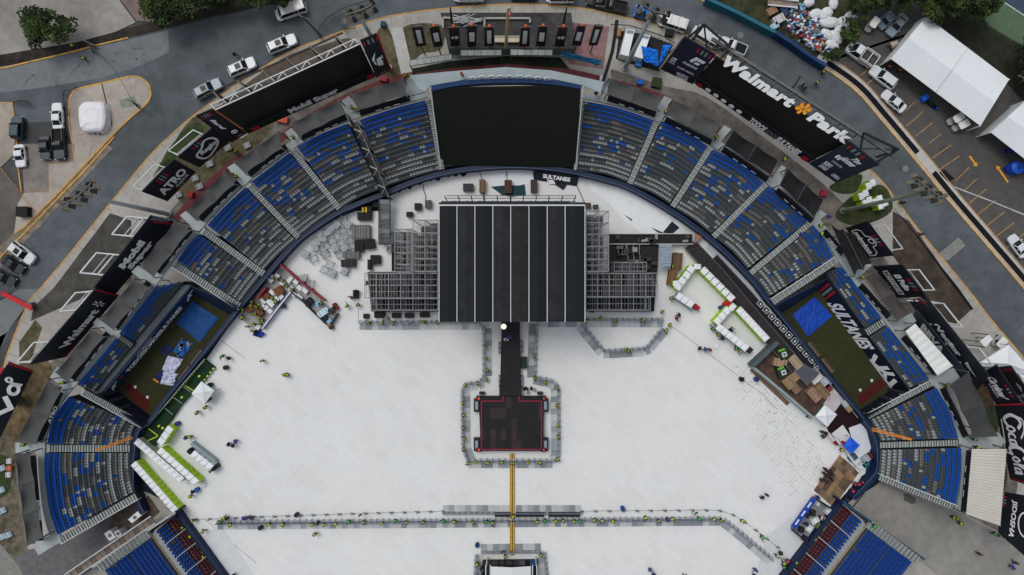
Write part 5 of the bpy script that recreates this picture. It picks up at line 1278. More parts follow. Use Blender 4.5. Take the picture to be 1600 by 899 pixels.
# ---- big right screen
def ex(root, Q):
 mb = MB(); Q.band(mb, 0, 1, .80, 1, mat((20, 22, 26)), .25); mb.build('lower_band', root)
 mb = MB(); Q.poly(mb, [(0.025, 0.88), (0.065, 0.88), (0.065, 1.0), (0.025, 1.0)], redm, .4); Q.poly(mb, [(0.93, 0.88), (0.975, 0.88), (0.975, 1.0), (0.93, 1.0)], redm, .4); mb.build('red_marks', root)
 mb = MB(); Q.poly(mb, [(-0.02, 0.88), (0.01, 0.88), (0.01, 1.0), (-0.02, 1.0)], grym, .4); mb.build('grey_mark', root)
 for k in range(5):
  mb = MB(); Q.ellipse(mb, 0.115+k*0.066, 0.895, 0.021, 0.055, letters, .42); mb.build('white_disc', root)
  mb = MB(); Q.text(mb, 'IIIII', 0.115+k*0.066, 0.975, 0.046, 0.03, letters, bold=0.0, off=.42, spacing=1.6); mb.build('small_marks', root)
 mb = MB(); Q.text(mb, 'TODOS', 0.54, 0.90, 0.13, 0.17, letters, bold=.05, off=.42); Q.text(mb, 'SOMOS', 0.655, 0.905, 0.085, 0.13, grym, bold=.0, off=.42); Q.text(mb, 'SULTANES', 0.80, 0.90, 0.19, 0.17, letters, bold=.05, off=.42); mb.build('lettering', root)
 out = Vector((Q.c[0].x+Q.c[1].x, Q.c[0].y+Q.c[1].y, 0)).normalized(); a, b = Q.c[0], Q.c[1]
 d = (b-a).normalized(); upv = (Q.c[0]-Q.c[3]).normalized()
 # big raised letters on the top edge
 def rowtext(s_, u0, u1, m_):
  vs_, fs_ = text_mesh(s_, 0.06, 1.1); hgt = 1.8
  for (dz, nm) in ((0, 'sign_letters'),):
   mb = MB(); k = mb.mi(m_);
   # tilted letters: lean outward on top, solid depth
   base = len(mb.v); lift = Vector((0, 0, 1))*0.75+out*0.75
   for layer in (0.0, -0.5):
    for (x, y) in vs_: mb.v.append(a.lerp(b, lerp(u0, u1, x))+lift*(y*hgt-0.2)+Q.n*(0.5+layer)+Vector((0, 0, 0.1)))
   nV = len(vs_)
   for f in fs_:
    mb.f.append(tuple(base+i for i in f)); mb.m.append(k); mb.f.append(tuple(base+nV+i for i in reversed(f))); mb.m.append(k)
   edges = {}
   for f in fs_:
    for i in range(len(f)):
     e = (f[i], f[(i+1) % len(f)]); edges[e] = edges.get(e, 0)+1
   for (i, j) in list(edges):
    if (j, i) not in edges: mb.f.append((base+i, base+j, base+nV+j, base+nV+i)); mb.m.append(mb.mi(mat((60, 64, 66))))
   mb.build(nm, root)
 wl = mat((222, 224, 224), 0.5, 0.02)
 rowtext('Walmart', 0.03, 0.56, wl); rowtext('Park', 0.69, 0.985, wl)
 mb = MB(); cc = a.lerp(b, 0.625)+(Vector((0, 0, 1))*0.75+out*0.75)*.85+Q.n*.5; e1 = d*.72; e2 = (Vector((0, 0, 1))*.7+out*.7)*.72
 for k in range(6):
  g_ = PI/6+PI*k/3; v1 = e1*math.cos(g_)+e2*math.sin(g_); v2 = e1*-math.sin(g_)+e2*math.cos(g_)
  P_ = [cc+v1*.35-v2*.18, cc+v1*1.2-v2*.34, cc+v1*1.5, cc+v1*1.2+v2*.34, cc+v1*.35+v2*.18]
  mb.face(P_, mat((240, 160, 40), 0.5, 0)); mb.face([p-Q.n*.3 for p in reversed(P_)], mat((240, 160, 40), 0.5, 0))
  for i in range(5): mb.face([P_[i], P_[(i+1) % 5], P_[(i+1) % 5]-Q.n*.3, P_[i]-Q.n*.3], mat((190, 110, 30), 0.5, 0))
 mb.build('spark_emblem', root)
 for (dp, dz, m_, w_) in ((1.2, -2.5, truss_g, .3), (2.6, -1.0, truss_g, .45), (2.2, -5.0, truss_g, .3)):
  mb = MB(); mb.bar(a+out*dp+Vector((0, 0, dz))-d*3, b+out*dp+Vector((0, 0, dz))+d*6, w_, m_); mb.build('rear_beam', root)
 for i in range(9):
  p = a.lerp(b, i/8); mb = MB(); mb.bar(p+Vector((0, 0, -1)), p+out*2.6+Vector((0, 0, -1)), .18, truss_g); mb.bar(p+out*2.6+Vector((0, 0, -1)), (p.x+out.x*3.5, p.y+out.y*3.5, .12), .25, truss_g); mb.build('rear_post', root)
 for (e, sg) in ((a, -1), (b, 1)):
  mb = MB(); p = e+d*sg*5.5
  mb.bar(e+out*2.6, p+out*3.4, .3, truss_b); mb.bar(e+Vector((0, 0, -4)), p+Vector((0, 0, -4)), .3, truss_b); mb.bar(p+out*3.4, p+Vector((0, 0, -4))-out*2, .3, truss_b); mb.bar(e+Vector((0, 0, -4)), p+out*3.4, .2, truss_b); mb.bar(e+out*2.6, p+Vector((0, 0, -4))-out*2, .2, truss_b)
  q = p+out*3.4; mb.bar(q, (q.x, q.y, .12), .3, truss_b); mb.build('end_truss', root)
banner('huge black screen topped by big white Walmart Park letters', [(1119, 89), (1327, 223), (1264, 253), (1084, 127)], 7.0, screen_m, 'billboard_screen', 'billboard', extra=ex, zt=15.5)
def f1(root, Q):
 mb = MB(); Q.poly(mb, [(0.52, 0.42), (0.62, 0.26), (0.92, 0.26), (0.88, 0.34), (0.68, 0.34), (0.60, 0.45)], letters); Q.poly(mb, [(0.66, 0.44), (0.70, 0.37), (0.83, 0.37), (0.80, 0.44)], letters); mb.build('racing_emblem', root)
 mb = MB(); Q.text(mb, 'FUELING', 0.62, 0.52, 0.42, 0.06, letters, bold=.03, shear=.1); Q.text(mb, 'CLUBES UNIDOS', 0.60, 0.70, 0.50, 0.05, letters, bold=.02); Q.text(mb, 'NUEVO', 0.62, 0.86, 0.34, 0.08, letters, bold=.05); Q.text(mb, 'ZAMAS', 0.64, 0.94, 0.34, 0.07, letters, bold=.05); Q.text(mb, 'LOTE', 0.16, 0.58, 0.14, 0.12, letters, bold=.04); Q.text(mb, 'ORIGEN', 0.16, 0.68, 0.18, 0.035, letters, bold=.02); mb.build('lettering', root)
 mb = MB(); mb.bar(Q.c[0], Q.c[3], .2, mat((150, 140, 120))); mb.build('edge_strip', root)
banner('navy sponsor panel with racing emblem at the left end of the right screen', [(1068, 57), (1118, 86), (1082, 132), (1031, 108)], 7.0, mat((22, 26, 50), 0.55, 0.08, .5), 'sponsor_billboard', 'billboard', tick=((0.52, 0.12, 0.04, 0.16, 0.0), (0.1, 0.14, 0.96, 0.99, 0.0)), zt=20, extra=f1)
def ex(root, Q):
 mb = MB(); Q.text(mb, 'Tim', 0.60, 0.22, 0.26, 0.11, letters, bold=.05, shear=.3); Q.text(mb, 'Hortons', 0.52, 0.35, 0.40, 0.14, letters, bold=.05, shear=.3)
 Q.text(mb, 'NUEVO', 0.30, 0.70, 0.24, 0.12, letters, bold=.05); Q.text(mb, 'ZAMAS', 0.32, 0.83, 0.26, 0.11, letters, bold=.05); Q.text(mb, 'OMEGA', 0.78, 0.84, 0.26, 0.10, letters, bold=.05); Q.text(mb, 'CONSTRUCTORA', 0.42, 0.56, 0.34, 0.06, letters, bold=.0); mb.build('lettering', root)
 mb = MB(); Q.ellipse(mb, 0.22, 0.42, 0.05, 0.07, letters, .05, 6); Q.poly(mb, [(0.27, 0.36), (0.33, 0.36), (0.33, 0.48), (0.27, 0.48)], letters); mb.build('shield_emblem', root)
banner('navy sponsor panel with Tim Hortons lettering right of the right screen', [(1328, 222), (1374, 258), (1306, 286), (1264, 256)], 7.0, mat((32, 42, 56), 0.55, 0.08, .5), 'sponsor_billboard', 'billboard', tick=((0.08, 0.15, 0.03, 0.14, 0.0),), zt=19, extra=ex)
# ---- right side banners (read with their tops outwards, from upper left to lower right)
def ex(root, Q):
 mb = MB(); P = [(0.12, 0.58), (0.18, 0.45), (0.34, 0.45), (0.40, 0.28), (0.52, 0.20), (0.64, 0.28), (0.68, 0.45), (0.84, 0.45), (0.92, 0.58), (0.92, 0.80), (0.12, 0.80)]
 Q.line(mb, P, 0.16, letters, closed=True); Q.ring(mb, 0.52, 0.38, 0.07, 0.09, .18, letters, n=12); mb.build('crest_outline', root); back_truss(root, Q, ((0.15, 0.85),), 3.6, w=.16)
banner('small black banner reading mission with a crest outline', [(1355, 346), (1396, 400), (1355, 404), (1321, 357)], 4.5, ban, texts=(('mission', 0.52, 0.68, 0.68, 0.20, dict(bold=.06)),), tick=((0.36, 0.09, 0.06, 0.2, 0.02), (0.4, 0.09, 0.88, 0.98, 0.0)), extra=ex, zt=10)
def ex(root, Q):
 mb = MB(); Q.line(mb, [(0.14, 0.60), (0.16, 0.76), (0.86, 0.80), (0.88, 0.64), (0.14, 0.60)], .2, letters); mb.build('plate_outline', root); back_truss(root, Q, ((0.15, 0.8),), 3.8, w=.2)
banner('black banner with a slanted white plate below the mission banner', [(1409, 414), (1447, 464), (1402, 466), (1364, 417)], 4.5, ban, texts=(('El Pollo', 0.52, 0.38, 0.5, 0.22, dict(bold=.06)), ('CARNITAS', 0.5, 0.70, 0.6, 0.13, dict(bold=.04))), tick=((0.42, 0.1, 0.06, 0.2, 0.03), (0.4, 0.1, 0.88, 0.98, 0.0)), extra=ex, zt=11)
def ex(root, Q):
 mb = MB(); Q.poly(mb, [(0.745, 0.42), (0.93, 0.56), (0.745, 0.60), (0.79, 0.53)], letters); Q.poly(mb, [(0.79, 0.49), (0.87, 0.555), (0.80, 0.565)], ban, .07); mb.build('arrow_emblem', root)
 mb = MB(); Q.poly(mb, [(0.0, 0.62), (0.03, 0.45), (0.09, 0.16), (0.075, 0.12), (0.0, 0.40)], redm); mb.build('red_chevron', root)
 mb = MB(); Q.poly(mb, [(0.0, 0.36), (0.055, 0.12), (0.05, 0.06), (0.0, 0.2)], grym); mb.build('grey_chevron', root)
 back_truss(root, Q, ((0.05, 0.36), (0.62, 0.86)), 4.4, w=.22)
banner('long navy banner reading Vector on the right side', [(1446, 464), (1545, 588), (1527, 610), (1419, 470)], 6.5, mat((22, 28, 40), 0.55, 0.08, .5), texts=(('Vector', 0.49, 0.50, 0.36, 0.30, dict(bold=.06)),), extra=ex, zt=14)
banner('slate banner reading BBVA below the long navy banner', [(1431, 484), (1520, 595), (1500, 600), (1424, 500)], 6.3, mat((44, 52, 66), 0.55, 0.08, .5), texts=(('BBVA', 0.36, 0.45, 0.40, 0.60, dict(bold=.05)),), zt=9.5)
def ex2(root, Q):
 mb = MB(); Q.text(mb, 'Cardenal', 0.50, 0.46, 0.62, 0.30, letters, bold=.05, shear=.25); Q.text(mb, 'HERMANOS', 0.56, 0.68, 0.44, 0.09, letters, bold=.02); mb.build('lettering', root)
banner('navy banner with white script beside the small white tent', [(1556, 570), (1595, 630), (1556, 632), (1527, 588)], 6.8, ban, tick=((0.5, 0.09, 0.06, 0.18, 0.0), (0.3, 0.09, 0.86, 0.98, 0.0)), zt=12.5, extra=ex2)
def ex2(root, Q):
 mb = MB(); Q.poly(mb, [(0.28, 0.30), (0.36, 0.16), (0.46, 0.30), (0.40, 0.44)], letters); Q.poly(mb, [(0.47, 0.32), (0.55, 0.24), (0.58, 0.40), (0.50, 0.46)], letters); mb.build('leaf_emblem', root)
 mb = MB(); Q.poly(mb, [(0.02, 0.0), (0.08, 0.0), (0.08, 1), (0.04, 1)], redm); mb.build('red_stripe', root)
banner('black banner with a white leaf emblem at the right edge', [(1578, 572), (1640, 660), (1606, 662), (1560, 574)], 6.8, ban, texts=(('Aura', 0.58, 0.6, 0.2, 0.3, dict(bold=.04)),), zt=13, extra=ex2)
def cc(root, Q):
 mb = MB()
 def crv(pts, w): Q.line(mb, [(p.x, p.y) for p in catmull(pts, 5)], w, letters)
 crv([(0.30, 0.30), (0.24, 0.20), (0.17, 0.30), (0.14, 0.52), (0.19, 0.74), (0.27, 0.66)], .55)
 crv([(0.16, 0.30), (0.20, 0.12), (0.32, 0.12), (0.42, 0.26)], .3)
 crv([(0.31, 0.44), (0.28, 0.58), (0.31, 0.70), (0.35, 0.58), (0.33, 0.44), (0.31, 0.44)], .36); crv([(0.42, 0.46), (0.385, 0.5), (0.38, 0.66), (0.43, 0.68)], .36)
 crv([(0.50, 0.46), (0.46, 0.5), (0.46, 0.68), (0.50, 0.64), (0.51, 0.44), (0.52, 0.7)], .36)
 crv([(0.68, 0.30), (0.62, 0.20), (0.56, 0.30), (0.54, 0.52), (0.57, 0.74), (0.64, 0.68)], .55); crv([(0.64, 0.70), (0.60, 0.92), (0.44, 0.86), (0.20, 0.84)], .3)
 crv([(0.70, 0.44), (0.67, 0.58), (0.70, 0.70), (0.73, 0.58), (0.70, 0.44)], .36); crv([(0.77, 0.70), (0.76, 0.4), (0.79, 0.14), (0.80, 0.3), (0.765, 0.55)], .34)
 crv([(0.86, 0.46), (0.82, 0.5), (0.82, 0.68), (0.86, 0.64), (0.865, 0.44), (0.885, 0.7)], .36)
 mb.build('script_lettering', root)
 mb = MB(); Q.poly(mb, [(0.0, 0.0), (0.02, 0.0), (0.02, 0.97), (0.0, 0.97)], redm); Q.poly(mb, [(0.955, 0.02), (0.97, 0.02), (0.985, 0.97), (0.97, 0.97)], redm); mb.build('red_stripes', root)
banner('black banner with flowing white Coca-Cola script at the right edge', [(1600, 630), (1622, 764), (1578, 749), (1554, 632)], 6.8, mat((24, 26, 32), 0.55, 0.08, .5), zt=14, extra=cc)
def jd(root, Q):
 mb = MB(); Q.text(mb, 'JIDOSHA', 0.5, 0.55, 0.74, 0.22, letters, bold=.03); Q.ring(mb, 0.5, 0.16, 0.20, 0.2, .25, letters); mb.build('lettering', root)
 mb = MB()
 for k, mm in enumerate((redm, grym, grym, redm)): Q.poly(mb, [(0.1+k*0.07, 0.86), (0.13+k*0.07, 0.86), (0.13+k*0.07, 0.98), (0.10+k*0.07, 0.98)], mm)
 mb.build('dashes', root)
banner('black banner reading JIDOSHA in the lower right corner', [(1612, 776), (1604, 872), (1559, 832), (1570, 769)], 6.8, ban, zt=12, extra=jd)
banner('dark banner reading SULTANES fallen on the floor below the wall', [(834, 267), (904, 277), (901, 291), (834, 281)], 0.4, mat((24, 34, 42), 0.6, 0.1), 'fallen_banner', 'banner', texts=(('SULTANES', 0.52, 0.40, 0.62, 0.48, dict(bold=.05)),), zt=1.0)
mb = MB(); mb.face([U(*p, 0.5) for p in ((862, 285), (886, 288), (880, 297))], mat((24, 30, 38))); mb.face([U(*p, 0.55) for p in ((853, 278), (864, 279), (868, 288), (858, 288))], mat((200, 202, 206))); mb.build('torn_flap', label='torn dark and white flap hanging off the fallen banner', cat='cloth')

# ---- ten tall flags on the front plaza
FL = [[(643, 42), (660, 40.5), (666, 70.5), (651, 73)], [(670.3, 42.8), (686, 39.8), (692, 72), (678, 73.5)], [(700.3, 42.8), (717.6, 42), (719, 71.3), (704.8, 72)], [(728.8, 40.5), (745.3, 39.8), (743.8, 73.5), (731, 73.5)], [(756.6, 42), (772.3, 42), (771.6, 72), (757, 72)],
   [(814, 42.8), (828.5, 42), (827, 72), (811, 72.8)], [(841, 41), (856, 41), (851.7, 73), (837.5, 72)], [(872.7, 42), (887.7, 42), (881, 72.8), (866, 72)], [(902, 39.8), (915.5, 41), (907, 72), (893, 70.5)], [(928.3, 39.8), (942.6, 41), (932.8, 70.5), (920, 70.5)]]
for i, q in enumerate(FL):
 def ex(root, Q, i=i):
  if i in (2, 7):
   mb = MB(); Q.line(mb, [(0.2, 0.55), (0.3, 0.47), (0.45, 0.5), (0.6, 0.46), (0.8, 0.47), (0.72, 0.56)], .26, letters); Q.line(mb, [(0.32, 0.5), (0.3, 0.58)], .2, letters); Q.line(mb, [(0.6, 0.5), (0.62, 0.6)], .2, letters); mb.build('emblem', root)
  else:
   w, h = (0.22, 0.34) if i in (0, 4, 5, 9) else (0.27, 0.22)
   mb = MB(); Q.poly(mb, [(0.5-w, 0.5-h), (0.5+w, 0.5-h), (0.5+w, 0.5+h), (0.5-w, 0.5+h)], letters); mb.build('white_field', root)
   mb = MB()
   for k in range(5): Q.poly(mb, [(0.5-w*.6, 0.5-h*.7+k*h*.33), (0.5+w*.6, 0.5-h*.7+k*h*.33), (0.5+w*.6, 0.5-h*.7+k*h*.33+h*.08), (0.5-w*.6, 0.5-h*.7+k*h*.33+h*.08)], grym, .07)
   mb.build('small_print', root)
  if i in (0, 2, 4, 5, 7, 9):
   mb = MB(); Q.poly(mb, [(0.0, 0.0), (1, 0.0), (1, 0.06), (0.0, 0.06)], mat((110, 30, 40))); Q.poly(mb, [(0.0, 0.94), (1, 0.94), (1, 1), (0, 1)], mat((110, 30, 40))); mb.build('red_bands', root)
  P = [Q.at(0, 0), Q.at(1, 0), Q.at(1, 1), Q.at(0, 1)]; mb = MB()
  for a, b in zip(P, P[1:]+P[:1]): mb.bar(a, b, .13, truss_g)
  mb.build('frame', root)
  mb = MB(); c = Q.at(.5, 1); t_ = Q.at(.5, -.05); mb.bar((c.x, c.y, .12), (c.x, c.y, c.z), .2, truss_g); mb.bar(Q.at(.5, 0)-Q.n*.3, Q.at(.5, 1)-Q.n*.3, .16, truss_g); mb.build('pole', root)
  if i not in (0, 9):
   mb = MB(); mb.box(tuple(Q.at(.5, -0.04)), (.35, .35, .5), mat((190, 90, 40))); mb.build('orange_lamp', root)
 banner('%s tall black flag from the left on the front plaza' % nth(i), q, 4.0, mat((22, 22, 28), .6, .1), 'flag_banner', 'flag banner', zt=12.0, group='tall black flags on the front plaza', extra=ex)

# ---- shade sails and solid canopies above the walkway
sail_m = mat((74, 75, 74), 0.85, 0.12, 0.5, 0.1, 0.2); sail_b = mat((24, 24, 26), 0.8, 0.3, 0.5)
def sail(label, q, z, m=sail_m, sag=0.07, cat='shade sail', name='shade_sail', posts_=True, zi=None, nseg=2):
 """q: TL,TR,BR,BL ; outer edge first; scalloped edges"""
 r = empty(name, U(sum(p[0] for p in q)/4, sum(p[1] for p in q)/4, .15), label, cat, 'shade sails above the upper walkway')
 a, b, c, d = [P2(p) for p in q]; zi = zi if zi is not None else z-.6; N = 8*nseg; M_ = 6; g = []
 for j in range(M_+1):
  row = []
  for i in range(N+1):
   u_, v_ = i/N, j/M_; p = a.lerp(b, u_).lerp(d.lerp(c, u_), v_); s_ = math.sin(PI*((u_*nseg) % 1.0 if u_ < 1 else 0))
   cen = (d.lerp(c, u_)-a.lerp(b, u_)); p = p+cen*(0.5-v_)*sag*2*s_*abs(0.5-v_)*2
   row.append(U(p.x, p.y, lerp(z, zi, v_)-0.5*s_*math.sin(PI*v_)*1.2))
  g.append(row)
 mb = MB()
 for j in range(M_):
  for i in range(N):
   mb.slab([g[j][i], g[j][i+1], g[j+1][i+1], g[j+1][i]], .04, m)
 mb.build('fabric', r)
 mb = MB()
 for k in range(1, nseg):
  i = k*8
  for j in range(M_): mb.bar(g[j][i]+Vector((0, 0, .05)), g[j+1][i]+Vector((0, 0, .05)), .1, mat((74, 72, 68)))
 mb.build('seam', r)
 if posts_:
  for (i, j) in ((0, 0), (N, 0), (N, M_), (0, M_)):
   mb = MB(); p = g[j][i]; mb.bar((p.x, p.y, ZTOP if j else .15), p, .16, truss_g); mb.build('post', r)
 return r
SAILS = [
 ('first shade sail right of the backdrop wall', [(952, 122), (1034, 150), (1025, 173), (948, 148)], sail_m),
 ('second shade sail right of the backdrop wall', [(1052, 156), (1127, 192), (1114, 217), (1041, 180)], sail_m),
 ('black shade sail below the lower edge of the right screen', [(1147, 204), (1216, 250), (1204, 274), (1132, 228)], sail_b),
 ('black shade sail beside the panel with Tim Hortons lettering', [(1232, 264), (1287, 312), (1272, 340), (1218, 290)], sail_b),
 ('black bunched shade sail beside the mission banner', [(1298, 350), (1336, 366), (1362, 412), (1336, 432)], sail_b),
 ('grey-brown shade sail beside the banner with the slanted plate', [(1370, 424), (1422, 490), (1402, 502), (1352, 434)], mat((66, 63, 61), .85, .12, .5)),
 ('grey shade sail beside the lower right fan-shaped seats', [(1514, 581), (1560, 682), (1520, 684), (1484, 602)], mat((58, 59, 60), .85, .12, .5)),
 ('shade sail below the Vector panel, upper left of the backdrop wall', [(547, 147), (630, 122), (636, 150), (560, 172)], sail_m),
 ('shade sail below the lower edge of the left screen', [(454, 192), (530, 156), (541, 178), (467, 215)], sail_m),
 ('shade sail below the left end of the left screen', [(366, 252), (434, 206), (441, 232), (384, 272)], sail_m),
 ('shade sail beside the small Regio and ATRO banners', [(292, 329), (350, 267), (367, 288), (307, 343)], sail_m),
 ('shade sail beside the Mobil Super facade banner', [(219, 412), (272, 346), (298, 360), (240, 434)], sail_m),
 ('shade sail between the Walmart banner and the left strip of seats', [(156, 498), (208, 437), (234, 450), (178, 516)], sail_m),
 ('shade sail above the left fan-shaped seats, upper one', [(86, 582), (142, 514), (163, 527), (106, 598)], sail_m),
 ('shade sail above the left fan-shaped seats, lower one', [(24, 690), (74, 594), (96, 611), (57, 692)], sail_m)]
for (l, q, m_) in SAILS: sail(l, q, 11.2, m_)
sail('long grey shade sail with two seams at the lower left', [(22, 711), (20, 780), (42, 853), (66, 841), (46, 770), (47, 707)][0:1]+[(41, 853), (67, 840), (47, 707)], 11.2, sail_m, nseg=3)
def canopy(label, q, z, m, ridge=None, ribs=14):
 r = empty('flat_canopy', U(sum(p[0] for p in q)/4, sum(p[1] for p in q)/4, .15), label, 'canopy')
 mb = MB(); a, b, c, d = [P2(p) for p in q]
 for k in range(ribs):
  t0, t1 = k/ribs, (k+1)/ribs; A, B, Cc, D = a.lerp(b, t0), a.lerp(b, t1), d.lerp(c, t1), d.lerp(c, t0); tm = (t0+t1)/2; Am, Dm = a.lerp(b, tm), d.lerp(c, tm)
  mb.slab([U(*A, z), U(*Am, z+.08), U(*Dm, z+.08), U(*D, z)], .1, m); mb.slab([U(*Am, z+.08), U(*B, z), U(*Cc, z), U(*Dm, z+.08)], .1, m)
 mb.build('roof_sheet', r)
 for p in (a, b, c, d):
  mb = MB(); w = U(*p, z); mb.bar((w.x, w.y, .15), w, .15, truss_g); mb.build('post', r)
 return r
canopy('white flat canopy below the BBVA banner', [(1430, 506), (1489, 572), (1465, 587), (1415, 518)], 11, mat((206, 208, 206), .6, .05, .5), ribs=8)
canopy('large beige ribbed canopy beside the Coca-Cola banner', [(1573, 702), (1563, 822), (1510, 804), (1519, 702)], 11, mat((182, 178, 168), .7, .06, .5), ribs=24)
# black fascia strips with sponsor lettering between sails and walkway
fascia = mat((18, 19, 23), .7, .15)
FS = [([(1025, 178), (950, 152)], ''), ([(1112, 222), (1040, 186)], ''), ([(1200, 280), (1130, 232)], ''), ([(1270, 345), (1214, 296)], ''), ([(1318, 396), (1288, 360)], 'ORIG'), ([(1390, 495), (1345, 445)], ''), ([(1464, 584), (1412, 526)], ''), ([(1510, 682), (1474, 606)], ''), ([(1507, 800), (1516, 704)], '')]
for i, (seg, tx) in enumerate(FS):
 b, a = [P2(p) for p in seg]; d = (b-a).normalized(); n = Vector((d.y, -d.x));
 if (P2((800, 450))-a).dot(n) > 0: n = -n
 q = [tuple(a+n*2.5), tuple(b+n*2.5), tuple(b-n*6), tuple(a-n*6)]
 root, Q = panel('sponsor_board', '%s black sponsor board clockwise along the right upper walkway' % nth(i), 'sponsor board', q, 10.3, ZTOP+.15, fascia, .15, 'sponsor boards along the upper walkway')
 if tx: mb = MB(); Q.text(mb, tx, .5, .55, .42, .6, letters, bold=.04); mb.build('lettering', root)
 else:
  mb = MB()
  for k in range(3): Q.poly(mb, [(.25+k*.2, .6), (.36+k*.2, .6), (.36+k*.2, .75), (.25+k*.2, .75)], letters)
  mb.build('white_marks', root)
FSL = [([(62, 845), (50, 712)], 'telcel'), ([(60, 690), (94, 612)], 'ATRO'), ([(112, 592), (168, 520)], ''), ([(180, 512), (232, 440)], 'CEMEX'[:0]), ([(245, 425), (298, 357)], ''), ([(312, 342), (372, 284)], ''), ([(388, 272), (447, 228)], ''), ([(470, 214), (541, 182)], ''), ([(562, 176), (640, 152)], '')]
for i, (seg, tx) in enumerate(FSL):
 a, b = [P2(p) for p in seg]; d = (b-a).normalized(); n = Vector((d.y, -d.x))
 if (P2((800, 450))-a).dot(n) > 0: n = -n
 q = [tuple(a+n*2.5), tuple(b+n*2.5), tuple(b-n*6), tuple(a-n*6)]
 root, Q = panel('sponsor_board', '%s black sponsor board clockwise along the left upper walkway' % nth(i), 'sponsor board', q, 10.3, ZTOP+.15, fascia, .15, 'sponsor boards along the upper walkway')
 if tx: mb = MB(); Q.text(mb, tx, .35 if tx == 'telcel' else .55, .5, .24 if tx == 'telcel' else .34, .7, letters, bold=.04); mb.build('lettering', root)
 else:
  mb = MB();
  for k in range(3): Q.poly(mb, [(.3+k*.18, .7), (.42+k*.18, .7), (.42+k*.18, .85), (.3+k*.18, .85)], letters)
  mb.build('white_marks', root)

# ---- front plaza buildings
droof = mat((56, 56, 56), .9, .3, .8, .3, .2)
r = empty('service_building', U(790, 50, .12), 'low dark-roofed building behind the tall black flags', 'building')
mb = MB(); mb.slab([U(*p, 3.2) for p in ((688, 20), (893, 20), (897, 76), (700, 76))], 3.0, droof, mat((120, 118, 112))); mb.build('roof', r)
for seg in ([(692, 44), (692, 28), (752, 31)], [(757, 44), (757, 29), (828, 29), (828, 36)]):
 mb = MB()
 for a, b in zip(seg, seg[1:]): mb.bar(U(*a, 3.5), U(*b, 3.5), .3, mat((150, 148, 140)))
 mb.build('parapet', r)
mb = MB(); mb.slab([U(*p, 3.9) for p in ((773, 59), (815, 59), (815, 66), (773, 66))], .5, mat((176, 168, 148))); mb.build('beige_beam', r)
mb = MB(); mb.slab([U(*p, 3.7) for p in ((772, 56), (815, 56), (815, 58), (772, 58))], .3, mat((150, 148, 140))); mb.build('beige_beam', r)
mb = MB(); rr = random.Random(4)
for k in range(30):
 x, y = rr.uniform(716, 748), rr.uniform(26, 36); a_ = rr.uniform(-.5, .5); c = U(x, y, 3.5+rr.random()*.4); d = Vector((math.cos(a_), math.sin(a_), 0))*rr.uniform(.6, 1.8); mb.bar(c-d, c+d, .12, mat((150, 152, 156)))
mb.build('scrap_pile', label='tangle of pale metal scrap on the dark roof', cat='scrap pile')
mb = MB(); a, b = U(790.5, 74, 4), U(794, 12, 16); mb.tube(a, b, .3, .2, mat((168, 146, 96), .5, .1), 8); o = mb.build('flag_pole', label='tall beige flagpole rising between the ten flags', cat='flagpole')
mb = MB();
for k, m_ in enumerate((mat((40, 120, 60)), mat((190, 190, 186)), mat((170, 40, 40)))): mb.slab([U(792+k*2.2, 13+k*1.5, 15.5), U(797+k*1.2, 12+k*4, 15.5), U(799, 19+k*3, 15), U(794+k*1.5, 22+k*1.5, 15)], .05, m_)
mb.build('flag', o)
for (xa, ya, xb, yb) in ((706, 32, 703.5, 12), (880.5, 33, 885.5, 12)):
 mb = MB(); mb.tube(U(xa, ya+4, 6), U(xb, yb, 14), .22, .12, blk, 6); mb.build('thin_pole', label='thin dark pole leaning up %s the row of flags' % ('left in' if xa < 800 else 'right in'), cat='pole')
# skylight rows
aw = mat((186, 192, 186), .5, .06); awf = mat((36, 90, 76), .6, .1)
for (P0, P1, n, l) in (((641, 99), (706, 89), 6, 'left'), ((720, 83), (783.5, 82.5), 6, 'middle'), ((798, 82), (863, 82.5), 6, 'right')):
 r = empty('skylight_awning', U((P0[0]+P1[0])/2, P0[1], .15), 'row of six pale square awning panels in green frames, %s of three' % l, 'awning')
 a, b = P2(P0), P2(P1)
 for k in range(n):
  p, q = a.lerp(b, k/n), a.lerp(b, (k+.94)/n); mb = MB(); mb.slab([U(p.x, p.y-4.2, 5), U(q.x, q.y-4.2, 5), U(q.x+.4, q.y+4, 4.6), U(p.x+.4, p.y+4, 4.6)], .1, aw); mb.build('panel', r)
 mb = MB(); mb.slab([U(a.x-1, a.y-5, 4.5), U(b.x+1, b.y-5, 4.5), U(b.x+1, b.y+5, 4.3), U(a.x-1, a.y+5, 4.3)], .12, awf); mb.build('frame', r)
 for p in (a, b):
  mb = MB(); w = U(p.x, p.y+4, 4.3); mb.bar((w.x, w.y, .15), w, .14, awf); mb.build('post', r)
tarp([(877, 80), (940, 95), (937, 103), (876, 88)], 4.0, mat((30, 92, 130), .6, .15), 'long torn blue tarp beside the last flags', 'tarp', 'tarp', 9, .4)

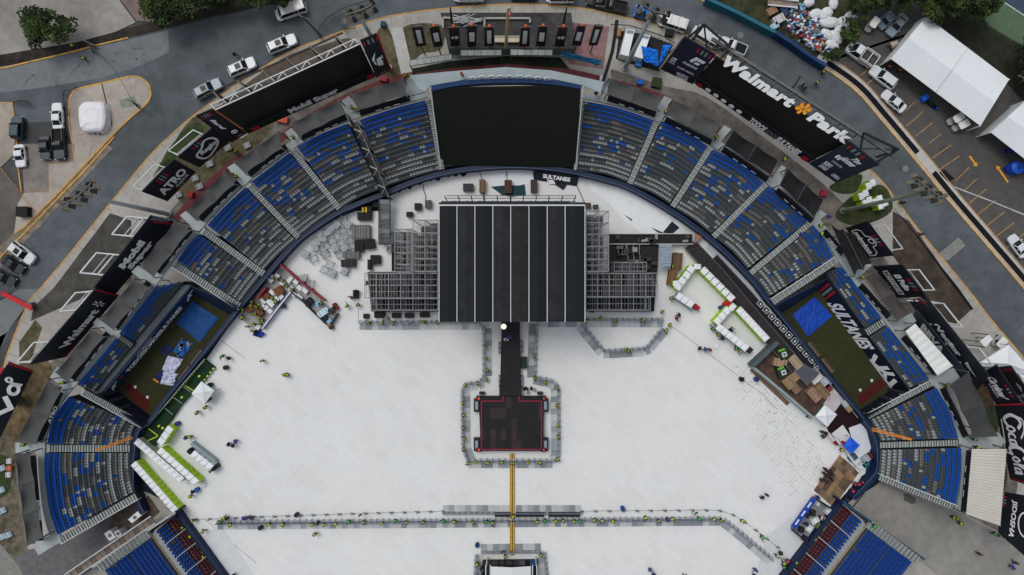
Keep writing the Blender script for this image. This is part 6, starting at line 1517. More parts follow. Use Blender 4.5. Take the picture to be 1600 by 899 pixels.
# ================================================================== VEHICLES
glass = mat((13, 17, 21), 0.35, 0, spec=0.25); tyre = mat((18, 18, 18), .8, 0); rimm = mat((110, 112, 114), .4, 0, metal=.5)
def loft(mb, rings, m, cap=True):
 base = len(mb.v); n = len(rings[0])
 for r in rings: mb.v += [Vector(p) for p in r]
 k = mb.mi(m)
 for j in range(len(rings)-1):
  for i in range(n):
   i2 = (i+1) % n; mb.f.append((base+j*n+i, base+j*n+i2, base+(j+1)*n+i2, base+(j+1)*n+i)); mb.m.append(k)
 if cap:
  mb.f.append(tuple(base+i for i in reversed(range(n)))); mb.m.append(k); mb.f.append(tuple(base+(len(rings)-1)*n+i for i in range(n))); mb.m.append(k)
def plan(L, W, z, front=.22, rear=.12, sx=0, pw=1.0):
 """rounded car outline, nose towards +X"""
 hl, hw = L/2, W/2; f, r = front*W, rear*W
 P = [(hl, 0), (hl-f*.12, hw*.55), (hl-f*.5, hw*.86), (hl-f*1.5, hw), (0, hw), (-hl+r*1.5, hw), (-hl+r*.4, hw*.9), (-hl, hw*.55)]
 P = P+[(-hl, -hw*.55), (-hl+r*.4, -hw*.9), (-hl+r*1.5, -hw), (0, -hw), (hl-f*1.5, -hw), (hl-f*.5, -hw*.86), (hl-f*.12, -hw*.55)]
 return [(x+sx, y, z) for x, y in P]
def vehicle(kind, px, head, color, label, L=None, extra=None, z=0.02, cat=None, group=None):
 dims = {'suv': (5.2, 2.05, 1.75), 'sedan': (4.6, 1.85, 1.42), 'van': (5.6, 2.1, 2.15), 'pickup': (5.6, 2.05, 1.8), 'truck': (6.2, 2.2, 2.2)}
 l, w, h = dims[kind]; l = L or l
 dx, dy = head[0], -head[1]; rz = math.atan2(dy, dx)
 c = U(*px, z); o = bpy.data.objects.new({'suv': 'suv', 'sedan': 'sedan_car', 'van': 'van', 'pickup': 'pickup_truck', 'truck': 'stake_truck'}[kind], None); C.objects.link(o)
 o.location = c; o.rotation_euler = (0, 0, rz); ORG[o.name] = Vector((0, 0, 0))
 tag(o, label, cat or {'suv': 'car', 'sedan': 'car', 'van': 'van', 'pickup': 'pickup truck', 'truck': 'truck'}[kind], group or 'vehicles parked around the stadium')
 m = mat(color, 0.3, 0, spec=0.5); zb = .85 if kind == 'sedan' else 1.0
 mb = MB(); loft(mb, [plan(l*.97, w*.94, .25), plan(l, w, .45), plan(l, w, zb-.2), plan(l*.985, w*.95, zb-.04), plan(l*.95, w*.86, zb+.02)], m); mb.build('body', o)
 mb = MB(); loft(mb, [plan(l*.9, w*.9, .18), plan(l*.9, w*.9, .26)], tyre); mb.build('underside', o)
 # cabin: front/rear extents at belt and roof
 cab = {'suv': (l*.20, -l*.47, l*.06, -l*.40), 'sedan': (l*.20, -l*.36, l*.04, -l*.20), 'van': (l*.40, -l*.485, l*.28, -l*.47), 'pickup': (l*.20, -l*.08, l*.08, -l*.04), 'truck': (l*.36, l*.02, l*.24, l*.04)}[kind]
 hw0, hw1 = w*.43, w*.35
 if kind == 'van': hw1 = w*.41
 def rect(xf, xr, hw, z_): return [(xf, hw*.8, z_), (xf-.12, hw, z_), (xr+.1, hw, z_), (xr, hw*.85, z_), (xr, -hw*.85, z_), (xr+.1, -hw, z_), (xf-.12, -hw, z_), (xf, -hw*.8, z_)]
 mb = MB(); loft(mb, [rect(cab[0], cab[1], hw0, zb-.02), rect(cab[2], cab[3], hw1, h-.06)], glass); mb.build('windows', o)
 mb = MB(); loft(mb, [rect(cab[2]+.02, cab[3]-.02, hw1+.02, h-.08), rect(cab[2], cab[3], hw1, h), rect(cab[2]-.15, cab[3]+.12, hw1*.85, h+.04)], m)
 for sx in ((cab[0], cab[2]), (cab[1], cab[3])):
  for sy in (-1, 1): mb.bar((sx[0]*1.0, sy*hw0*.93, zb), (sx[1], sy*hw1*.95, h-.03), .09, m)
 xm = (cab[2]+cab[3])/2
 if kind != 'truck' and kind != 'pickup':
  for sy in (-1, 1): mb.bar((xm, sy*hw0, zb), (xm, sy*hw1, h-.03), .09, m)
  if kind == 'van':
   for sy in (-1, 1): mb.bar((cab[3]*.5, sy*hw0, zb), (cab[3]*.5, sy*hw1, h-.03), .5, m, .06)
 mb.build('roof', o)
 if kind == 'suv' and not (extra == 'plain'):
  mb = MB(); mb.box((cab[2]-.75, 0, h+.05), (.95, hw1*1.3, .02), glass); mb.build('sunroof', o)
  for sy in (-1, 1): mb = MB(); mb.bar((cab[2]-.3, sy*hw1*.92, h+.09), (cab[3]+.3, sy*hw1*.92, h+.09), .05, rimm); mb.build('roof_rail', o)
 for sx in (l*.31, -l*.31):
  for sy in (-1, 1):
   mb = MB(); mb.tube((sx, sy*(w/2-.2), .34), (sx, sy*(w/2+.02), .34), .34, .34, tyre, 12); wh = mb.build('wheel', o)
   mb = MB(); mb.tube((sx, sy*(w/2), .34), (sx, sy*(w/2+.035), .34), .2, .2, rimm, 8); mb.build('rim', wh)
 for sy in (-1, 1):
  mb = MB(); mb.box((l/2-.24, sy*w*.34, zb-.18), (.3, .34, .14), mat((190, 196, 200), .2, 0)); mb.build('headlight', o)
  mb = MB(); mb.box((-l/2+.1, sy*w*.38, zb-.1), (.16, .24, .2), mat((120, 20, 20), .3, 0)); mb.build('tail_light', o)
  mb = MB(); mb.box((cab[0]-.25, sy*(w/2+.08), zb+.1), (.16, .24, .16), m if color[0] > 60 else blk); mb.build('mirror', o)
 if kind == 'pickup':
  x0, x1 = -l*.47, -l*.10; bedm = mat((24, 24, 26), .8, .1)
  mb = MB(); mb.box(((x0+x1)/2, 0, zb+.03), (x1-x0, w*.8, .04), bedm)
  mb.build('bed_floor', o)
  for (cx_, cy_, sx_, sy_) in (((x0+x1)/2, w*.42, x1-x0, .1), ((x0+x1)/2, -w*.42, x1-x0, .1), (x0, 0, .1, w*.86)):
   mb = MB(); mb.box((cx_, cy_, zb+.18), (sx_, sy_, .34), m); mb.build('bed_side', o)
 if kind == 'truck':
  x0, x1 = -l*.49, -l*.0; mb = MB(); mb.box(((x0+x1)/2, 0, 1.1), (x1-x0, w, .12), mat((70, 66, 62), .8, .2)); mb.build('bed_floor', o)
  for sy in (-1, 1):
   for zz in (1.4, 1.7, 2.0):
    mb = MB(); mb.bar((x0, sy*w*.49, zz), (x1, sy*w*.49, zz), .09, m, .12); mb.build('stake_rail', o)
  for xx in (x0, (x0+x1)/2, x1):
   mb = MB(); mb.bar((xx, -w*.49, 2.0), (xx, w*.49, 2.0), .12, m); mb.build('stake_cross_rail', o)
 if kind == 'van':
  mb = MB()
  for k in range(3): mb.box((l*.1-k*1.3, 0, h+.06), (.06, w*.7, .03), mat((150, 152, 152)))
  mb.build('roof_ribs', o)
 return o
W_ = (196, 200, 202)
vehicle('van', (457, 20), (-50, 17), (200, 200, 196), 'white passenger van by the tree, highest on the upper left road', 5.5)
vehicle('suv', (443, 71), (47, -19), W_, 'white car with sunroof parked behind the left screen, upper one', 5.3)
vehicle('suv', (381, 107), (43, -19), W_, 'white car with sunroof parked behind the left screen, middle one', 5.0)
vehicle('suv', (328, 141), (44, -23), (122, 140, 146), 'pale blue-grey car with sunroof behind the left screen', 5.1)
vehicle('sedan', (94, 183), (-2, -40), W_, 'white sedan beside the traffic island with the wrapped load', 4.6)
vehicle('suv', (32, 201), (1, -34), (18, 50, 62), 'dark teal car at the kerb in the left car park', 4.0, extra='plain')
vehicle('pickup', (97, 227), (3, 47), (16, 26, 34), 'dark pickup truck with empty bed in the left car park', 5.4)
vehicle('sedan', (75, 233), (2, 36), (18, 36, 44), 'dark teal sedan next to the dark pickup truck', 4.2)
vehicle('sedan', (36, 245), (3, 33), W_, 'white sedan on the paving left of the dark cars', 4.0)
vehicle('suv', (40, 396), (37, 28), W_, 'white car with sunroof at the lower left kerb', 4.9)
vehicle('sedan', (25, 414), (36, 23), (20, 22, 26), 'black sedan right beside the white car at the lower left kerb', 4.4)
vehicle('sedan', (11, 434), (38, 19), (22, 32, 42), 'dark blue-black sedan at the left edge kerb', 4.5)
vehicle('van', (875, -2), (-46, 0), (206, 206, 202), 'white van cut off by the top edge above the flags', 5.0)
vehicle('suv', (818, -6), (-40, 0), (18, 40, 54), 'dark blue car cut off by the top edge beside the white van', 4.8)
vehicle('sedan', (933, 4), (-28, -3), (20, 24, 24), 'black car at the kerb left of the black pickup truck', 4.2)
vehicle('pickup', (955, 11), (-52, -12), (22, 24, 26), 'black pickup truck at the kerb above the white containers', 5.4)
vehicle('van', (1005, 23), (-30, -8), (16, 88, 160), 'small bright blue van at the kerb below the light tower lamps', 3.5)
vehicle('van', (1049, 39), (-46, -15), (206, 206, 202), 'white passenger van at the kerb right of the small blue van', 5.1)
vehicle('van', (1099, 60), (-42, -24), (190, 194, 194), 'white van partly behind the trusses of the right screen', 4.8)
vehicle('pickup', (1143, 75), (-42, -18), W_, 'white pickup truck behind the right screen', 4.9)
vehicle('truck', (1341, 88), (-40, -28), W_, 'white stake-bed truck at the head of the right car park', 5.4)
vehicle('suv', (1376, 123), (-39, -29), W_, 'white car in the first bay beside the big white tent', 5.2, extra='plain')
vehicle('sedan', (1393, 160), (-33, -28), W_, 'white sedan in the bay below the first white car', 4.8)
vehicle('sedan', (1398, 42), (-26, 30), (128, 138, 146), 'silver grey sedan under the trees beside the big white tent', 4.5)
vehicle('sedan', (1381, 35), (-16, 14), (110, 128, 140), 'grey-blue car under the trees, left of the silver sedan', 3.4)
vehicle('sedan', (1586, 385), (-22, -30), W_, 'white sedan parked alone at the right edge of the car park', 4.4)
o = vehicle('truck', (733, -4), (-48, 0), (196, 200, 204), 'white flatbed truck cut off by the top edge', 5.4)
# golf carts and small machines
def cart(px, head, label, rc=(206, 206, 202), sc_=1.0):
 rz = math.atan2(-head[1], head[0]); o = bpy.data.objects.new('golf_cart', None); C.objects.link(o); o.location = U(*px, .02); o.rotation_euler = (0, 0, rz); ORG[o.name] = Vector((0, 0, 0)); tag(o, label, 'golf cart')
 mb = MB(); loft(mb, [plan(2.3, 1.2, .3), plan(2.3, 1.2, .7), plan(2.1, 1.05, .78)], mat((150, 152, 150), .4, 0)); mb.build('body', o)
 mb = MB(); loft(mb, [plan(1.9, 1.25, 1.85, .1, .1, -.2), plan(1.9, 1.25, 1.92, .1, .1, -.2)], mat(rc, .4, 0)); mb.build('roof', o)
 mb = MB(); mb.box((-.2, 0, .95), (.5, 1.0, .3), blk); mb.build('seat', o)
 for sx in (.75, -.75):
  for sy in (-.55, .55):
   mb = MB(); mb.tube((sx, sy-.08, .25), (sx, sy+.08, .25), .25, .25, tyre, 8); mb.build('wheel', o); mb = MB(); mb.bar((sx-.2, sy*.9, .7), (sx-.2, sy*.9, 1.85), .05, blk); mb.build('roof_post', o)
cart((1357, 43), (-10, 14), 'white golf cart near the trees, left of the grey cars')
cart((1486, 189), (-20, 12), 'white golf cart with loads beside the big white tent')
cart((1494, 199), (-20, 10), 'second pale cart standing below the white golf cart')
cart((1555, 533), (18, -20), 'white utility cart between the trusses and the small tent')
r = empty('cement_mixer', U(1392, 73, .02), 'round grey mixer drum at the corner of the big tent', 'cement mixer')
mb = MB(); c = U(1392, 73, 0); mb.tube((c.x-.5, c.y-.2, .9), (c.x+.5, c.y+.25, 1.3), .62, .4, mat((150, 140, 128), .6, .2), 12); mb.build('drum', r)
mb = MB(); mb.bar((c.x-.8, c.y, .2), (c.x+.8, c.y, .2), .12, blk); mb.bar((c.x, c.y-.6, .2), (c.x, c.y+.6, .2), .12, blk); mb.bar((c.x, c.y, .2), (c.x, c.y, .9), .12, blk); mb.build('frame', r)
def barrel(px, r_, h, m, label, cat='barrel', name='barrel', z=.25):
 c = U(*px, z); mb = MB(); mb.tube((c.x, c.y, z), (c.x, c.y, z+h), r_*.9, r_, m, 14); o = mb.build(name, label=label, cat=cat)
 mb = MB(); mb.tube((c.x, c.y, z+h), (c.x, c.y, z+h+.06), r_*.8, r_*.72, m, 14); mb.build('lid', o); return o
blub = mat((18, 74, 168), .45, 0)
r = empty('water_tank', U(1581, 264, .02), 'bright blue round water tank in the right car park', 'water tank')
mb = MB(); c = U(1581, 264, 0); mb.tube((c.x, c.y, 0), (c.x, c.y, 1.5), 1.1, 1.1, blub, 20); mb.tube((c.x, c.y, 1.5), (c.x, c.y, 1.8), 1.1, .5, blub, 20); mb.build('tank', r)
mb = MB(); mb.tube((c.x, c.y, 1.8), (c.x, c.y, 1.95), .35, .35, mat((14, 50, 120), .5, 0), 12); mb.build('lid', r)
barrel((1571, 265), .55, 1.0, mat((14, 40, 130), .5, 0), 'small dark blue drum touching the blue water tank', z=.02)
barrel((1573, 237), .5, 1.0, mat((16, 50, 120), .5, 0), 'dark blue drum at the edge of the second white tent', z=.02)
r = empty('portable_generator', U(1459, 160, .02), 'blue and black machine lying beside the big white tent', 'generator')
mb = MB(); c = U(1443, 154, .3); mb.box((c.x, c.y, .5), (1.2, .9, .9), mat((30, 90, 190), .5, 0), .6); mb.build('housing', r)
mb = MB(); a, b = U(1448, 158, .4), U(1462, 168, .4); mb.bar(a, b, .6, blk, .5); mb.box((b.x, b.y, .4), (.6, .6, .5), mat((24, 60, 170)), .5); mb.build('hose', r)

# ================================================================== LIGHT TOWERS, POLES
pole_m = mat((160, 164, 164), .5, .08); lampm = mat((96, 90, 76), .6, .15); lamp_f = mat((30, 30, 28), .4, .1)
def tower(label, base, top, heads, m=pole_m, zt=24.0, r0=.42, r1=.24):
 b = U(*base, .12); t = U(*top, zt); t = Vector((b.x, b.y, zt)) if (Vector((t.x, t.y))-Vector((b.x, b.y))).length < 2 else t
 r = empty('light_tower', b, label, 'light tower', 'floodlight towers around the stadium')
 mb = MB(); mb.tube(b, t, r0, r1, m, 12); mb.build('pole', r)
 mb = MB(); mb.tube(b, b+Vector((0, 0, .5)), r0*1.5, r0*1.4, m, 12); mb.build('footing', r)
 P = [U(*h, zt+.6) for h in heads]
 mb = MB();
 for p, q in zip(P, P[1:]): mb.bar(p, q, .16, lampm)
 mb.bar(t, P[len(P)//2], .3, lampm); mb.build('lamp_rack', r)
 for i, p in enumerate(P):
  for s_ in (-.55, .55):
   d = (P[-1]-P[0]).normalized(); n = Vector((-d.y, d.x, 0)); q = p+n*s_*1.05
   mb = MB(); mb.tube(q, q+Vector((-q.x*.012, -q.y*.012, -.5)), .24, .38, lamp_f if i % 2 else lampm, 10); mb.build('floodlight', r)
 return r
tower('tall pale light tower leaning over the left road', (264, 335), (128, 304), [(93, 320), (103, 316), (113, 312), (122, 306), (130, 298), (137, 292), (143, 286)])
tower('light tower rising behind the Vector panel, upper left', (608, 107), (562, 25), [(540, 24), (549, 21), (558, 18), (567, 15), (575, 11), (582, 6)])
tower('tall pale light tower beside the white containers, top right', (976, 107), (1021, 26), [(1004, 6), (1010, 12), (1018, 16), (1026, 19), (1035, 21), (1044, 24)])
tower('tall green-grey light tower leaning over the right road', (1316, 330), (1442, 296), [(1431, 279), (1438, 284), (1445, 290), (1453, 296), (1461, 302), (1469, 307), (1478, 310)], mat((110, 118, 100), .6, .15))
def upole(label, base, top, zt, m=mat((84, 80, 76), .7, .1), arm=True):
 r = empty('utility_pole', U(*base, .1), label, 'utility pole'); b = U(*base, .1); t = U(*top, zt)
 mb = MB(); mb.tube(b, t, .2, .13, m, 7); mb.build('pole', r)
 if arm: mb = MB(); mb.bar(t+Vector((-1.1, .5, -.3)), t+Vector((1.1, -.5, -.3)), .16, m); mb.build('cross_arm', r)
upole('utility pole beside the lone tree, upper left', (146, 81), (137, 66), 9)
upole('thin pole at the tip of the traffic island', (217, 168), (208, 160), 6, blk)
upole('pole with wires in front of the left screen, upper left road', (500, 55), (473, 26), 12)
upole('pole at the far right above the big tent', (1590, 132), (1604, 122), 8)
upole('thin slanting street lamp beside the right road', (1237, 140), (1252, 118), 7, truss_g)
mb = MB(); pts = [U(137, 66, 8.7), U(180, 110, 7), U(208, 160, 5.7)]
for p, q in zip(pts, pts[1:]): mb.bar(p, q, .05, blk)
mb.build('overhead_wire', label='dark overhead wire crossing the upper left road', cat='wire')
mb = MB(); a, b = U(3, 458, 1.0), U(50, 482, 1.0); mb.bar(a, b, .7, mat((178, 24, 28), .5, .05), .25); o = mb.build('road_barrier', label='long red road barrier at the left edge', cat='barrier')
mb = MB(); c = U(49, 476, .12); mb.box((c.x, c.y, .6), (1.4, .8, 1.0), mat((86, 90, 84))); mb.build('barrier_base', o)
crate(42, 332, 1.9, 1.7, 1.3, 0, mat((26, 26, 28)), 'black square bin at the lower tip of the left car park', 'bin', 'rubbish_bin', z=.02)
# wrapped load on the traffic island
r = empty('wrapped_load', U(152, 184, .12), 'bulky load under a white tarp on the traffic island', 'wrapped load')
mb = MB(); rr = random.Random(21); N = 22; rings = []
for z, s_ in ((.12, 1.05), (.9, 1.02), (1.5, .97), (1.75, .85), (1.85, .5)):
 rings.append([((152-800)/S+s_*2.35*math.copysign(abs(math.cos(2*PI*i/N))**.55, math.cos(2*PI*i/N))*(1+rr.uniform(-.03, .03)), (449.5-185)/S+s_*2.6*math.copysign(abs(math.sin(2*PI*i/N))**.55, math.sin(2*PI*i/N))*(1+rr.uniform(-.03, .03)), z+rr.uniform(-.06, .06)) for i in range(N)])
loft(mb, rings, mat((208, 208, 210), .5, .05)); mb.build('white_tarp', r)
mb = MB()
for k in range(16):
 a_ = rr.uniform(1.8, 5.2); c = U(152+math.cos(a_)*23, 184-math.sin(a_)*24, .12); mb.box((c.x, c.y, .3), (rr.uniform(.3, .9), rr.uniform(.2, .6), .4), rr.choice([blk, mat((60, 60, 70)), mat((90, 90, 100))]), rr.random()*3)
mb.build('loose_gear', r)

# ================================================================== TREES
def tree(label, px, R, h, seed=1, n=1500, tone=(44, 52, 24), squash=1.0, z=.1):
 rr = random.Random(seed); c = U(*px, z); r = empty('broadleaf_tree', c, label, 'tree', 'trees along the edges')
 bark = mat((66, 54, 42), .9, .3); mb = MB(); mb.tube(c, c+Vector((0, 0, h*.5)), R*.09, R*.05, bark, 8)
 limbs = []
 for k in range(7):
  a_ = 2*PI*k/7+rr.random(); e = c+Vector((math.cos(a_)*R*.6, math.sin(a_)*R*.6*squash, h*rr.uniform(.55, .85))); mb.tube(c+Vector((0, 0, h*.4)), e, R*.04, R*.015, bark, 5, False); limbs.append(e)
 mb.build('trunk', r)
 m1 = mat(tone, .9, .35, .6, .3, .25); m2 = mat((int(tone[0]*1.35), int(tone[1]*1.3), int(tone[2]*1.2)), .9, .3, .8, .3, .3); m3 = mat((int(tone[0]*.7), int(tone[1]*.72), int(tone[2]*.8)), .9, .3, .8)
 cl = []
 for k in range(34):
  a_ = rr.random()*2*PI; d = R*math.sqrt(rr.random())*.82; wob = 1+.18*math.sin(3*a_+seed)
  cl.append((c+Vector((math.cos(a_)*d*wob, math.sin(a_)*d*squash*wob, h*(.95-.4*(d/R)**2)*rr.uniform(.85, 1.05))), R*rr.uniform(.16, .32), rr.choice([m1, m1, m2, m3])))
 mb = MB()
 for k in range(n):
  cc, rad, m_ = rr.choice(cl); th = rr.random()*2*PI; ph = math.acos(rr.uniform(-.5, 1)); rd_ = rad*rr.uniform(.6, 1.08)
  p = cc+Vector((math.sin(ph)*math.cos(th), math.sin(ph)*math.sin(th), math.cos(ph)*.7))*rd_; s_ = rr.uniform(.16, .36)
  u_ = Vector((rr.uniform(-1, 1), rr.uniform(-1, 1), rr.uniform(-.5, .5))).normalized(); v_ = u_.cross(Vector((rr.uniform(-.6, .6), rr.uniform(-.6, .6), 1))).normalized()
  mb.face([p-u_*s_, p+v_*s_*.6, p+u_*s_, p-v_*s_*.6], m_)
 mb.build('crown', r)
TR = [('lone round tree on the upper left verge', (95, 56), 4.3, 6, 1, .75), ('large dark tree at the top left, left of two', (280, 22), 4.8, 7, 2, .8), ('dark tree at the top edge right of the large left tree', (352, 4), 4.0, 6, 3, .7), ('tree overhanging the white van at the top left', (428, 0), 5.0, 6, 4, .6), ('tree at the very top between the left trees', (318, -6), 3.8, 6, 5, .8),
   ('leafy tree at the top right, leftmost of the row', (1372, 2), 4.4, 7, 6, .8), ('second leafy tree of the top right row', (1412, 4), 4.2, 7, 7, .8), ('third leafy tree of the top right row, touching the tent', (1452, 14), 4.6, 7.5, 8, .9), ('fourth leafy tree of the top right row', (1492, 18), 4.8, 8, 9, .9), ('tree at the right edge beside the big tent', (1596, 128), 4.2, 7, 10, 1.2),
   ('dark tree in the gap behind the big tent', (1592, 92), 3.4, 6, 11, 1), ('small bushy tree at the corner of the rubbish yard', (1292, 93), 1.6, 3, 12, .8), ('slim bushy tree above the white stake truck', (1318, 58), 1.9, 3.6, 13, 1.6), ('bushy green tree at the top of the rubbish yard', (1330, 20), 2.6, 5, 14, 1.2), ('small bush at the left edge by the far banner', (36, 622), 1.2, 2, 15, 1), ('small bush beside the ATRO banner', (268, 262), 1.5, 1.5, 16, 1)]
for (l, p, R, h, s_, sq_) in TR: tree(l, p, R, h, s_, int(170*R*R) if R > 2 else 400, (44, 58, 26) if s_ not in (11, 5) else (36, 44, 22), sq_)

# ================================================================== TENTS
def gable_tent(label, q, ze, zr, m=None, seam=None, name='event_tent'):
 """q: four px corners; ridge joins midpoints of sides q0-q3 and q1-q2"""
 m = m or mat((212, 216, 218), .6, .03); r = empty(name, U(sum(p[0] for p in q)/4, sum(p[1] for p in q)/4, .02), label, 'tent')
 a, b, c, d = [P2(p) for p in q]; N = 10; r0, r1 = (a+d)/2, (b+c)/2
 mb = MB()
 for k in range(N):
  t0, t1 = k/N, (k+1)/N; sg = .12*math.sin(PI*((k % 5)+.5)/5)
  A, B = U(*a.lerp(b, t0), ze), U(*a.lerp(b, t1), ze); R0, R1 = U(*r0.lerp(r1, t0), zr-sg), U(*r0.lerp(r1, t1), zr-sg); D, E = U(*d.lerp(c, t0), ze), U(*d.lerp(c, t1), ze)
  mb.slab([A, B, R1, R0], .05, m); mb.slab([R0, R1, E, D], .05, m)
 mb.build('roof', r)
 mb = MB(); mg = mat((190, 196, 198), .6, .05)
 mb.face([U(*a, ze), U(*r0, zr), U(*d, ze), Vector((*U(*d, ze).xy, .3)), Vector((*U(*a, ze).xy, .3))], mg); mb.build('gable_wall', r)
 mb = MB(); mb.face([U(*b, ze), U(*r1, zr), U(*c, ze)], mg); mb.build('gable_wall', r)
 if seam:
  for t in seam: mb = MB(); mb.bar(U(*a.lerp(b, t), ze+.05), U(*r0.lerp(r1, t), zr+.05), .12, mg); mb.bar(U(*r0.lerp(r1, t), zr+.05), U(*d.lerp(c, t), ze+.05), .12, mg); mb.build('seam', r)
 for p in (a, b, c, d): mb = MB(); w = U(*p, ze); mb.bar((w.x, w.y, .02), w, .18, mg); mb.build('leg', r)
 return r
gable_tent('huge white event tent in two bays, upper right', [(1447, 26), (1577, 124), (1532, 197), (1392, 92)], 3.6, 5.4, seam=(.5,))
gable_tent('second white event tent cut off by the right edge', [(1602, 158), (1720, 230), (1680, 310), (1548, 207)], 3.6, 5.4)
def pyramid(label, q, ze, zr, m=None, valance=None, name='popup_tent'):
 m = m or mat((212, 216, 218), .6, .03); cx = P2((sum(p[0] for p in q)/4, sum(p[1] for p in q)/4)); r = empty(name, U(*cx, .24), label, 'tent')
 mb = MB(); ap = U(*cx, zr); P = [U(*p, ze) for p in q]
 for i in range(4):
  A, B = P[i], P[(i+1) % 4]; M1 = (A+B)/2+(ap-(A+B)/2)*.5-Vector((0, 0, .08)); mb.face([A, B, M1], m); mb.face([A, M1, ap], m); mb.face([B, M1, ap], m)
  mb.face([A, B, B-Vector((0, 0, .35)), A-Vector((0, 0, .35))], valance or m)
 mb.build('roof', r)
 for p in P: mb = MB(); mb.bar((p.x, p.y, .24), p, .08, truss_g); mb.build('leg', r)
 return r
teal = mat((70, 150, 120), .6, .05)
pyramid('white pop-up tent beside the green walkway, lower left', [(314.6, 596), (335, 610.6), (320, 631), (299, 615.6)], 2.6, 3.4, valance=teal)
pyramid('white pop-up tent in the lower right yard', [(1288.5, 633), (1308, 648), (1293, 667.6), (1274, 650.7)], 2.6, 3.4, valance=teal)
pyramid('flat bright blue pop-up tent in the lower right yard', [(1330, 683.7), (1343.7, 696), (1331, 709.5), (1318.4, 697.6)], 2.4, 2.8, mat((20, 84, 200), .6, .06))
pyramid('white peaked tent beside the right facade banners', [(1576, 539), (1616, 584), (1574, 584), (1532, 567)], 4, 5.6)
pyramid('white tent at the right edge behind the leaf emblem banner', [(1592, 584), (1640, 600), (1640, 640), (1612, 625)], 4, 5.2)
canopy('white flat roof panel with a dark opening beside the right trusses', [(1545, 523), (1552, 530), (1540, 543), (1531, 534)], 4.5, mat((206, 208, 208), .6, .05), ribs=2)

# ================================================================== YARD OF RUBBISH, FENCES, CONTAINERS
fence_b = mat((30, 92, 110), .6, .2, .6); fence_n = mat((22, 52, 96), .6, .2, .6)
strip('site_fence', catmull([(1104, -3), (1150, 18), (1196, 42), (1212, 50)], 4), 5, .1, 2.2, fence_b, kind=None, label='teal sheet fence along the road, upper stretch', cat='fence')
strip('site_fence', catmull([(1212, 50), (1240, 68), (1262, 84), (1292, 103)], 4), 5, .1, 2.2, fence_n, kind=None, label='dark blue sheet fence along the road, lower stretch', cat='fence')
mb = MB(); rr = random.Random(31); cols_ = [mat(c, .6, .1) for c in ((200, 202, 204), (200, 202, 204), (176, 180, 184), (150, 40, 46), (36, 84, 140), (40, 44, 48), (90, 150, 170), (120, 100, 80), (210, 210, 210))]
for k in range(420):
 t = rr.random(); x = 1238+t*52+rr.uniform(-16, 16); y = 22+t*58+rr.uniform(-20, 20)
 if x > 1304 or (x-1300)*.55+(100-y) < 6: continue
 c = U(x, y, .1); mb.box((c.x, c.y, .1+rr.random()*.9), (rr.uniform(.2, 1.0), rr.uniform(.15, .6), rr.uniform(.1, .6)), rr.choice(cols_), rr.random()*3, rr.uniform(.5, 1))
mb.build('rubbish_heap', label='sprawling heap of white, red and blue rubbish in the yard', cat='rubbish heap', kind='stuff')
for i, (x, y, a_, b_, an) in enumerate(((1294, 37, 1.9, .95, 0), (1272, 24, 1.2, .9, .3), (1290, 22, 1.0, 1.0, 0), (1283, 27, .8, 1.1, .6), (1314, 36, .9, .9, 0), (1322, 42, .8, .8, .5), (1308, 48, .9, .7, .8), (1290, 56, 1.4, .8, -.6), (1303, 60, 1.5, .9, -.8), (1298, 72, 1.3, .8, -.5), (1323, 27, .9, .6, .9), (1331, 32, .7, .7, 0), (1262, 6, 1.0, .8, .4), (1300, 8, .8, 1.1, 0))):
 c = U(x, y, .1); rings = []
 for z, s_ in ((.1, .8), (.5, 1.0), (.9, .9), (1.15, .5)):
  rings.append([(c.x+(math.cos(t)*a_*math.cos(an)-math.sin(t)*b_*math.sin(an))*s_*(1+.06*math.sin(5*t+i)), c.y+(math.cos(t)*a_*math.sin(an)+math.sin(t)*b_*math.cos(an))*s_, z) for t in [2*PI*k/14 for k in range(14)]])
 mb = MB(); loft(mb, rings, mat((196, 200, 202), .6, .06)); mb.build('wrapped_bundle', label='%s pale wrapped bundle from the top of the rubbish yard' % nth(sorted([37, 24, 22, 27, 36, 42, 48, 56, 60, 72, 27.5, 32, 6, 8]).index(y if i != 10 else 27.5)), cat='bundle', group='wrapped bundles in the rubbish yard')
r = empty('cargo_tray', U(1222, 5, .1), 'long pale flatbed tray at the top of the rubbish yard', 'tray')
mb = MB(); mb.slab([U(*p, 1.0) for p in ((1200, -4), (1248, 2), (1246, 12), (1200, 8))], .2, mat((130, 118, 108), .8, .3)); mb.build('deck', r); mb = MB(); mb.bar(U(1200, 8, 1.4), U(1246, 12, 1.4), .2, white_p); mb.bar(U(1200, -4, 1.4), U(1248, 2, 1.4), .2, white_p); mb.build('side_rail', r)
for (x, y, w, d, c_, l) in ((1203, 20, 1.6, 1.2, (140, 110, 84), 'brown crate in the left part of the rubbish yard'), (1214, 33, 1.9, 1.3, (178, 178, 178), 'pale box in the rubbish yard by the teal fence'), (1222, 20, .9, 1.3, (46, 60, 90), 'dark blue box in the rubbish yard'), (1207, 44, 1.4, .9, (150, 180, 196), 'light blue box against the teal fence')): crate(x, y, w, d, 1.0, .5, mat(c_), l, z=.05)
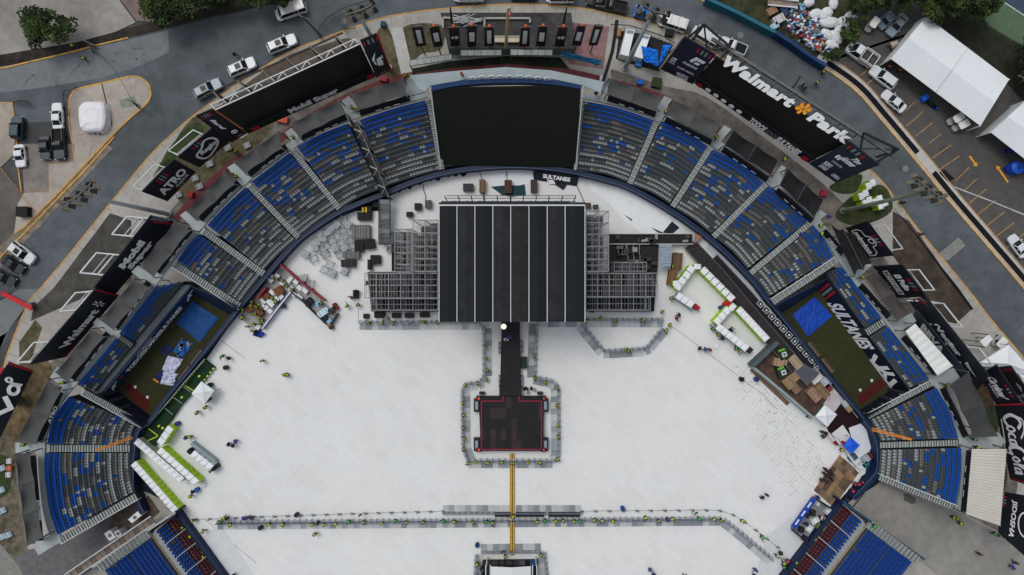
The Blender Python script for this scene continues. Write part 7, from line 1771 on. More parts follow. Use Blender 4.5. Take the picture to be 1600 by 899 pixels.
# white containers by the top right light tower
for (q, l) in (([(979, 45), (992, 47), (982, 88), (969, 85)], 'left of two'), ([(1004, 53), (1016, 56), (1004, 92), (991, 88)], 'right of two')):
 r = empty('container_unit', U(q[0][0], q[0][1]+20, .15), 'long white container beside the leaning light tower, '+l, 'container')
 mb = MB(); mb.slab([U(*p, 2.6) for p in q], 2.4, mat((214, 218, 220), .5, .03)); mb.build('body', r)
 mb = MB(); a, b, c, d = [P2(p) for p in q]
 mb.slab([U(*(a.lerp(b, .1)+(d-a)*.03), 2.75), U(*(a.lerp(b, .9)+(d-a)*.03), 2.75), U(*(a.lerp(b, .9)+(d-a)*.14), 2.75), U(*(a.lerp(b, .1)+(d-a)*.14), 2.75)], .15, mat((120, 134, 150))); mb.build('vent_grille', r)
tarp([(1002, 72), (1028, 78), (1028, 104), (1006, 96)], 3.0, mat((18, 104, 196), .6, .1), 'bright blue tarp roof between the containers and the navy panel', 'tarp', 'tarp', 12, .5)
tarp([(1036, 71), (1050, 70), (1034, 98), (1028, 104)], 3.0, mat((24, 112, 204), .6, .1), 'bright blue tarp against the navy sponsor panel', 'tarp', 'tarp', 13, .4)
for (x, y, w, d, c_, l) in ((997, 99, 1.0, 1.4, (60, 130, 200), 'small blue box below the white containers'), (999, 130, .9, .8, (24, 100, 200), 'small bright blue box behind the first right shade sail'), (1025, 131, 1.6, 1.6, (50, 56, 34), 'dark olive hatch behind the first right shade sail'), (965, 53, .9, 1.2, (150, 110, 76), 'small orange-brown box left of the containers'), (1045, 54, 1.4, 1.0, (30, 30, 30), 'black bin at the kerb below the white van'), (600, 40, .8, .8, (20, 70, 90), 'teal round-topped bin at the kerb by the left plaza'), (1285, 303, 1, 1, (150, 40, 60), 'red box on the walkway by the right lawn'), (300, 305, .9, .9, (150, 40, 44), 'red box on the left red path'),
        (600, 125, 1.3, .8, (140, 50, 54), 'reddish box at the foot of the Vector panel'), (442, 188, 2.0, 1.0, (200, 96, 70), 'orange-red box under the left end of the left screen')):
 crate(x, y, w, d, .8, -.2, mat(c_), l, 'box', 'box', z=.15)
mb = MB(); pts = [(964, 32), (961, 55), (957, 80), (948, 110), (940, 134), (930, 148)]
for p, q in zip(pts, pts[1:]): mb.bar(U(*p, 9), U(*q, 9), .55, mat((20, 20, 22)), .3)
mb.build('cable_bridge', label='thick black cable run right of the flag plaza', cat='cable run')
# little ground vents with pale lids, left garden
for i, (x, y) in enumerate(((5, 731), (4, 765), (6, 797), (15, 835), (5, 838), (357, 232), (387, 228), (329, 257), (306, 279), (313, 292), (280, 305))):
 crate(x, y, 1.1, .9, .35, .4, mat((150, 168, 178) if i < 5 else (140, 142, 146)), '%s pale square light fitting %s' % (nth(i if i < 5 else i-5), 'in the lower left garden' if i < 5 else 'from the right along the upper left garden'), 'light fitting', 'ground_light', 'pale ground light fittings', z=.16)
for i, (x, y, c_) in enumerate(((17, 720, (190, 190, 190)), (17, 731, (180, 100, 70)), (16, 741, (190, 190, 190)))):
 crate(x, y, .8, .8, .5, 0, mat(c_), ['upper white', 'orange', 'lower white'][i]+' small box beside the long grey sail', 'box', 'box', z=.16)

# ================================================================== LOWER GRANDSTANDS
def lower_stand(side):
 L = side == 'left'
 def X(x): return x
 seatc = lambda c: (lambda n, t: [c if rnd.random() > .02 else 'dark' for _ in range(n)])
 if L:
  W0, W1 = P2((277, 802)), P2((356, 912)); nrm = Vector((-0.81, 0.585))
 else:
  W0, W1 = P2((1314, 786)), P2((1218, 912)); nrm = Vector((0.795, 0.607))
 d = (W1-W0).normalized()
 def line(o0, o1, s0, s1): return [tuple(W0+nrm*o0+d*s0), tuple(W0+nrm*o0+d*s1)], [tuple(W0+nrm*o1+d*s0), tuple(W0+nrm*o1+d*s1)]
 Lr = (W1-W0).length
 wall('navy padded wall in front of the lower %s grandstand' % side, [tuple(W0-d*2), tuple(W0.lerp(W1, .5)), tuple(W1)], 6, 1.6, rail=False)
 # red front rows in bays, then blue bays
 nb = 5; bay = Lr/nb
 for k in range(nb):
  s0, s1 = k*bay+1.2, (k+1)*bay-1.2
  i_, o_ = line(4, 20, s0, s1)
  section('%s red bay from the top of the lower %s grandstand' % (nth(k), side), i_, o_, rows=3, z0=1.0, dz=.3, pitch=4.6, seatfn=seatc('red'), zfront=.15)
  i_, o_ = line(22, 42, s0+2, s1+4)
  section('%s small blue bay from the top of the lower %s grandstand' % (nth(k), side), i_, o_, rows=4, z0=1.9, dz=.3, pitch=4.8, seatfn=seatc('lowblue'), zfront=.15)
 for k in range(nb+1):
  s0 = k*bay; mb = MB(); a, b = W0+nrm*4+d*s0, W0+nrm*42+d*(s0+2); mb.bar(U(*a, 1.9), U(*b, 3.9), .12, mat((150, 154, 156), .5, 0));
  for t in (0, .5, 1): p = a.lerp(b, t); z = lerp(1.9, 3.9, t); mb.bar(U(*p, z), U(*p, z-.9), .1, mat((150, 154, 156), .5, 0))
  mb.build('aisle_handrail', label='%s pale aisle handrail from the top, lower %s grandstand' % (nth(k), side), cat='handrail', group='aisle handrails of the lower grandstands')
 q = [W0+nrm*42, W1+nrm*42, W1+nrm*56, W0+nrm*56+d*(6)]
 sheet('grandstand_walkway', [(p.x, p.y) for p in q], 3.2, mat((138, 142, 144), .85, .12), th=.3)
 q = [W0+nrm*52.5+d*2, W1+nrm*52.5, W1+nrm*55, W0+nrm*55+d*2]
 sheet('grandstand_ledge', [(p.x, p.y) for p in q], 3.45, mat((140, 128, 104), .85, .15), th=.3)
 # big upper block : rows parallel to the wall, its upper end cut along the service road
 for k in range(2):
  o0 = 57+k*44; sA = 6+k*(2 if L else 2)
  top0 = (-2 if L else -2);
  slope = .62 if L else .72
  iA = W0+nrm*o0+d*(8+ (o0-57)*(-0.02)); oA = W0+nrm*(o0+42)+d*(8+(-0.02)*(o0-15));
  i_ = [tuple(iA), tuple(W0+nrm*o0+d*(Lr+80))]; o_ = [tuple(oA), tuple(W0+nrm*(o0+42)+d*(Lr+80))]
  section('large blue seating block of the lower %s grandstand, %s the field' % (side, 'nearest to' if k == 0 else 'farther from'), i_, o_, rows=6, z0=3.9+k*2.2, dz=.36, pitch=4.8, seatfn=seatc('lowblue'), zfront=.15)
 # top landing with rows of rails
 a, b = W0+nrm*57-d*7, W0+nrm*150-d*(7+1);
 mb = MB(); n_ = 26; w = 14
 for k in range(n_):
  t0, t1 = k/n_, (k+1)/n_; z = lerp(3.9, 8.5, t1); p, q_ = a.lerp(b, t0), a.lerp(b, t1)
  mb.slab([U(*p, z), U(*q_, z), U(*(q_+d*w), z), U(*(p+d*w), z)], 1.0, stair_d if k % 2 else stair_m)
 mb.build('stairway', label='broad rail-lined steps along the road edge of the lower %s grandstand' % side, cat='stairway')
 for k in range(14):
  t = (k+.5)/14; p = a.lerp(b, t); z = lerp(3.9, 8.5, t)+.9; mb = MB(); mb.bar(U(*p, z), U(*(p+d*12), z), .1, mat((90, 96, 100))); mb.bar(U(*(p+d*12), z), U(*(p+d*12), z-.9), .1, mat((90, 96, 100))); mb.bar(U(*p, z), U(*p, z-.9), .1, mat((90, 96, 100)))
  mb.build('crush_rail', label='%s short rail outward on the steps of the lower %s grandstand' % (nth(k), side), cat='handrail', group='crush rails of the lower grandstands')
 a2, b2 = W0+nrm*2-d*3, W0+nrm*158-d*9
 wall('dark blue coping wall along the road edge of the lower %s grandstand' % side, [tuple(a2), tuple(a2.lerp(b2, .35)), tuple(a2.lerp(b2, .7)), tuple(b2)], 3.2, 4.0, mat((30, 60, 84), .6, .15) if not L else mat((150, 152, 150), .7, .1), rail=False)
lower_stand('left'); lower_stand('right')
# wooden walkway on the left
r = empty('plank_walkway', U(170, 860, .2), 'brown plank walkway beside the lower left grandstand', 'walkway')
a, b = P2((239, 812)), P2((105, 903)); n = Vector((.55, .83))*6.5; mb = MB()
for k in range(18):
 p, q = a.lerp(b, k/18), a.lerp(b, (k+.93)/18); mb.slab([U(*(p-n), 2.6), U(*(q-n), 2.6), U(*(q+n), 2.6), U(*(p+n), 2.6)], .15, mat((118, 108, 98), .85, .2) if k % 3 else mat((98, 88, 80), .85, .2))
mb.build('planks', r)
for s_ in (-1, 1): mb = MB(); mb.bar(U(*(a+n*s_), 3.4), U(*(b+n*s_), 3.4), .14, wht); mb.build('side_rail', r)
for (q, l, c_) in (([(200, 812), (215, 799), (221, 806), (206, 818)], 'white flat roof unit in the lower left corner yard', (198, 200, 202)), ([(162, 834), (172, 828), (181, 840), (171, 846)], 'white square unit by the plank walkway, left one', (190, 192, 194)), ([(178, 832), (185, 828), (190, 836), (183, 840)], 'small white square unit by the plank walkway, right one', (186, 188, 190))):
 r = empty('utility_unit', U(*q[0], .16), l, 'utility unit'); mb = MB(); mb.slab([U(*p, 2.2) for p in q], 2.0, mat(c_)); mb.build('cabinet', r); mb = MB(); c = sum((P2(p) for p in q), P2((0, 0)))/4; w = U(*c, 2.25); mb.tube((w.x, w.y, 2.2), (w.x, w.y, 2.3), .3, .3, truss_g, 12); mb.build('fan', r)
patch('corner_yard', [(178, 800), (232, 775), (250, 800), (232, 815), (180, 845), (170, 825)], mat((86, 74, 66), .9, .35, 1.0), .17)
# orange ladder beams
for (a, b, z0_, z1_, l) in (((1363, 671), (1424, 687), 3.4, 8.0, 'orange ladder beam lying on the lower right seats'), ((206, 684), (150, 704), 3.4, 7.6, 'orange beam lying on the lower left seats')):
 mb = MB(); A, B = U(*a, z0_+1), U(*b, z1_+1); d = (B-A).normalized(); n = Vector((-d.y, d.x, 0))*.3
 mb.bar(A-n, B-n*.5, .16, mat((196, 120, 40))); mb.bar(A+n, B+n*.5, .16, mat((196, 120, 40)))
 for k in range(14): p = A.lerp(B, k/13); mb.bar(p-n*.8, p+n*.8, .1, mat((196, 120, 40)))
 mb.build('ladder', label=l, cat='ladder')

# ================================================================== GREEN WALKWAY, YARDS
gw = mat((22, 48, 28), .9, .25, .7)
GWP = [(320, 562), (335, 574), (310, 604), (284, 632), (262, 664), (240, 699), (222, 688), (200, 674), (214, 652), (228, 664), (262, 628)]
r = empty('turf_walkway', U(280, 625, .25), 'raised green turf walkway with yellow dashes beside the left pen', 'walkway')
mb = MB(); mb.slab([U(*p, .9) for p in GWP], .6, gw); o = mb.build('turf_deck', r)
bm = bmesh.new(); bm.from_mesh(o.data); bmesh.ops.triangulate(bm, faces=[f for f in bm.faces if len(f.verts) > 4], ngon_method='EAR_CLIP'); bm.to_mesh(o.data); bm.free()
mb = MB(); yd = mat((190, 210, 40), .6, 0)
for pts, n in (([(319, 564), (262, 630), (230, 664)], 26), ([(334, 575), (316, 598)], 5), ([(202, 675), (238, 697)], 8), ([(206, 662), (216, 655)], 3)):
 P = resample(pts, n)
 for a, b in zip(P, P[1:]): c = a.lerp(b, .45); mb.bar(U(*a, .93), U(*c, .93), .22, yd, .03)
for (a, b) in (((289, 602), (302, 611)), ((232, 670), (247, 681)), ((222, 693), (246, 682))): mb.bar(U(*a, .93), U(*b, .93), .14, yd, .03)
for (x, y) in ((311, 588), (284, 621), (254, 669), (248, 666), (222, 673)): c = U(x, y, .93); mb.box((c.x, c.y, .93), (.4, .3, .04), yd, .6)
mb.build('yellow_dashes', r)
for (a, b) in (((287, 604), (298, 613)), ((271, 621), (285, 631)), ((258, 638), (270, 648))):
 mb = MB(); mb.bar(U(*a, 1.6), U(*b, 1.6), .1, sc_m); mb.build('cross_rail', r)
mb = MB()
P = [(320, 561), (286, 600), (262, 629), (230, 666)]
for a, b in zip(P, P[1:]): mb.bar(U(*a, 1.9), U(*b, 1.9), .14, sc_m)
mb.build('side_rail', r)
# left work yard
yard_f = mat((70, 72, 76), .85, .2); brown = mat((112, 70, 42), .8, .25, 1.5);
sheet('work_yard_floor', [(428, 416), (450, 424), (506, 472), (530, 492), (517, 514), (488, 486), (454, 458), (432, 486), (408, 520), (385, 506), (372, 497), (390, 468)], .262, mat((150, 150, 150), .8, .2, .8))
strip('site_fence', [(434, 411), (506, 470)], 2.4, .25, 1.9, mat((120, 16, 34), .5, .1), kind=None, label='long dark red fence above the left work yard', cat='fence')
strip('site_fence', [(415, 450), (401, 467)], 2.0, .25, 1.9, mat((130, 18, 38), .5, .1), kind=None, label='short red fence by the dark blue field wall', cat='fence')
strip('counter_board', [(454, 456), (432, 484), (409, 514)], 2.2, .25, 1.4, mat((96, 104, 130), .5, .1), kind=None, label='white and purple counter front of the left work yard', cat='counter', top=mat((190, 194, 206), .5, .15))
strip('counter_board', [(455, 458), (470, 468), (485, 484), (500, 498), (514, 511), (527, 490)], 1.8, .25, 1.4, mat((40, 42, 46), .5, .2), kind=None, label='dark counter front running right from the work yard corner', cat='counter')
def table(px, w, d, ang, label, top=None, load=(), seed=0, z=.27):
 r = empty('folding_table', U(*px, z), label, 'table', 'tables in the work yards', rz=ang)
 mb = MB(); mb.box((0, 0, .74), (w, d, .05), top or mat((198, 202, 204), .5, .05)); mb.build('table_top', r)
 for sx in (-1, 1):
  for sy in (-1, 1): mb = MB(); mb.bar((sx*w*.42, sy*d*.4, 0), (sx*w*.42, sy*d*.4, .72), .05, truss_g); mb.build('leg', r)
 return r
TB = [(428, 424), (425, 431), (435, 431), (455, 437), (464, 441), (424, 437), (443, 442), (470, 450), (478, 454), (456, 451), (461, 460), (470, 464), (433, 459), (427, 457), (434, 466), (441, 464), (424, 474), (430, 470), (418, 481), (424, 486), (412, 477), (406, 510), (413, 470)]
rr = random.Random(77)
for i, (x, y) in enumerate(TB):
 table((x, y), rr.uniform(.8, 1.5), rr.uniform(.5, .8), math.radians(-42) if i % 3 else math.radians(50), '%s white table from the top of the left work yard' % nth(sorted(TB, key=lambda p: p[1]*1000+p[0]).index((x, y))))
TB2 = [(438, 455, 1.5, 1.4, 'brown stack of cartons among the tables'), (418, 463, 1.3, 1.0, 'brown round-cornered sack pile by the tables'), (408, 489, 1.1, 1.0, 'brown carton stack with a dark lid'), (411, 483, .7, .6, 'small brown carton between the tables'), (395, 482, 1.6, .8, 'brown board crate along the field wall'), (402, 449, 1.5, .8, 'upper brown board crate along the field wall'), (391, 466, 1.6, .9, 'middle brown board crate along the field wall'), (526, 479, .6, 1.2, 'tall red-brown crate by the scaffold foot')]
for i, (x, y, w, d, l) in enumerate(TB2): crate(x, y, w, d, .9, .6, brown if i < 7 else mat((110, 40, 30)), l, 'crate', 'crate', z=.26)
pyr = [(507, 488, 2.0, 1.0, (176, 200, 210), 'pale blue cloth-topped stall at the right tip of the work yard'), (516, 501, .9, .7, (120, 180, 200), 'small light blue box at the tip of the work yard'), (517, 508, .6, .6, (200, 130, 80), 'small orange box at the tip of the work yard'), (484, 472, 1.4, 1.1, (26, 28, 32), 'square black case in the work yard'), (500, 474, .9, .6, (120, 190, 210), 'light blue cooler beside the pale blue stall'), (521, 484, 1.4, .7, (52, 50, 52), 'dark bench behind the pale blue stall'), (510, 499, 1.1, .7, (30, 32, 36), 'black tub below the pale blue stall')]
for (x, y, w, d, c_, l) in pyr: crate(x, y, w, d, .9, .6, mat(c_), l, 'stall' if 'stall' in l else 'box', 'stall' if 'stall' in l else 'box', z=.26)
tarp([(400, 514), (414, 521), (408, 528), (394, 524)], .5, mat((24, 44, 90), .6, .2), 'dark blue cover at the lower tip of the left work yard', 'tarp', 'tarp', 15, .3)
tarp([(408, 519), (414, 521), (411, 526), (405, 524)], .8, mat((20, 70, 170), .6, .1), 'bright blue bag on the dark blue cover', 'bag', 'bag', 16, .3, 3)

# backstage pieces, upper left of the stage
def truss_box(px, w, d, ang, label, m=None):
 c = U(*px, .25); r = empty('truss_cage', c, label, 'truss frame', 'grey truss frames behind the left scaffold', rz=ang); m = m or mat((150, 154, 156), .5, .1)
 h = 1.0; P = [(-w/2, -d/2), (w/2, -d/2), (w/2, d/2), (-w/2, d/2)]
 mb = MB()
 for z in (.05, h):
  for i in range(4): mb.bar((*P[i], z), (*P[(i+1) % 4], z), .08, m)
 for p in P: mb.bar((*p, .05), (*p, h), .08, m)
 mb.build('frame', r)
 mb = MB(); mb.bar((-w/2, -d/2, h), (w/2, d/2, h), .07, m); mb.bar((w/2, -d/2, h), (-w/2, d/2, h), .07, m); mb.build('cross_brace', r)
 if rr.random() < .45: mb = MB(); mb.box((0, 0, h-.06), (w*.8, d*.8, .04), mat((160, 164, 166), .7, .1)); mb.build('sheet', r)
TBX = [(537, 345), (528, 352), (545, 352), (520, 358), (533, 360), (548, 362), (513, 365), (526, 368), (541, 370), (506, 374), (519, 376), (532, 380), (546, 376), (511, 384), (525, 388), (540, 388), (550, 384), (498, 380), (506, 394), (530, 398), (479, 398), (491, 405), (509, 398), (516, 414), (508, 422), (521, 428), (540, 424), (476, 435), (487, 444), (494, 388), (548, 394), (502, 366)]
for i, (x, y) in enumerate(TBX):
 truss_box((x, y), rr.uniform(1.0, 1.35), rr.uniform(.9, 1.2), rr.uniform(0, 1.5), '%s grey truss frame from the top, between stage and left seats' % nth(sorted(TBX, key=lambda p: p[1]*1000+p[0]).index((x, y))))
BK = [(566, 363, 3.0, 2.3, (96, 96, 94), 0, 'large grey slatted rack behind the left scaffold'), (551, 399, 2.7, 1.2, (92, 92, 90), 0, 'smaller grey slatted rack below the large one'), (546, 412, 2.4, 1.2, (34, 34, 34), 0, 'black slotted case among the truss frames'), (563, 385, 1.5, 1.9, (20, 22, 24), 0, 'black covered equipment, left of two behind the scaffold'), (579, 382, 1.7, 1.6, (20, 22, 24), .1, 'black covered equipment, right of two behind the scaffold'), (571, 339, 2.3, 1.3, (22, 24, 26), 0, 'black flat case above the large grey rack'), (575, 328, 1.6, .9, (26, 28, 28), 0, 'black case with the yellow strips'),
   (588, 406, 1.6, 1.5, (18, 22, 24), 0, 'black cube case left of the wide scaffold'), (579, 414, .6, 1.7, (26, 28, 30), 0, 'narrow black case beside the black cube case'), (654, 324, 1.1, 1.1, (26, 30, 34), 0, 'small black case above the tall left scaffold'), (641, 336, 1.0, .8, (26, 28, 30), 0, 'small black case above the slim left scaffold'), (670, 320, 1.0, 1.3, (84, 80, 78), 0, 'grey-brown case at the end of the black cable'), (732, 294, 1.7, 1.2, (52, 56, 60), 0, 'grey double case behind the stage, leftmost'), (754, 292, 1.0, 2.2, (110, 88, 60), 0, 'tall wooden crate behind the stage, left'), (794, 293, 1.2, 2.2, (70, 48, 42), 0, 'tall dark brown crate behind the stage, middle'), (834, 292, 1.1, 2.1, (60, 52, 48), 0, 'tall grey-topped brown crate behind the stage, right'),
   (917, 322, 1.1, .8, (70, 58, 52), 0, 'small brown case at the upper right stage corner'), (930, 324, .8, .6, (40, 70, 76), 0, 'small teal case at the upper right stage corner'), (541, 330, 1.6, 1.0, (40, 44, 50), .6, 'dark open case beside the curved wall'), (588, 320, .9, 1.0, (20, 22, 24), 0, 'black case next to the grey plank ramp'), (610, 389, 1.0, 1.2, (170, 172, 174), 0, 'white slotted rack left of the slim scaffold')]
for (x, y, w, d, c_, a_, l) in BK:
 o = crate(x, y, w, d, 1.0, a_, mat(c_, .7, .15), l, 'rack' if 'rack' in l else 'case', 'equipment_rack' if 'rack' in l else 'flight_case')
 if 'slatted' in l or 'slotted' in l:
  mb = MB(); n = 6
  for k in range(n): mb.box((-w/2+(k+.5)*w/n, 0, 1.1), (w/n*.3, d*.8, .06), mat((120, 120, 118)) if 'slatted' in l else mat((60, 62, 64)));
  mb.build('slats', o)
mb = MB()
for k in range(2): c = U(567+k*5, 328, 1.4); mb.box((c.x, c.y, 1.45), (.35, .9, .1), mat((190, 150, 40)))
mb.build('yellow_strip', label='two yellow strips lying on the black case', cat='strip')
for i, pts in enumerate(([(661, 287), (662, 298), (665, 306), (665, 318)], [(749, 268), (754, 283)], [(791, 268), (793, 284)], [(833, 270), (835, 284)], [(900, 288), (915, 320)], [(755, 302), (756, 318)], [(798, 302), (798, 320)])):
 mb = MB(); P = catmull(pts, 4)
 for a, b in zip(P, P[1:]): mb.bar(U(*a, .35), U(*b, .35), .1, blk)
 mb.build('cable', label='%s black cable from the left behind the stage' % nth([0, 1, 3, 5, 6, 2, 4][i]), cat='cable', group='black cables behind the stage')
# loose gear at the left stage foot
for (x, y, w, d, c_, l) in ((594, 492, 1.8, 1.0, (26, 28, 28), 'black covered mound under the left scaffold'), (603, 497, 1.0, .7, (120, 120, 122), 'grey bag beside the black covered mound'), (573, 494, .9, .8, (34, 36, 38), 'small dark lamp case at the left barrier end'), (557, 460, .9, 1.4, (24, 22, 24), 'dark stand left of the wide scaffold'), (620, 493, 1.5, .8, (40, 42, 44), 'first dark flat case below the left scaffold'), (640, 493, 1.5, .8, (46, 46, 48), 'second dark flat case below the left scaffold'), (664, 492, 1.6, .8, (38, 40, 42), 'third dark flat case below the left scaffold')):
 crate(x, y, w, d, .6, 0, mat(c_, .8, .1), l, 'case', 'flight_case')

# right yard with boards and crates
sheet('board_floor', [(1215, 537), (1262, 590), (1305, 638), (1272, 651), (1176, 574)], .262, mat((76, 60, 52), .85, .35, .7, .3, .3))
strip('yard_wall', [(1216, 535), (1176, 573)], 6.5, .2, 2.4, mat((70, 82, 84), .7, .15), kind=None, label='slate-blue fence panel at the upper end of the crate yard', cat='fence')
strip('yard_wall', [(1176, 573), (1222, 611), (1271, 653)], 3.4, .2, 2.2, mat((130, 144, 142), .7, .1), kind=None, label='pale green-grey fence along the crate yard', cat='fence')
strip('fallen_boards', [(1174, 577), (1232, 632)], 7, .25, .3, mat((110, 84, 66), .85, .3), kind=None, label='brown boards lying outside the crate yard fence', cat='boards')
CR = [(1220, 552, 1.6, 1.9, (32, 46, 30), 'green and black boxed load with white top, upper one'), (1219, 580, 1.7, 1.8, (32, 52, 34), 'green and black boxed load with white top, lower one'), (1215.5, 566, 2.2, 1.3, (146, 122, 100), 'tan crate between the two green loads'), (1239, 565, 1.4, 2.4, (150, 134, 112), 'tan crate right of the green loads'), (1229, 597, 1.7, 1.9, (132, 110, 84), 'brown broad crate in the middle of the crate yard'), (1238, 588, 1.1, 1.4, (140, 118, 90), 'brown crate beside the big grey slab'), (1268, 616, 1.4, 2.4, (142, 112, 92), 'tan crate at the lower end of the crate yard, left one'), (1281, 610, 1.4, 2.6, (118, 94, 72), 'brown crate at the lower end of the crate yard, right one'), (1240, 607, 1.3, 1.3, (120, 96, 78), 'low brown crate near the yard fence')]
for i, (x, y, w, d, c_, l) in enumerate(CR):
 o = crate(x, y, w, d, 1.1, math.radians(40) if i > 2 else math.radians(-12 if i == 2 else 20), mat(c_, .8, .25), l, 'crate', 'crate', z=.27)
 if i < 2: mb = MB(); mb.box((.1, -.15, 1.2), (.8, .8, .08), white_p); mb.box((.1, -.15, 1.26), (.45, .45, .04), mat((90, 92, 94))); mb.build('white_top', o); mb = MB(); mb.box((-.1, .7, 1.2), (1.1, .35, .1), mat((90, 160, 50))); mb.build('green_top', o)
mb = MB(); mb.slab([U(*p, 1.38) for p in ((1253, 567), (1281, 583), (1261, 604), (1239, 580))], .9, mat((74, 76, 82), .8, .15)); mb.build('stage_deck_stack', label='big flat grey deck stack in the crate yard', cat='deck stack')
sheet('maroon_floor', [(1303, 640), (1318, 625), (1346, 661), (1330, 692), (1300, 690), (1290, 664)], .264, mat((34, 14, 16), .9, .2))
sheet('pale_carpet', [(1301, 612), (1318, 625), (1304, 644), (1286, 632)], .268, mat((178, 172, 174), .8, .12)); sheet('pale_carpet', [(1317, 664), (1329, 682), (1318, 698), (1299, 678)], .268, mat((196, 198, 200), .8, .06)); sheet('pale_carpet', [(1326, 669), (1345, 662), (1354, 672), (1361, 700), (1354, 714), (1338, 714), (1331, 686)], .27, mat((196, 200, 206), .8, .06))
for (x, y, w, d, c_, l) in ((1288, 597, 1.3, 1.5, (170, 176, 190), 'white crate with red straps'), (1292, 605, .9, 1.2, (120, 50, 60), 'red-wrapped bundle beside the white crate'), (1318, 630, .9, 1.0, (180, 190, 196), 'white sack near the navy field wall'), (1324, 637, 1.0, 1.0, (160, 138, 100), 'tan box near the navy field wall'), (1295, 682, .6, 1.6, (210, 200, 196), 'long white box with a lamp at one end'), (1330, 714, 1.4, .9, (60, 80, 100), 'open blue-white case on the long counter'), (1341, 729, 1.6, .9, (186, 190, 190), 'white bin bags at the end of the yard, left'), (1350, 716, 1.2, 1.0, (150, 160, 168), 'crumpled grey bags at the yard end'), (1357, 711, .6, .8, (90, 30, 36), 'dark red bag at the yard end'), (1349, 724, 1.0, .7, (40, 110, 110), 'teal crate at the yard end'), (1305, 690, .9, .7, (120, 30, 40), 'dark red stacked chairs near the long counter'), (1315, 693, .8, .7, (150, 30, 44), 'red stacked chairs near the blue tent')):
 crate(x, y, w, d, .8, .7, mat(c_, .7, .15), l, 'box', 'box', z=.27)
strip('long_counter', [(1306, 686), (1320, 702), (1334, 722), (1346, 734)], 3.4, .26, 1.2, mat((180, 186, 186), .6, .1), kind=None, label='long pale counter along the lower right yard', cat='counter')
# brown boards at the corner exit
bb = [mat(c, .85, .25, 1.0) for c in ((92, 74, 60), (120, 100, 78), (78, 64, 56), (134, 108, 76), (104, 90, 76))]
mb = MB(); O = P2((1313, 712)); e1 = P2((1343, 738))-O; e2 = P2((1272, 767))-O; rr = random.Random(9)
for i in range(5):
 for j in range(7):
  a, b = i/5, (i+.985)/5; c, d = j/7, (j+.985)/7; P = [O+e1*a+e2*c, O+e1*b+e2*c, O+e1*b+e2*d, O+e1*a+e2*d]; mb.slab([U(*p, .29) for p in P], .04, rr.choice(bb))
mb.build('board_floor', label='patchwork of brown plywood boards at the corner exit', cat='board floor')
strip('red_line', [(1313, 710), (1272, 766)], .8, .25, .3, mat((170, 40, 70)), kind=None, label='thin red edge line beside the plywood boards', cat='edge line')
# media booth, lower right
r = empty('media_booth', U(1262, 812, .25), 'open booth with blue lettered boards beside the red seats', 'booth')
mb = MB(); mb.slab([U(*p, .5) for p in ((1273, 779), (1303, 800), (1266, 846), (1236, 826))], .25, mat((120, 122, 122), .8, .2)); mb.build('floor', r)
blue_b = mat((20, 60, 150), .5, .05)
mb = MB(); mb.bar(U(1271, 780, 1.6), U(1239, 825, 1.6), .5, blue_b, 1.0); mb.build('blue_board', r)
mb = MB(); Qb = Quad(U(1237, 822, 2.15), U(1268, 778, 2.15), U(1271, 780, 2.15), U(1240, 825, 2.15)); Qb = Quad(U(1237.6, 823, 2.2), U(1269, 778.5, 2.2), U(1272.6, 781, 2.2), U(1241, 825.6, 2.2))
for k in range(3):
 for j in range(5): Qb.poly(mb, [(.11+k*.3+j*.036, .2), (.135+k*.3+j*.036, .2), (.135+k*.3+j*.036, .8), (.11+k*.3+j*.036, .8)], letters)
mb.build('lettering', r)
for (a, b) in (((1238, 828), (1262, 848)), ((1274, 779), (1296, 793))): mb = MB(); mb.bar(U(*a, 1.5), U(*b, 1.5), .3, blk, 1.0); mb.build('side_board', r)
for i, (x, y, w, d, c_, l) in enumerate(((1276, 785, .9, .5, (190, 194, 196), 'white table top with a teal edge in the booth'), (1271, 812, 1.3, .8, (206, 208, 208), 'white crumpled sheet in the middle of the booth'), (1262, 824, 1.1, .9, (206, 208, 208), 'white crumpled sheet lower in the booth'), (1291, 797, 1.1, .6, (190, 196, 200), 'white framed laptop case in the booth'), (1258, 803, .8, 1.0, (30, 30, 32), 'black chair stack in the booth, left'), (1268, 800, 1.0, .8, (34, 34, 36), 'black chair stack in the booth, top'), (1250, 826, .9, .8, (28, 30, 32), 'black case in the booth, lower left'), (1288, 811, .9, .8, (170, 130, 110), 'pinkish-brown bag in the booth'), (1281, 822, 1.0, 1.4, (96, 110, 70), 'green-brown planter in the booth'), (1268, 841, 1.1, .5, (180, 160, 80), 'yellow equipment in the booth'), (1277, 827, .8, .8, (24, 24, 26), 'black bag in the booth'), (1256, 840, .9, .9, (30, 28, 60), 'dark purple case at the lower booth corner'))):
 crate(x, y, w, d, .7, rnd.random()*1.5, mat(c_, .7, .12), l, 'box', 'box', z=.5)

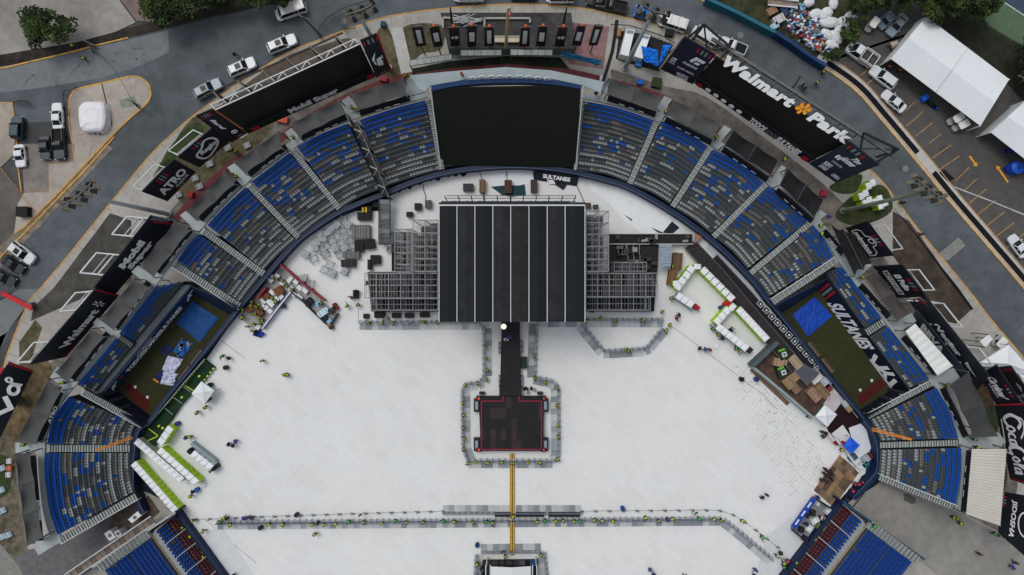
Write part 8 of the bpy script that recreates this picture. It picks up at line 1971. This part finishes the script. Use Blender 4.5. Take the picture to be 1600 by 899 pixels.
# ================================================================== PORTABLE TOILETS
lime = mat((176, 214, 16), .5, .06); lime_d = mat((158, 196, 16), .5, .06); roofw = mat((212, 215, 216), .55, .03); greyp = mat((150, 156, 158), .6, .05)
TPRO = {}
for key, (body, door) in {'lime': (lime, lime_d), 'grey': (greyp, mat((190, 194, 194), .6, .05))}.items():
 r = proto('portable_toilet'); w = .90
 mb = MB(); mb.box((0, 0, 1.05), (w, w, 2.1), body); mb.build('cabin', r)
 mb = MB(); pts = [(-w/2-.03, -w/2-.03, 2.1), (w/2+.03, -w/2-.03, 2.1), (w/2+.03, w/2+.03, 2.1), (-w/2-.03, w/2+.03, 2.1)]
 loft(mb, [pts, [(x*.96, y*.96, 2.2) for x, y, z in pts], [(x*.6, y*.6, 2.27) for x, y, z in pts]], roofw); mb.build('roof', r)
 mb = MB(); mb.box((0, -w/2-.02, 1.0), (w*.74, .04, 1.85), door); d_ = mb.build('door', r); mb = MB(); mb.box((.25, -w/2-.06, 1.0), (.06, .06, .14), blk); mb.build('handle', d_)
 mb = MB(); mb.tube((-w*.3, w*.32, 2.1), (-w*.3, w*.32, 2.5), .06, .06, greyp, 6); mb.build('vent_pipe', r)
 TPRO[key] = r
def toilets(p0, p1, n, face, where, key='lime'):
 """row of roofs from p0 to p1 (roof centres), doors towards px direction face"""
 a, b = P2(p0), P2(p1); rz = math.atan2(-face[1], face[0])+PI/2
 sp = (b-a).length/(max(n-1, 1));
 for k in range(n):
  p = a.lerp(b, k/max(n-1, 1)); q = U(*p, 2.4); q.z = .26
  s_ = .94*min(1.25, max(.85, (sp/S if n > 1 else .95)/.94))
  copy_tree(TPRO[key], q, rz, '%s portable toilet %s' % (nth(k), where), 'portable toilet', 'portable toilets on the field', sc=(s_, 1.22, 1))
toilets((211, 727), (272, 796), 12, (.75, -.65), 'from the top of the long lime row at the lower left')
toilets((252, 706), (304, 752), 8, (.66, -.75), 'from the top of the middle lime row at the lower left')
toilets((216, 692), (281, 748), 10, (-.66, .75), 'from the top of the pale backs row, lower left', 'grey')
toilets((264, 672), (252, 690), 3, (.8, .6), 'of the short row by the green walkway')
toilets((304, 711), (327, 729), 4, (.66, -.75), 'from the left in the small pale group, lower left', 'grey')
toilets((1080, 421), (1060, 448), 4, (-.8, -.6), 'from the top of the slanted row right of the crates')
toilets((1062, 464), (1079, 475), 3, (.5, -.8), 'of the short white row beside the red panel', 'grey')
toilets((1090, 417), (1090, 417), 1, (-1, 0), 'standing alone at the corner of the right toilet pen')
toilets((1101, 424), (1142, 465), 6, (-.7, .7), 'from the top of the upper right lime row')
toilets((1136, 486), (1122, 502), 3, (-.7, -.65), 'from the top of the short lime row by the red panel')
toilets((1145, 480), (1145, 480), 1, (-.6, .7), 'standing alone between the two right lime rows')
toilets((1157, 486), (1196, 528), 7, (-.75, .65), 'from the top of the lower right lime row')
toilets((1125, 513), (1164, 543), 6, (.6, -.75), 'from the top of the white-topped row by the guards', 'grey')
for i, (x, y) in enumerate(((1357, 291), (1346, 307), (1352, 318), (1368, 316), (1376, 322))): toilets((x, y), (x+7, y-5), 2, (-.3, -.9), '%s of five pairs on the right lawn' % ['in the upper pair', 'in the left pair', 'in the lower left pair', 'in the middle pair', 'in the lower right pair'][i])
toilets((1057, 443), (1057, 443), 1, (-1, 0), 'standing alone left of the slanted row')
for r in TPRO.values(): drop(r)
for (a, b, c_, l) in (((1084, 477), (1091, 483), (150, 20, 30), 'red flap at the end of the short white toilet row'), ((1131, 478), (1146, 464), (170, 20, 34), 'red panel between the two right lime rows'), ((1118, 503), (1124, 508), (34, 36, 30), 'dark panel at the corner of the guarded toilet row'), ((1167, 550), (1173, 544), (30, 32, 30), 'dark panel at the end of the guarded toilet row'), ((296, 702), (302, 707), (24, 24, 26), 'black panel at the left end of the small pale group'), ((333, 733), (341, 727), (24, 24, 26), 'black bag heap at the right end of the small pale group')):
 mb = MB(); mb.bar(U(*a, 1.0), U(*b, 1.0), .7, mat(c_, .6, .1), 1.5); mb.build('divider_screen', label=l, cat='panel')
for (a, b, w, l) in (((298, 693), (335, 722), 5, 'grey fence sheet above the small pale toilet group'), ((1052, 463), (1084, 486), 2.2, 'pale blue barrier below the short white toilet row'), ((1112, 508), (1168, 553), 2.2, 'pale blue barrier beside the guarded toilet row')):
 strip('screen_fence', [a, b], w, .25, 1.6, mat((130, 144, 148), .6, .1), kind=None, label=l, cat='fence')
barrel((318, 757), .0001+.5, .3, mat((200, 204, 206), .5, 0), 'white round tub by the lower left toilets', 'tub', 'tub')
barrel((1118, 541), .5, .3, mat((206, 208, 210), .5, 0), 'white round tub near the guarded toilet row', 'tub', 'tub')
for (x, y, c_, l) in ((428+16.5, 478.5, (20, 30, 34), 'dark barrel just outside the counter of the work yard'), (465, 803, (22, 26, 32), 'dark barrel above the left lower corridor'), (409, 823, (22, 26, 40), 'dark barrel below the left end of the corridor'), (746, 850, (20, 50, 90), 'dark blue barrel above the mixing tent'), (972, 793, (24, 60, 120), 'dark blue barrel above the right lower corridor'), (1125, 481, (24, 60, 110), 'blue barrel beside the red panel'), (1187, 555, (24, 50, 110), 'blue barrel at the crate yard corner'), (1157, 592, (18, 20, 22), 'black barrel right of the slanting floor cable'), (1180, 592, (24, 50, 110), 'small blue barrel beside the brown boards'),
       (355, 574, (20, 22, 24), 'black barrel nearest the green walkway head'), (331, 601, (20, 22, 24), 'black barrel at the pop-up tent corner'), (310, 764, (30, 80, 150), 'blue barrel by the white tub, lower left'), (280, 661, (24, 50, 110), 'blue barrel by the short toilet row'), (519, 511, (22, 22, 26), 'black barrel at the tip of the dark counter')):
 barrel((x, y), .42 if y < 790 else .4, .9, mat(c_, .5, .05), l)
for (x, y, l) in ((565, 800, 'above the left lower corridor'), (1083, 797, 'above the right lower corridor'), (786, 856, 'above the mixing tent barrier')):
 r = empty('furled_umbrella', U(x, y, .25), 'black furled pennant on a stand '+l, 'pennant'); c = U(x, y, .25)
 mb = MB(); mb.bar((c.x-.3, c.y-.4, .3), (c.x-.3, c.y-.4, 2.0), .06, blk); mb.build('stand', r); mb = MB(); mb.slab([Vector((c.x-.3, c.y-.4, 2.0)), Vector((c.x+.35, c.y-.05, 1.9)), Vector((c.x+.5, c.y+.25, 1.9)), Vector((c.x-.05, c.y+.1, 1.95))], .05, blk); mb.build('cloth', r)

for i, (px, l) in enumerate((([(497, 55), (499, 42), (512, 26), (538, 12), (562, 4), (590, -2)], 'dark mesh fence bending along the road above the left screen'), ([(533, 28), (536, 46), (556, 44)], 'short dark fence by the leaning light tower'), ([(107, 180), (99, 158), (98, 143), (122, 136)], 'dark barrier rails at the corner of the traffic island'), ([(20, 160), (32, 157), (43, 158)], 'short dark rails on the left paving'), ([(955, 38), (985, 40), (1035, 56), (1055, 68)], 'dark rail fence behind the white containers'))):
 r = empty('mesh_fence', U(*px[1], .1), l, 'fence'); P = resample(px, 12);
 for z, w in ((1.8, .12), (.9, .07)):
  mb = MB()
  for a, b in zip(P, P[1:]): mb.bar(U(*a, z), U(*b, z), w, blk)
  mb.build('rail', r)
 for p in P[::2]: mb = MB(); mb.bar(U(*p, .1), U(*p, 1.8), .1, blk); mb.build('post', r)

# ================================================================== PEOPLE
skin_m = mat((150, 108, 84), .6, .05); hair_m = mat((24, 20, 18), .8, .1)
def skin_mesh(joints, edges, root=0, sub=1):
 """grow one continuous surface round a skeleton"""
 me = bpy.data.meshes.new('skeleton'); me.from_pydata([j[0] for j in joints], edges, []); ob = bpy.data.objects.new('skeleton', me); C.objects.link(ob)
 sk = ob.modifiers.new('skin', 'SKIN'); sk.use_smooth_shade = True
 for i, j in enumerate(joints):
  sv = me.skin_vertices[0].data[i]; r = j[1]; sv.radius = r if isinstance(r, tuple) else (r, r); sv.use_root = (i == root)
 if sub: sb = ob.modifiers.new('sub', 'SUBSURF'); sb.levels = sub; sb.render_levels = sub
 dg = bpy.context.evaluated_depsgraph_get(); dg.update(); out = bpy.data.meshes.new_from_object(ob.evaluated_get(dg))
 bpy.data.objects.remove(ob); bpy.data.meshes.remove(me); return out
def figure(pose):
 """skeleton facing +Y, 1.74 m"""
 P = {'stand': dict(ha=(.27, .06, .82), el=(.27, -.02, 1.12), hb=(-.27, .06, .82), eb=(-.27, -.02, 1.12), ka=(.11, .03, .5), fa=(.12, 0, .08), kb=(-.11, .03, .5), fb=(-.12, 0, .08)),
   'cross': dict(ha=(.02, .30, 1.15), el=(.30, .12, 1.14), hb=(-.02, .26, 1.10), eb=(-.30, .12, 1.14), ka=(.12, .03, .5), fa=(.14, 0, .08), kb=(-.12, .03, .5), fb=(-.14, 0, .08)),
   'walk': dict(ha=(.26, .30, .92), el=(.28, .05, 1.12), hb=(-.26, -.24, .90), eb=(-.28, -.12, 1.14), ka=(.11, -.02, .5), fa=(.11, -.30, .12), kb=(-.11, .22, .52), fb=(-.11, .32, .08)),
   'reach': dict(ha=(.42, .42, 1.25), el=(.34, .16, 1.22), hb=(-.30, .16, .88), eb=(-.30, 0, 1.12), ka=(.12, .06, .5), fa=(.13, .05, .08), kb=(-.12, .0, .5), fb=(-.13, -.1, .08))}[pose]
 J = [((0, 0, .93), (.15, .11)), ((0, 0, 1.12), (.135, .10)), ((0, -.01, 1.34), (.17, .11)), ((0, 0, 1.47), (.07, .07)), ((0, .015, 1.55), (.06, .065)), ((0, .02, 1.64), (.085, .10)), ((0, .015, 1.73), (.055, .07)),
   ((.19, 0, 1.41), .062), (P['el'], .045), (tuple(P['ha']), .03), ((-.19, 0, 1.41), .062), (P['eb'], .045), (tuple(P['hb']), .03),
   ((.10, 0, .86), (.095, .10)), (P['ka'], .06), (P['fa'], .042), ((-.10, 0, .86), (.095, .10)), (P['kb'], .06), (P['fb'], .042)]
 E = [(0, 1), (1, 2), (2, 3), (3, 4), (4, 5), (5, 6), (2, 7), (7, 8), (8, 9), (2, 10), (10, 11), (11, 12), (0, 13), (13, 14), (14, 15), (0, 16), (16, 17), (17, 18)]
 for f in (15, 18):
  p = Vector(J[f][0]); J.append(((p.x, p.y+.15, .06), (.042, .03))); E.append((f, len(J)-1))
 J.append(((0, .125, 1.625), .014)); E.append((5, len(J)-1))           # nose
 for s_, e in ((9, 8), (12, 11)):
  h = Vector(J[s_][0]); d = (h-Vector(J[e][0])).normalized(); side = d.cross(Vector((0, 0, 1)) if abs(d.z) < .8 else Vector((0, 1, 0))).normalized()
  pm = h+d*.07; J.append((tuple(pm), (.036, .018))); E.append((s_, len(J)-1)); pk = len(J)-1
  for k, (o_, l_) in enumerate(((-.03, .07), (-.01, .085), (.01, .08), (.03, .06))):
   J.append((tuple(pm+d*l_+side*o_*1.1-Vector((0, 0, .01))), .009)); E.append((pk, len(J)-1))
  J.append((tuple(h+d*.05+side*.06), .011)); E.append((s_, len(J)-1))
 body = skin_mesh(J, E, 0, 1)
 g = .014
 V = [((0, 0, .96), (.19, .15)), ((0, 0, 1.14), (.19, .15)), ((0, -.01, 1.36), (.23, .17)), ((.22, 0, 1.43), (.12, .12)), ((-.22, 0, 1.43), (.12, .12))]
 vest = skin_mesh(V, [(0, 1), (1, 2), (2, 3), (2, 4)], 0, 1)
 sl = []
 for a, e in ((7, 8), (10, 11)):
  A, B = Vector(J[a][0]), Vector(J[e][0]); sl.append((A, B))
 T = [(J[0][0], (.18, .14)), (J[13][0], (.12, .13)), (J[14][0], .09), ((J[15][0][0], J[15][0][1], J[15][0][2]+.04), .062), (J[16][0], (.12, .13)), (J[17][0], .09), ((J[18][0][0], J[18][0][1], J[18][0][2]+.04), .062)]
 trs = skin_mesh(T, [(0, 1), (1, 2), (2, 3), (0, 4), (4, 5), (5, 6)], 0, 1)
 S_ = [((0, -.01, 1.34), (.14, .10)), ((.19, 0, 1.41), .085), (tuple(Vector(J[8][0])), .07), (tuple(Vector(J[8][0]).lerp(Vector(J[9][0]), .75)), .048), ((-.19, 0, 1.41), .085), (tuple(Vector(J[11][0])), .07), (tuple(Vector(J[11][0]).lerp(Vector(J[12][0]), .75)), .048)]
 shirt = skin_mesh(S_, [(0, 1), (1, 2), (2, 3), (0, 4), (4, 5), (5, 6)], 0, 1)
 bmh = bmesh.new(); bmesh.ops.create_uvsphere(bmh, u_segments=10, v_segments=7, radius=.108);
 for v in list(bmh.verts):
  if v.co.z < -.02 and v.co.y > -.02: v.co.z = -.02
 for v in bmh.verts: v.co = Vector((v.co.x*.88, v.co.y*1.02+.005, v.co.z*.95+1.685))
 hair = bpy.data.meshes.new('hair'); bmh.to_mesh(hair); bmh.free()
 return dict(body=body, vest=vest, trousers=trs, shirt=shirt, hair=hair)
FIG = {p: figure(p) for p in ('stand', 'cross', 'walk', 'reach')}
neon = mat((192, 236, 16), .5, 0, k=1.3); green_v = mat((60, 210, 70), .5, .04, k=1.2); pink = mat((226, 50, 96), .5, .04); darkc = mat((28, 30, 38), .7, .1); navyc = mat((24, 34, 66), .7, .1); bluec = mat((30, 70, 160), .6, .05); redc = mat((150, 34, 40), .6, .05); orangec = mat((230, 110, 30), .5, .04); whitec = mat((190, 192, 196), .6, .05)
_pm = {}
def pmesh(pose, part, m):
 k = (pose, part, m.name)
 if k not in _pm:
  me = FIG[pose][part].copy(); me.materials.clear(); me.materials.append(m)
  for p in me.polygons: p.material_index = 0; p.use_smooth = True
  me.name = part; _pm[k] = me
 return _pm[k]
OUT = {'neon': (neon, darkc, navyc, 'hi-vis yellow vest'), 'green': (green_v, darkc, navyc, 'bright green vest'), 'pink': (pink, darkc, darkc, 'pink vest'), 'dark': (None, darkc, darkc, 'dark clothes'), 'navy': (None, navyc, navyc, 'navy clothes'), 'blue': (None, bluec, navyc, 'a blue top'), 'red': (None, redc, darkc, 'a red top'), 'orange': (orangec, darkc, darkc, 'an orange vest'), 'purple': (None, mat((60, 40, 110), .6, .05), darkc, 'a purple top'), 'white': (None, whitec, darkc, 'a pale top')}
prng = random.Random(99)
NP = [0]
def person(x, y, kind='neon', label=None, z=.25, ang=None, pose=None, group=None):
 v, sh, tr, _ = OUT[kind]; pose = pose or prng.choice(['stand', 'cross', 'walk', 'reach', 'stand'])
 c = U(x, y, z); r = bpy.data.objects.new('person', FIG and pmesh(pose, 'body', skin_m)); C.objects.link(r); r.location = c
 r.rotation_euler = (0, 0, ang if ang is not None else prng.uniform(-PI, PI)); s_ = prng.uniform(.97, 1.05); r.scale = (s_*1.2, s_*1.2, s_*1.05)
 tag(r, label, 'person', group)
 parts = [('trousers', tr), ('shirt', sh), ('hair', hair_m)]
 parts.append(('vest', v if v else sh))
 for nm, m in parts:
  o = bpy.data.objects.new({'vest': 'vest' if v else 'jacket'}.get(nm, nm), pmesh(pose, nm, m)); C.objects.link(o); o.parent = r
 NP[0] += 1; return r
def crowd(pts, where, kind='neon', z=.25, ang=None, pose=None, group=None):
 """pts in the order in which they are counted"""
 cnt = {}
 for p in pts:
  k = p[2] if len(p) > 2 else kind; i = cnt.get(k, 0); cnt[k] = i+1
 seen = {}
 for p in pts:
  k = p[2] if len(p) > 2 else kind; i = seen.get(k, 0); seen[k] = i+1
  lab = ('person in %s %s' % (OUT[k][3], where)) if cnt[k] == 1 else ('%s person in %s %s' % (nth(i), OUT[k][3], where))
  person(p[0], p[1], k, lab, z, ang, pose, group or 'people in and around the stadium')
crowd([(577.5, 504), (599, 504), (615.5, 505), (640, 504, 'white'), (663, 503.5), (685, 503)], 'below the left scaffold, from the left')
crowd([(551, 465, 'orange'), (544.5, 478), (561, 476)], 'left of the wide left scaffold')
LU = [(759, 515.5), (759.5, 542.5), (761, 560), (762, 577.5), (760, 592), (747, 599), (727, 601), (723.5, 629), (725.5, 647.5), (725, 667), (726, 684), (725.5, 700)]
crowd(LU, 'down the left barrier corridor of the catwalk', ang=PI/2)
crowd([(731, 722), (744, 720.5), (762.5, 721), (784, 720.5), (801, 721.5), (825, 720.5), (843, 720.5), (871, 715.5)], 'below the square stage, from the left', ang=PI)
crowd([(836, 521), (834, 555), (834.5, 590), (851, 597), (870, 604.5), (869, 632.5), (871, 663), (871, 681)], 'down the right barrier corridor of the catwalk', ang=-PI/2)
crowd([(916, 500.5), (938, 497), (961, 500.5), (1003, 500.5), (1039, 516), (1045, 508)], 'below the right scaffold, from the left')
crowd([(976, 545), (980.5, 548)], 'at the bottom of the slanted pen')
crowd([(1047, 467), (1033, 487)], 'beside the short white toilet row'); crowd([(1059, 492, 'dark'), (1055, 497, 'red')], 'near the end of the right stage barrier')
crowd([(1091, 544, 'dark'), (1099.5, 545.5, 'blue'), (1106, 546, 'red')], 'in the trio on the floor right of the slanted pen')
crowd([(1111, 514, 'green'), (1120, 522), (1126, 528, 'dark'), (1147.5, 544, 'green'), (1153, 549)], 'guarding the white-topped toilet row')
crowd([(1139, 515, 'dark'), (1142, 513, 'white')], 'inside the right toilet pen')
LC = [(347, 813, 'green'), (354, 807), (359, 807, 'dark'), (364, 817), (385, 807, 'blue'), (391, 805.5, 'purple'), (397.5, 806, 'navy'), (423, 816.5), (445.5, 816.5), (490.5, 817), (499.5, 814, 'dark'), (509, 817), (527, 816), (547, 812.5, 'green'), (570, 813), (598, 815), (619, 811, 'green'), (637, 813.5), (662, 813), (694, 811, 'green'), (710.5, 812), (739, 814), (760, 812.5, 'green'), (770, 814)]
crowd(LC, 'from the left in the lower corridor, left half')
RC = [(802, 804), (839, 812.5), (851, 811, 'green'), (867.5, 811), (879.5, 810.5), (896, 812), (905, 811.5, 'green'), (927, 809.5), (939.5, 810.5), (956, 811.5), (1007, 806), (1028, 810.5), (1040, 809, 'purple'), (1048, 808.5), (1089.5, 807.5, 'green'), (1112.5, 808.5), (1125, 809.5)]
crowd(RC, 'from the left in the lower corridor, right half')
crowd([(1157, 811), (1187, 836, 'green')], 'on the rope line at the lower right')
crowd([(305.5, 811), (290, 821), (302, 835), (321, 827), (322, 866), (368, 896)], 'near the lower left wall, from the top')
crowd([(295, 682, 'blue'), (301, 681)], 'by the grey fence sheet, lower left'); crowd([(302, 773), (306, 766, 'dark'), (334, 733, 'green')], 'near the lower left toilets')
crowd([(361, 692.5, 'navy'), (372, 687.5, 'blue'), (367.5, 694, 'dark')], 'in the small group on the left floor')
crowd([(413, 563), (447.5, 585), (452, 585)], 'on the open floor below the work yard'); crowd([(495, 832)], 'alone just below the left lower corridor')
crowd([(789, 866), (746, 878), (752, 885, 'dark'), (754, 893, 'navy'), (845, 864)], 'around the mixing tent')
crowd([(1014, 887, 'blue'), (1019, 894, 'navy')], 'in the pair at the bottom edge right of the tent'); crowd([(1068, 897, 'dark')], 'alone at the bottom edge')
crowd([(1187.5, 775, 'dark'), (1195, 771, 'navy')], 'in the pair on the right floor'); crowd([(1177, 887, 'blue'), (1175, 896, 'navy')], 'at the lower right rope end')
crowd([(351, 556, 'green'), (361, 559, 'dark'), (327.5, 625, 'dark'), (331, 622, 'navy'), (325, 634.5), (312, 643)], 'beside the green walkway')
crowd([(97, 607), (105, 597)], 'on the left upper walkway link', z=ZTOP+.1); crowd([(50, 707, 'green'), (44, 693)], 'at the left end of the horizontal stairs', z=ZTOP+.1)
crowd([(119, 75), (136, 94.5), (150, 74, 'red')], 'on the upper left road by the tree', z=.02); crowd([(370, 88, 'dark')], 'on the road behind the left screen', z=.02)
crowd([(634, 122), (643, 121)], 'on the link left of the backdrop wall', z=ZTOP+.1); crowd([(552.5, 171), (560.5, 174.5)], 'at the top of the truss stairs', z=ZTOP+.1); crowd([(461, 217)], 'on the link beside the long left sail', z=ZTOP+.1)
crowd([(722.5, 119, 'orange')], 'beside the number discs', z=12.2)
crowd([(1038, 177)], 'on the link after the first right sail', z=ZTOP+.1); crowd([(1116, 216)], 'on the link after the second right sail', z=ZTOP+.1)
crowd([(1273, 133), (1282.5, 116)], 'on the upper right road', z=.02); crowd([(1250, 137, 'dark'), (1254, 141, 'navy')], 'on the road behind the big white letters', z=.02)
crowd([(365, 236), (372, 239)], 'on the upper left garden edge', z=.16); crowd([(372.5, 277)], 'on the link left of the long diagonal stairs', z=ZTOP+.1)
crowd([(1222, 251), (1278, 353), (1279.5, 366), (1290.5, 340, 'blue'), (1342, 434), (1413, 526), (1474, 601)], 'down the right upper walkway', z=ZTOP+.1)
crowd([(1248, 367, 'blue')], 'sitting on the fourth diagonal stairs', z=7.4)
crowd([(1404, 318, 'dark'), (1434, 367, 'navy')], 'on the right pavement', z=.14)
crowd([(1253, 640, 'green'), (1260, 649)], 'outside the crate yard fence'); crowd([(1515.5, 684.5, 'green'), (1520, 697.5)], 'at the right end of the horizontal stairs', z=ZTOP+.1)
crowd([(1484, 805.5), (1489.5, 807), (1495, 815)], 'in the trio on the wide service road', z=.16); crowd([(1547.5, 830.5), (1556, 834), (1574, 841), (1582, 843), (1594.5, 850)], 'in the line along the lower right fence', 'green', z=.16)
crowd([(1524, 862, 'dark'), (1580, 876, 'navy'), (1575, 882.5, 'blue')], 'walking down the wide service road', z=.16)
crowd([(1361, 819, 'green')], 'on the steps beside the service road', z=6.2)
crowd([(1331, 754.5), (1337, 754), (1342.5, 751), (1345, 762), (1328, 765)], 'in the group at the corner exit', 'pink', z=.3)
crowd([(1286, 731), (1292, 734), (1284, 737.5), (1287, 742), (1280, 747.5), (1287.5, 750), (1296, 739), (1295, 746)], 'in the cluster by the plywood boards', 'dark', z=.3)
crowd([(1311, 701)], 'behind the long pale counter', z=.3); crowd([(1286, 676, 'dark'), (1282, 680, 'navy'), (1281, 673, 'dark')], 'by the long white box with a lamp', z=.27)
crowd([(1210, 865.5), (1221, 877), (1221, 882.5, 'green'), (1227, 873, 'pink'), (1240, 875), (1216, 861, 'dark')], 'near the lower right stand wall')
crowd([(1269, 776, 'blue'), (1274, 774, 'navy'), (1314, 782, 'blue'), (1319, 779, 'navy'), (1323, 788, 'dark')], 'beside the media booth', z=.3)
crowd([(1263, 795, 'dark'), (1256, 816, 'navy'), (1279, 806, 'white')], 'inside the media booth', z=.5)
WY = [(436, 436), (444.5, 439), (451, 447), (459, 453.5), (429, 466), (434, 472), (397, 472), (408, 476), (396, 478), (404, 480), (383, 484), (402, 491), (382, 496), (409, 497), (413, 501), (400, 506), (409, 506), (390, 510), (398.5, 517), (504, 474)]
crowd(WY, 'from the top among the work yard tables')
crowd([(1392, 88, 'blue'), (1386, 92, 'red'), (1384, 107, 'orange'), (1400, 113, 'orange')], 'at the left corner of the big white tent', z=.02); crowd([(1434, 128, 'red')], 'at the lower side of the big white tent', z=.02)
crowd([(797, 525, 'blue'), (791, 529, 'white')], 'on the catwalk near the round lamp', z=1.75)
crowd([(559, 455, 'dark')], 'working at the dark stand by the left scaffold'); crowd([(1049, 417)], 'between the two tall brown crates')

dup_ = {k: v for k, v in USED.items() if len(v) > 1}
print('people', NP[0], 'duplicate labels', {k: len(v) for k, v in dup_.items()})
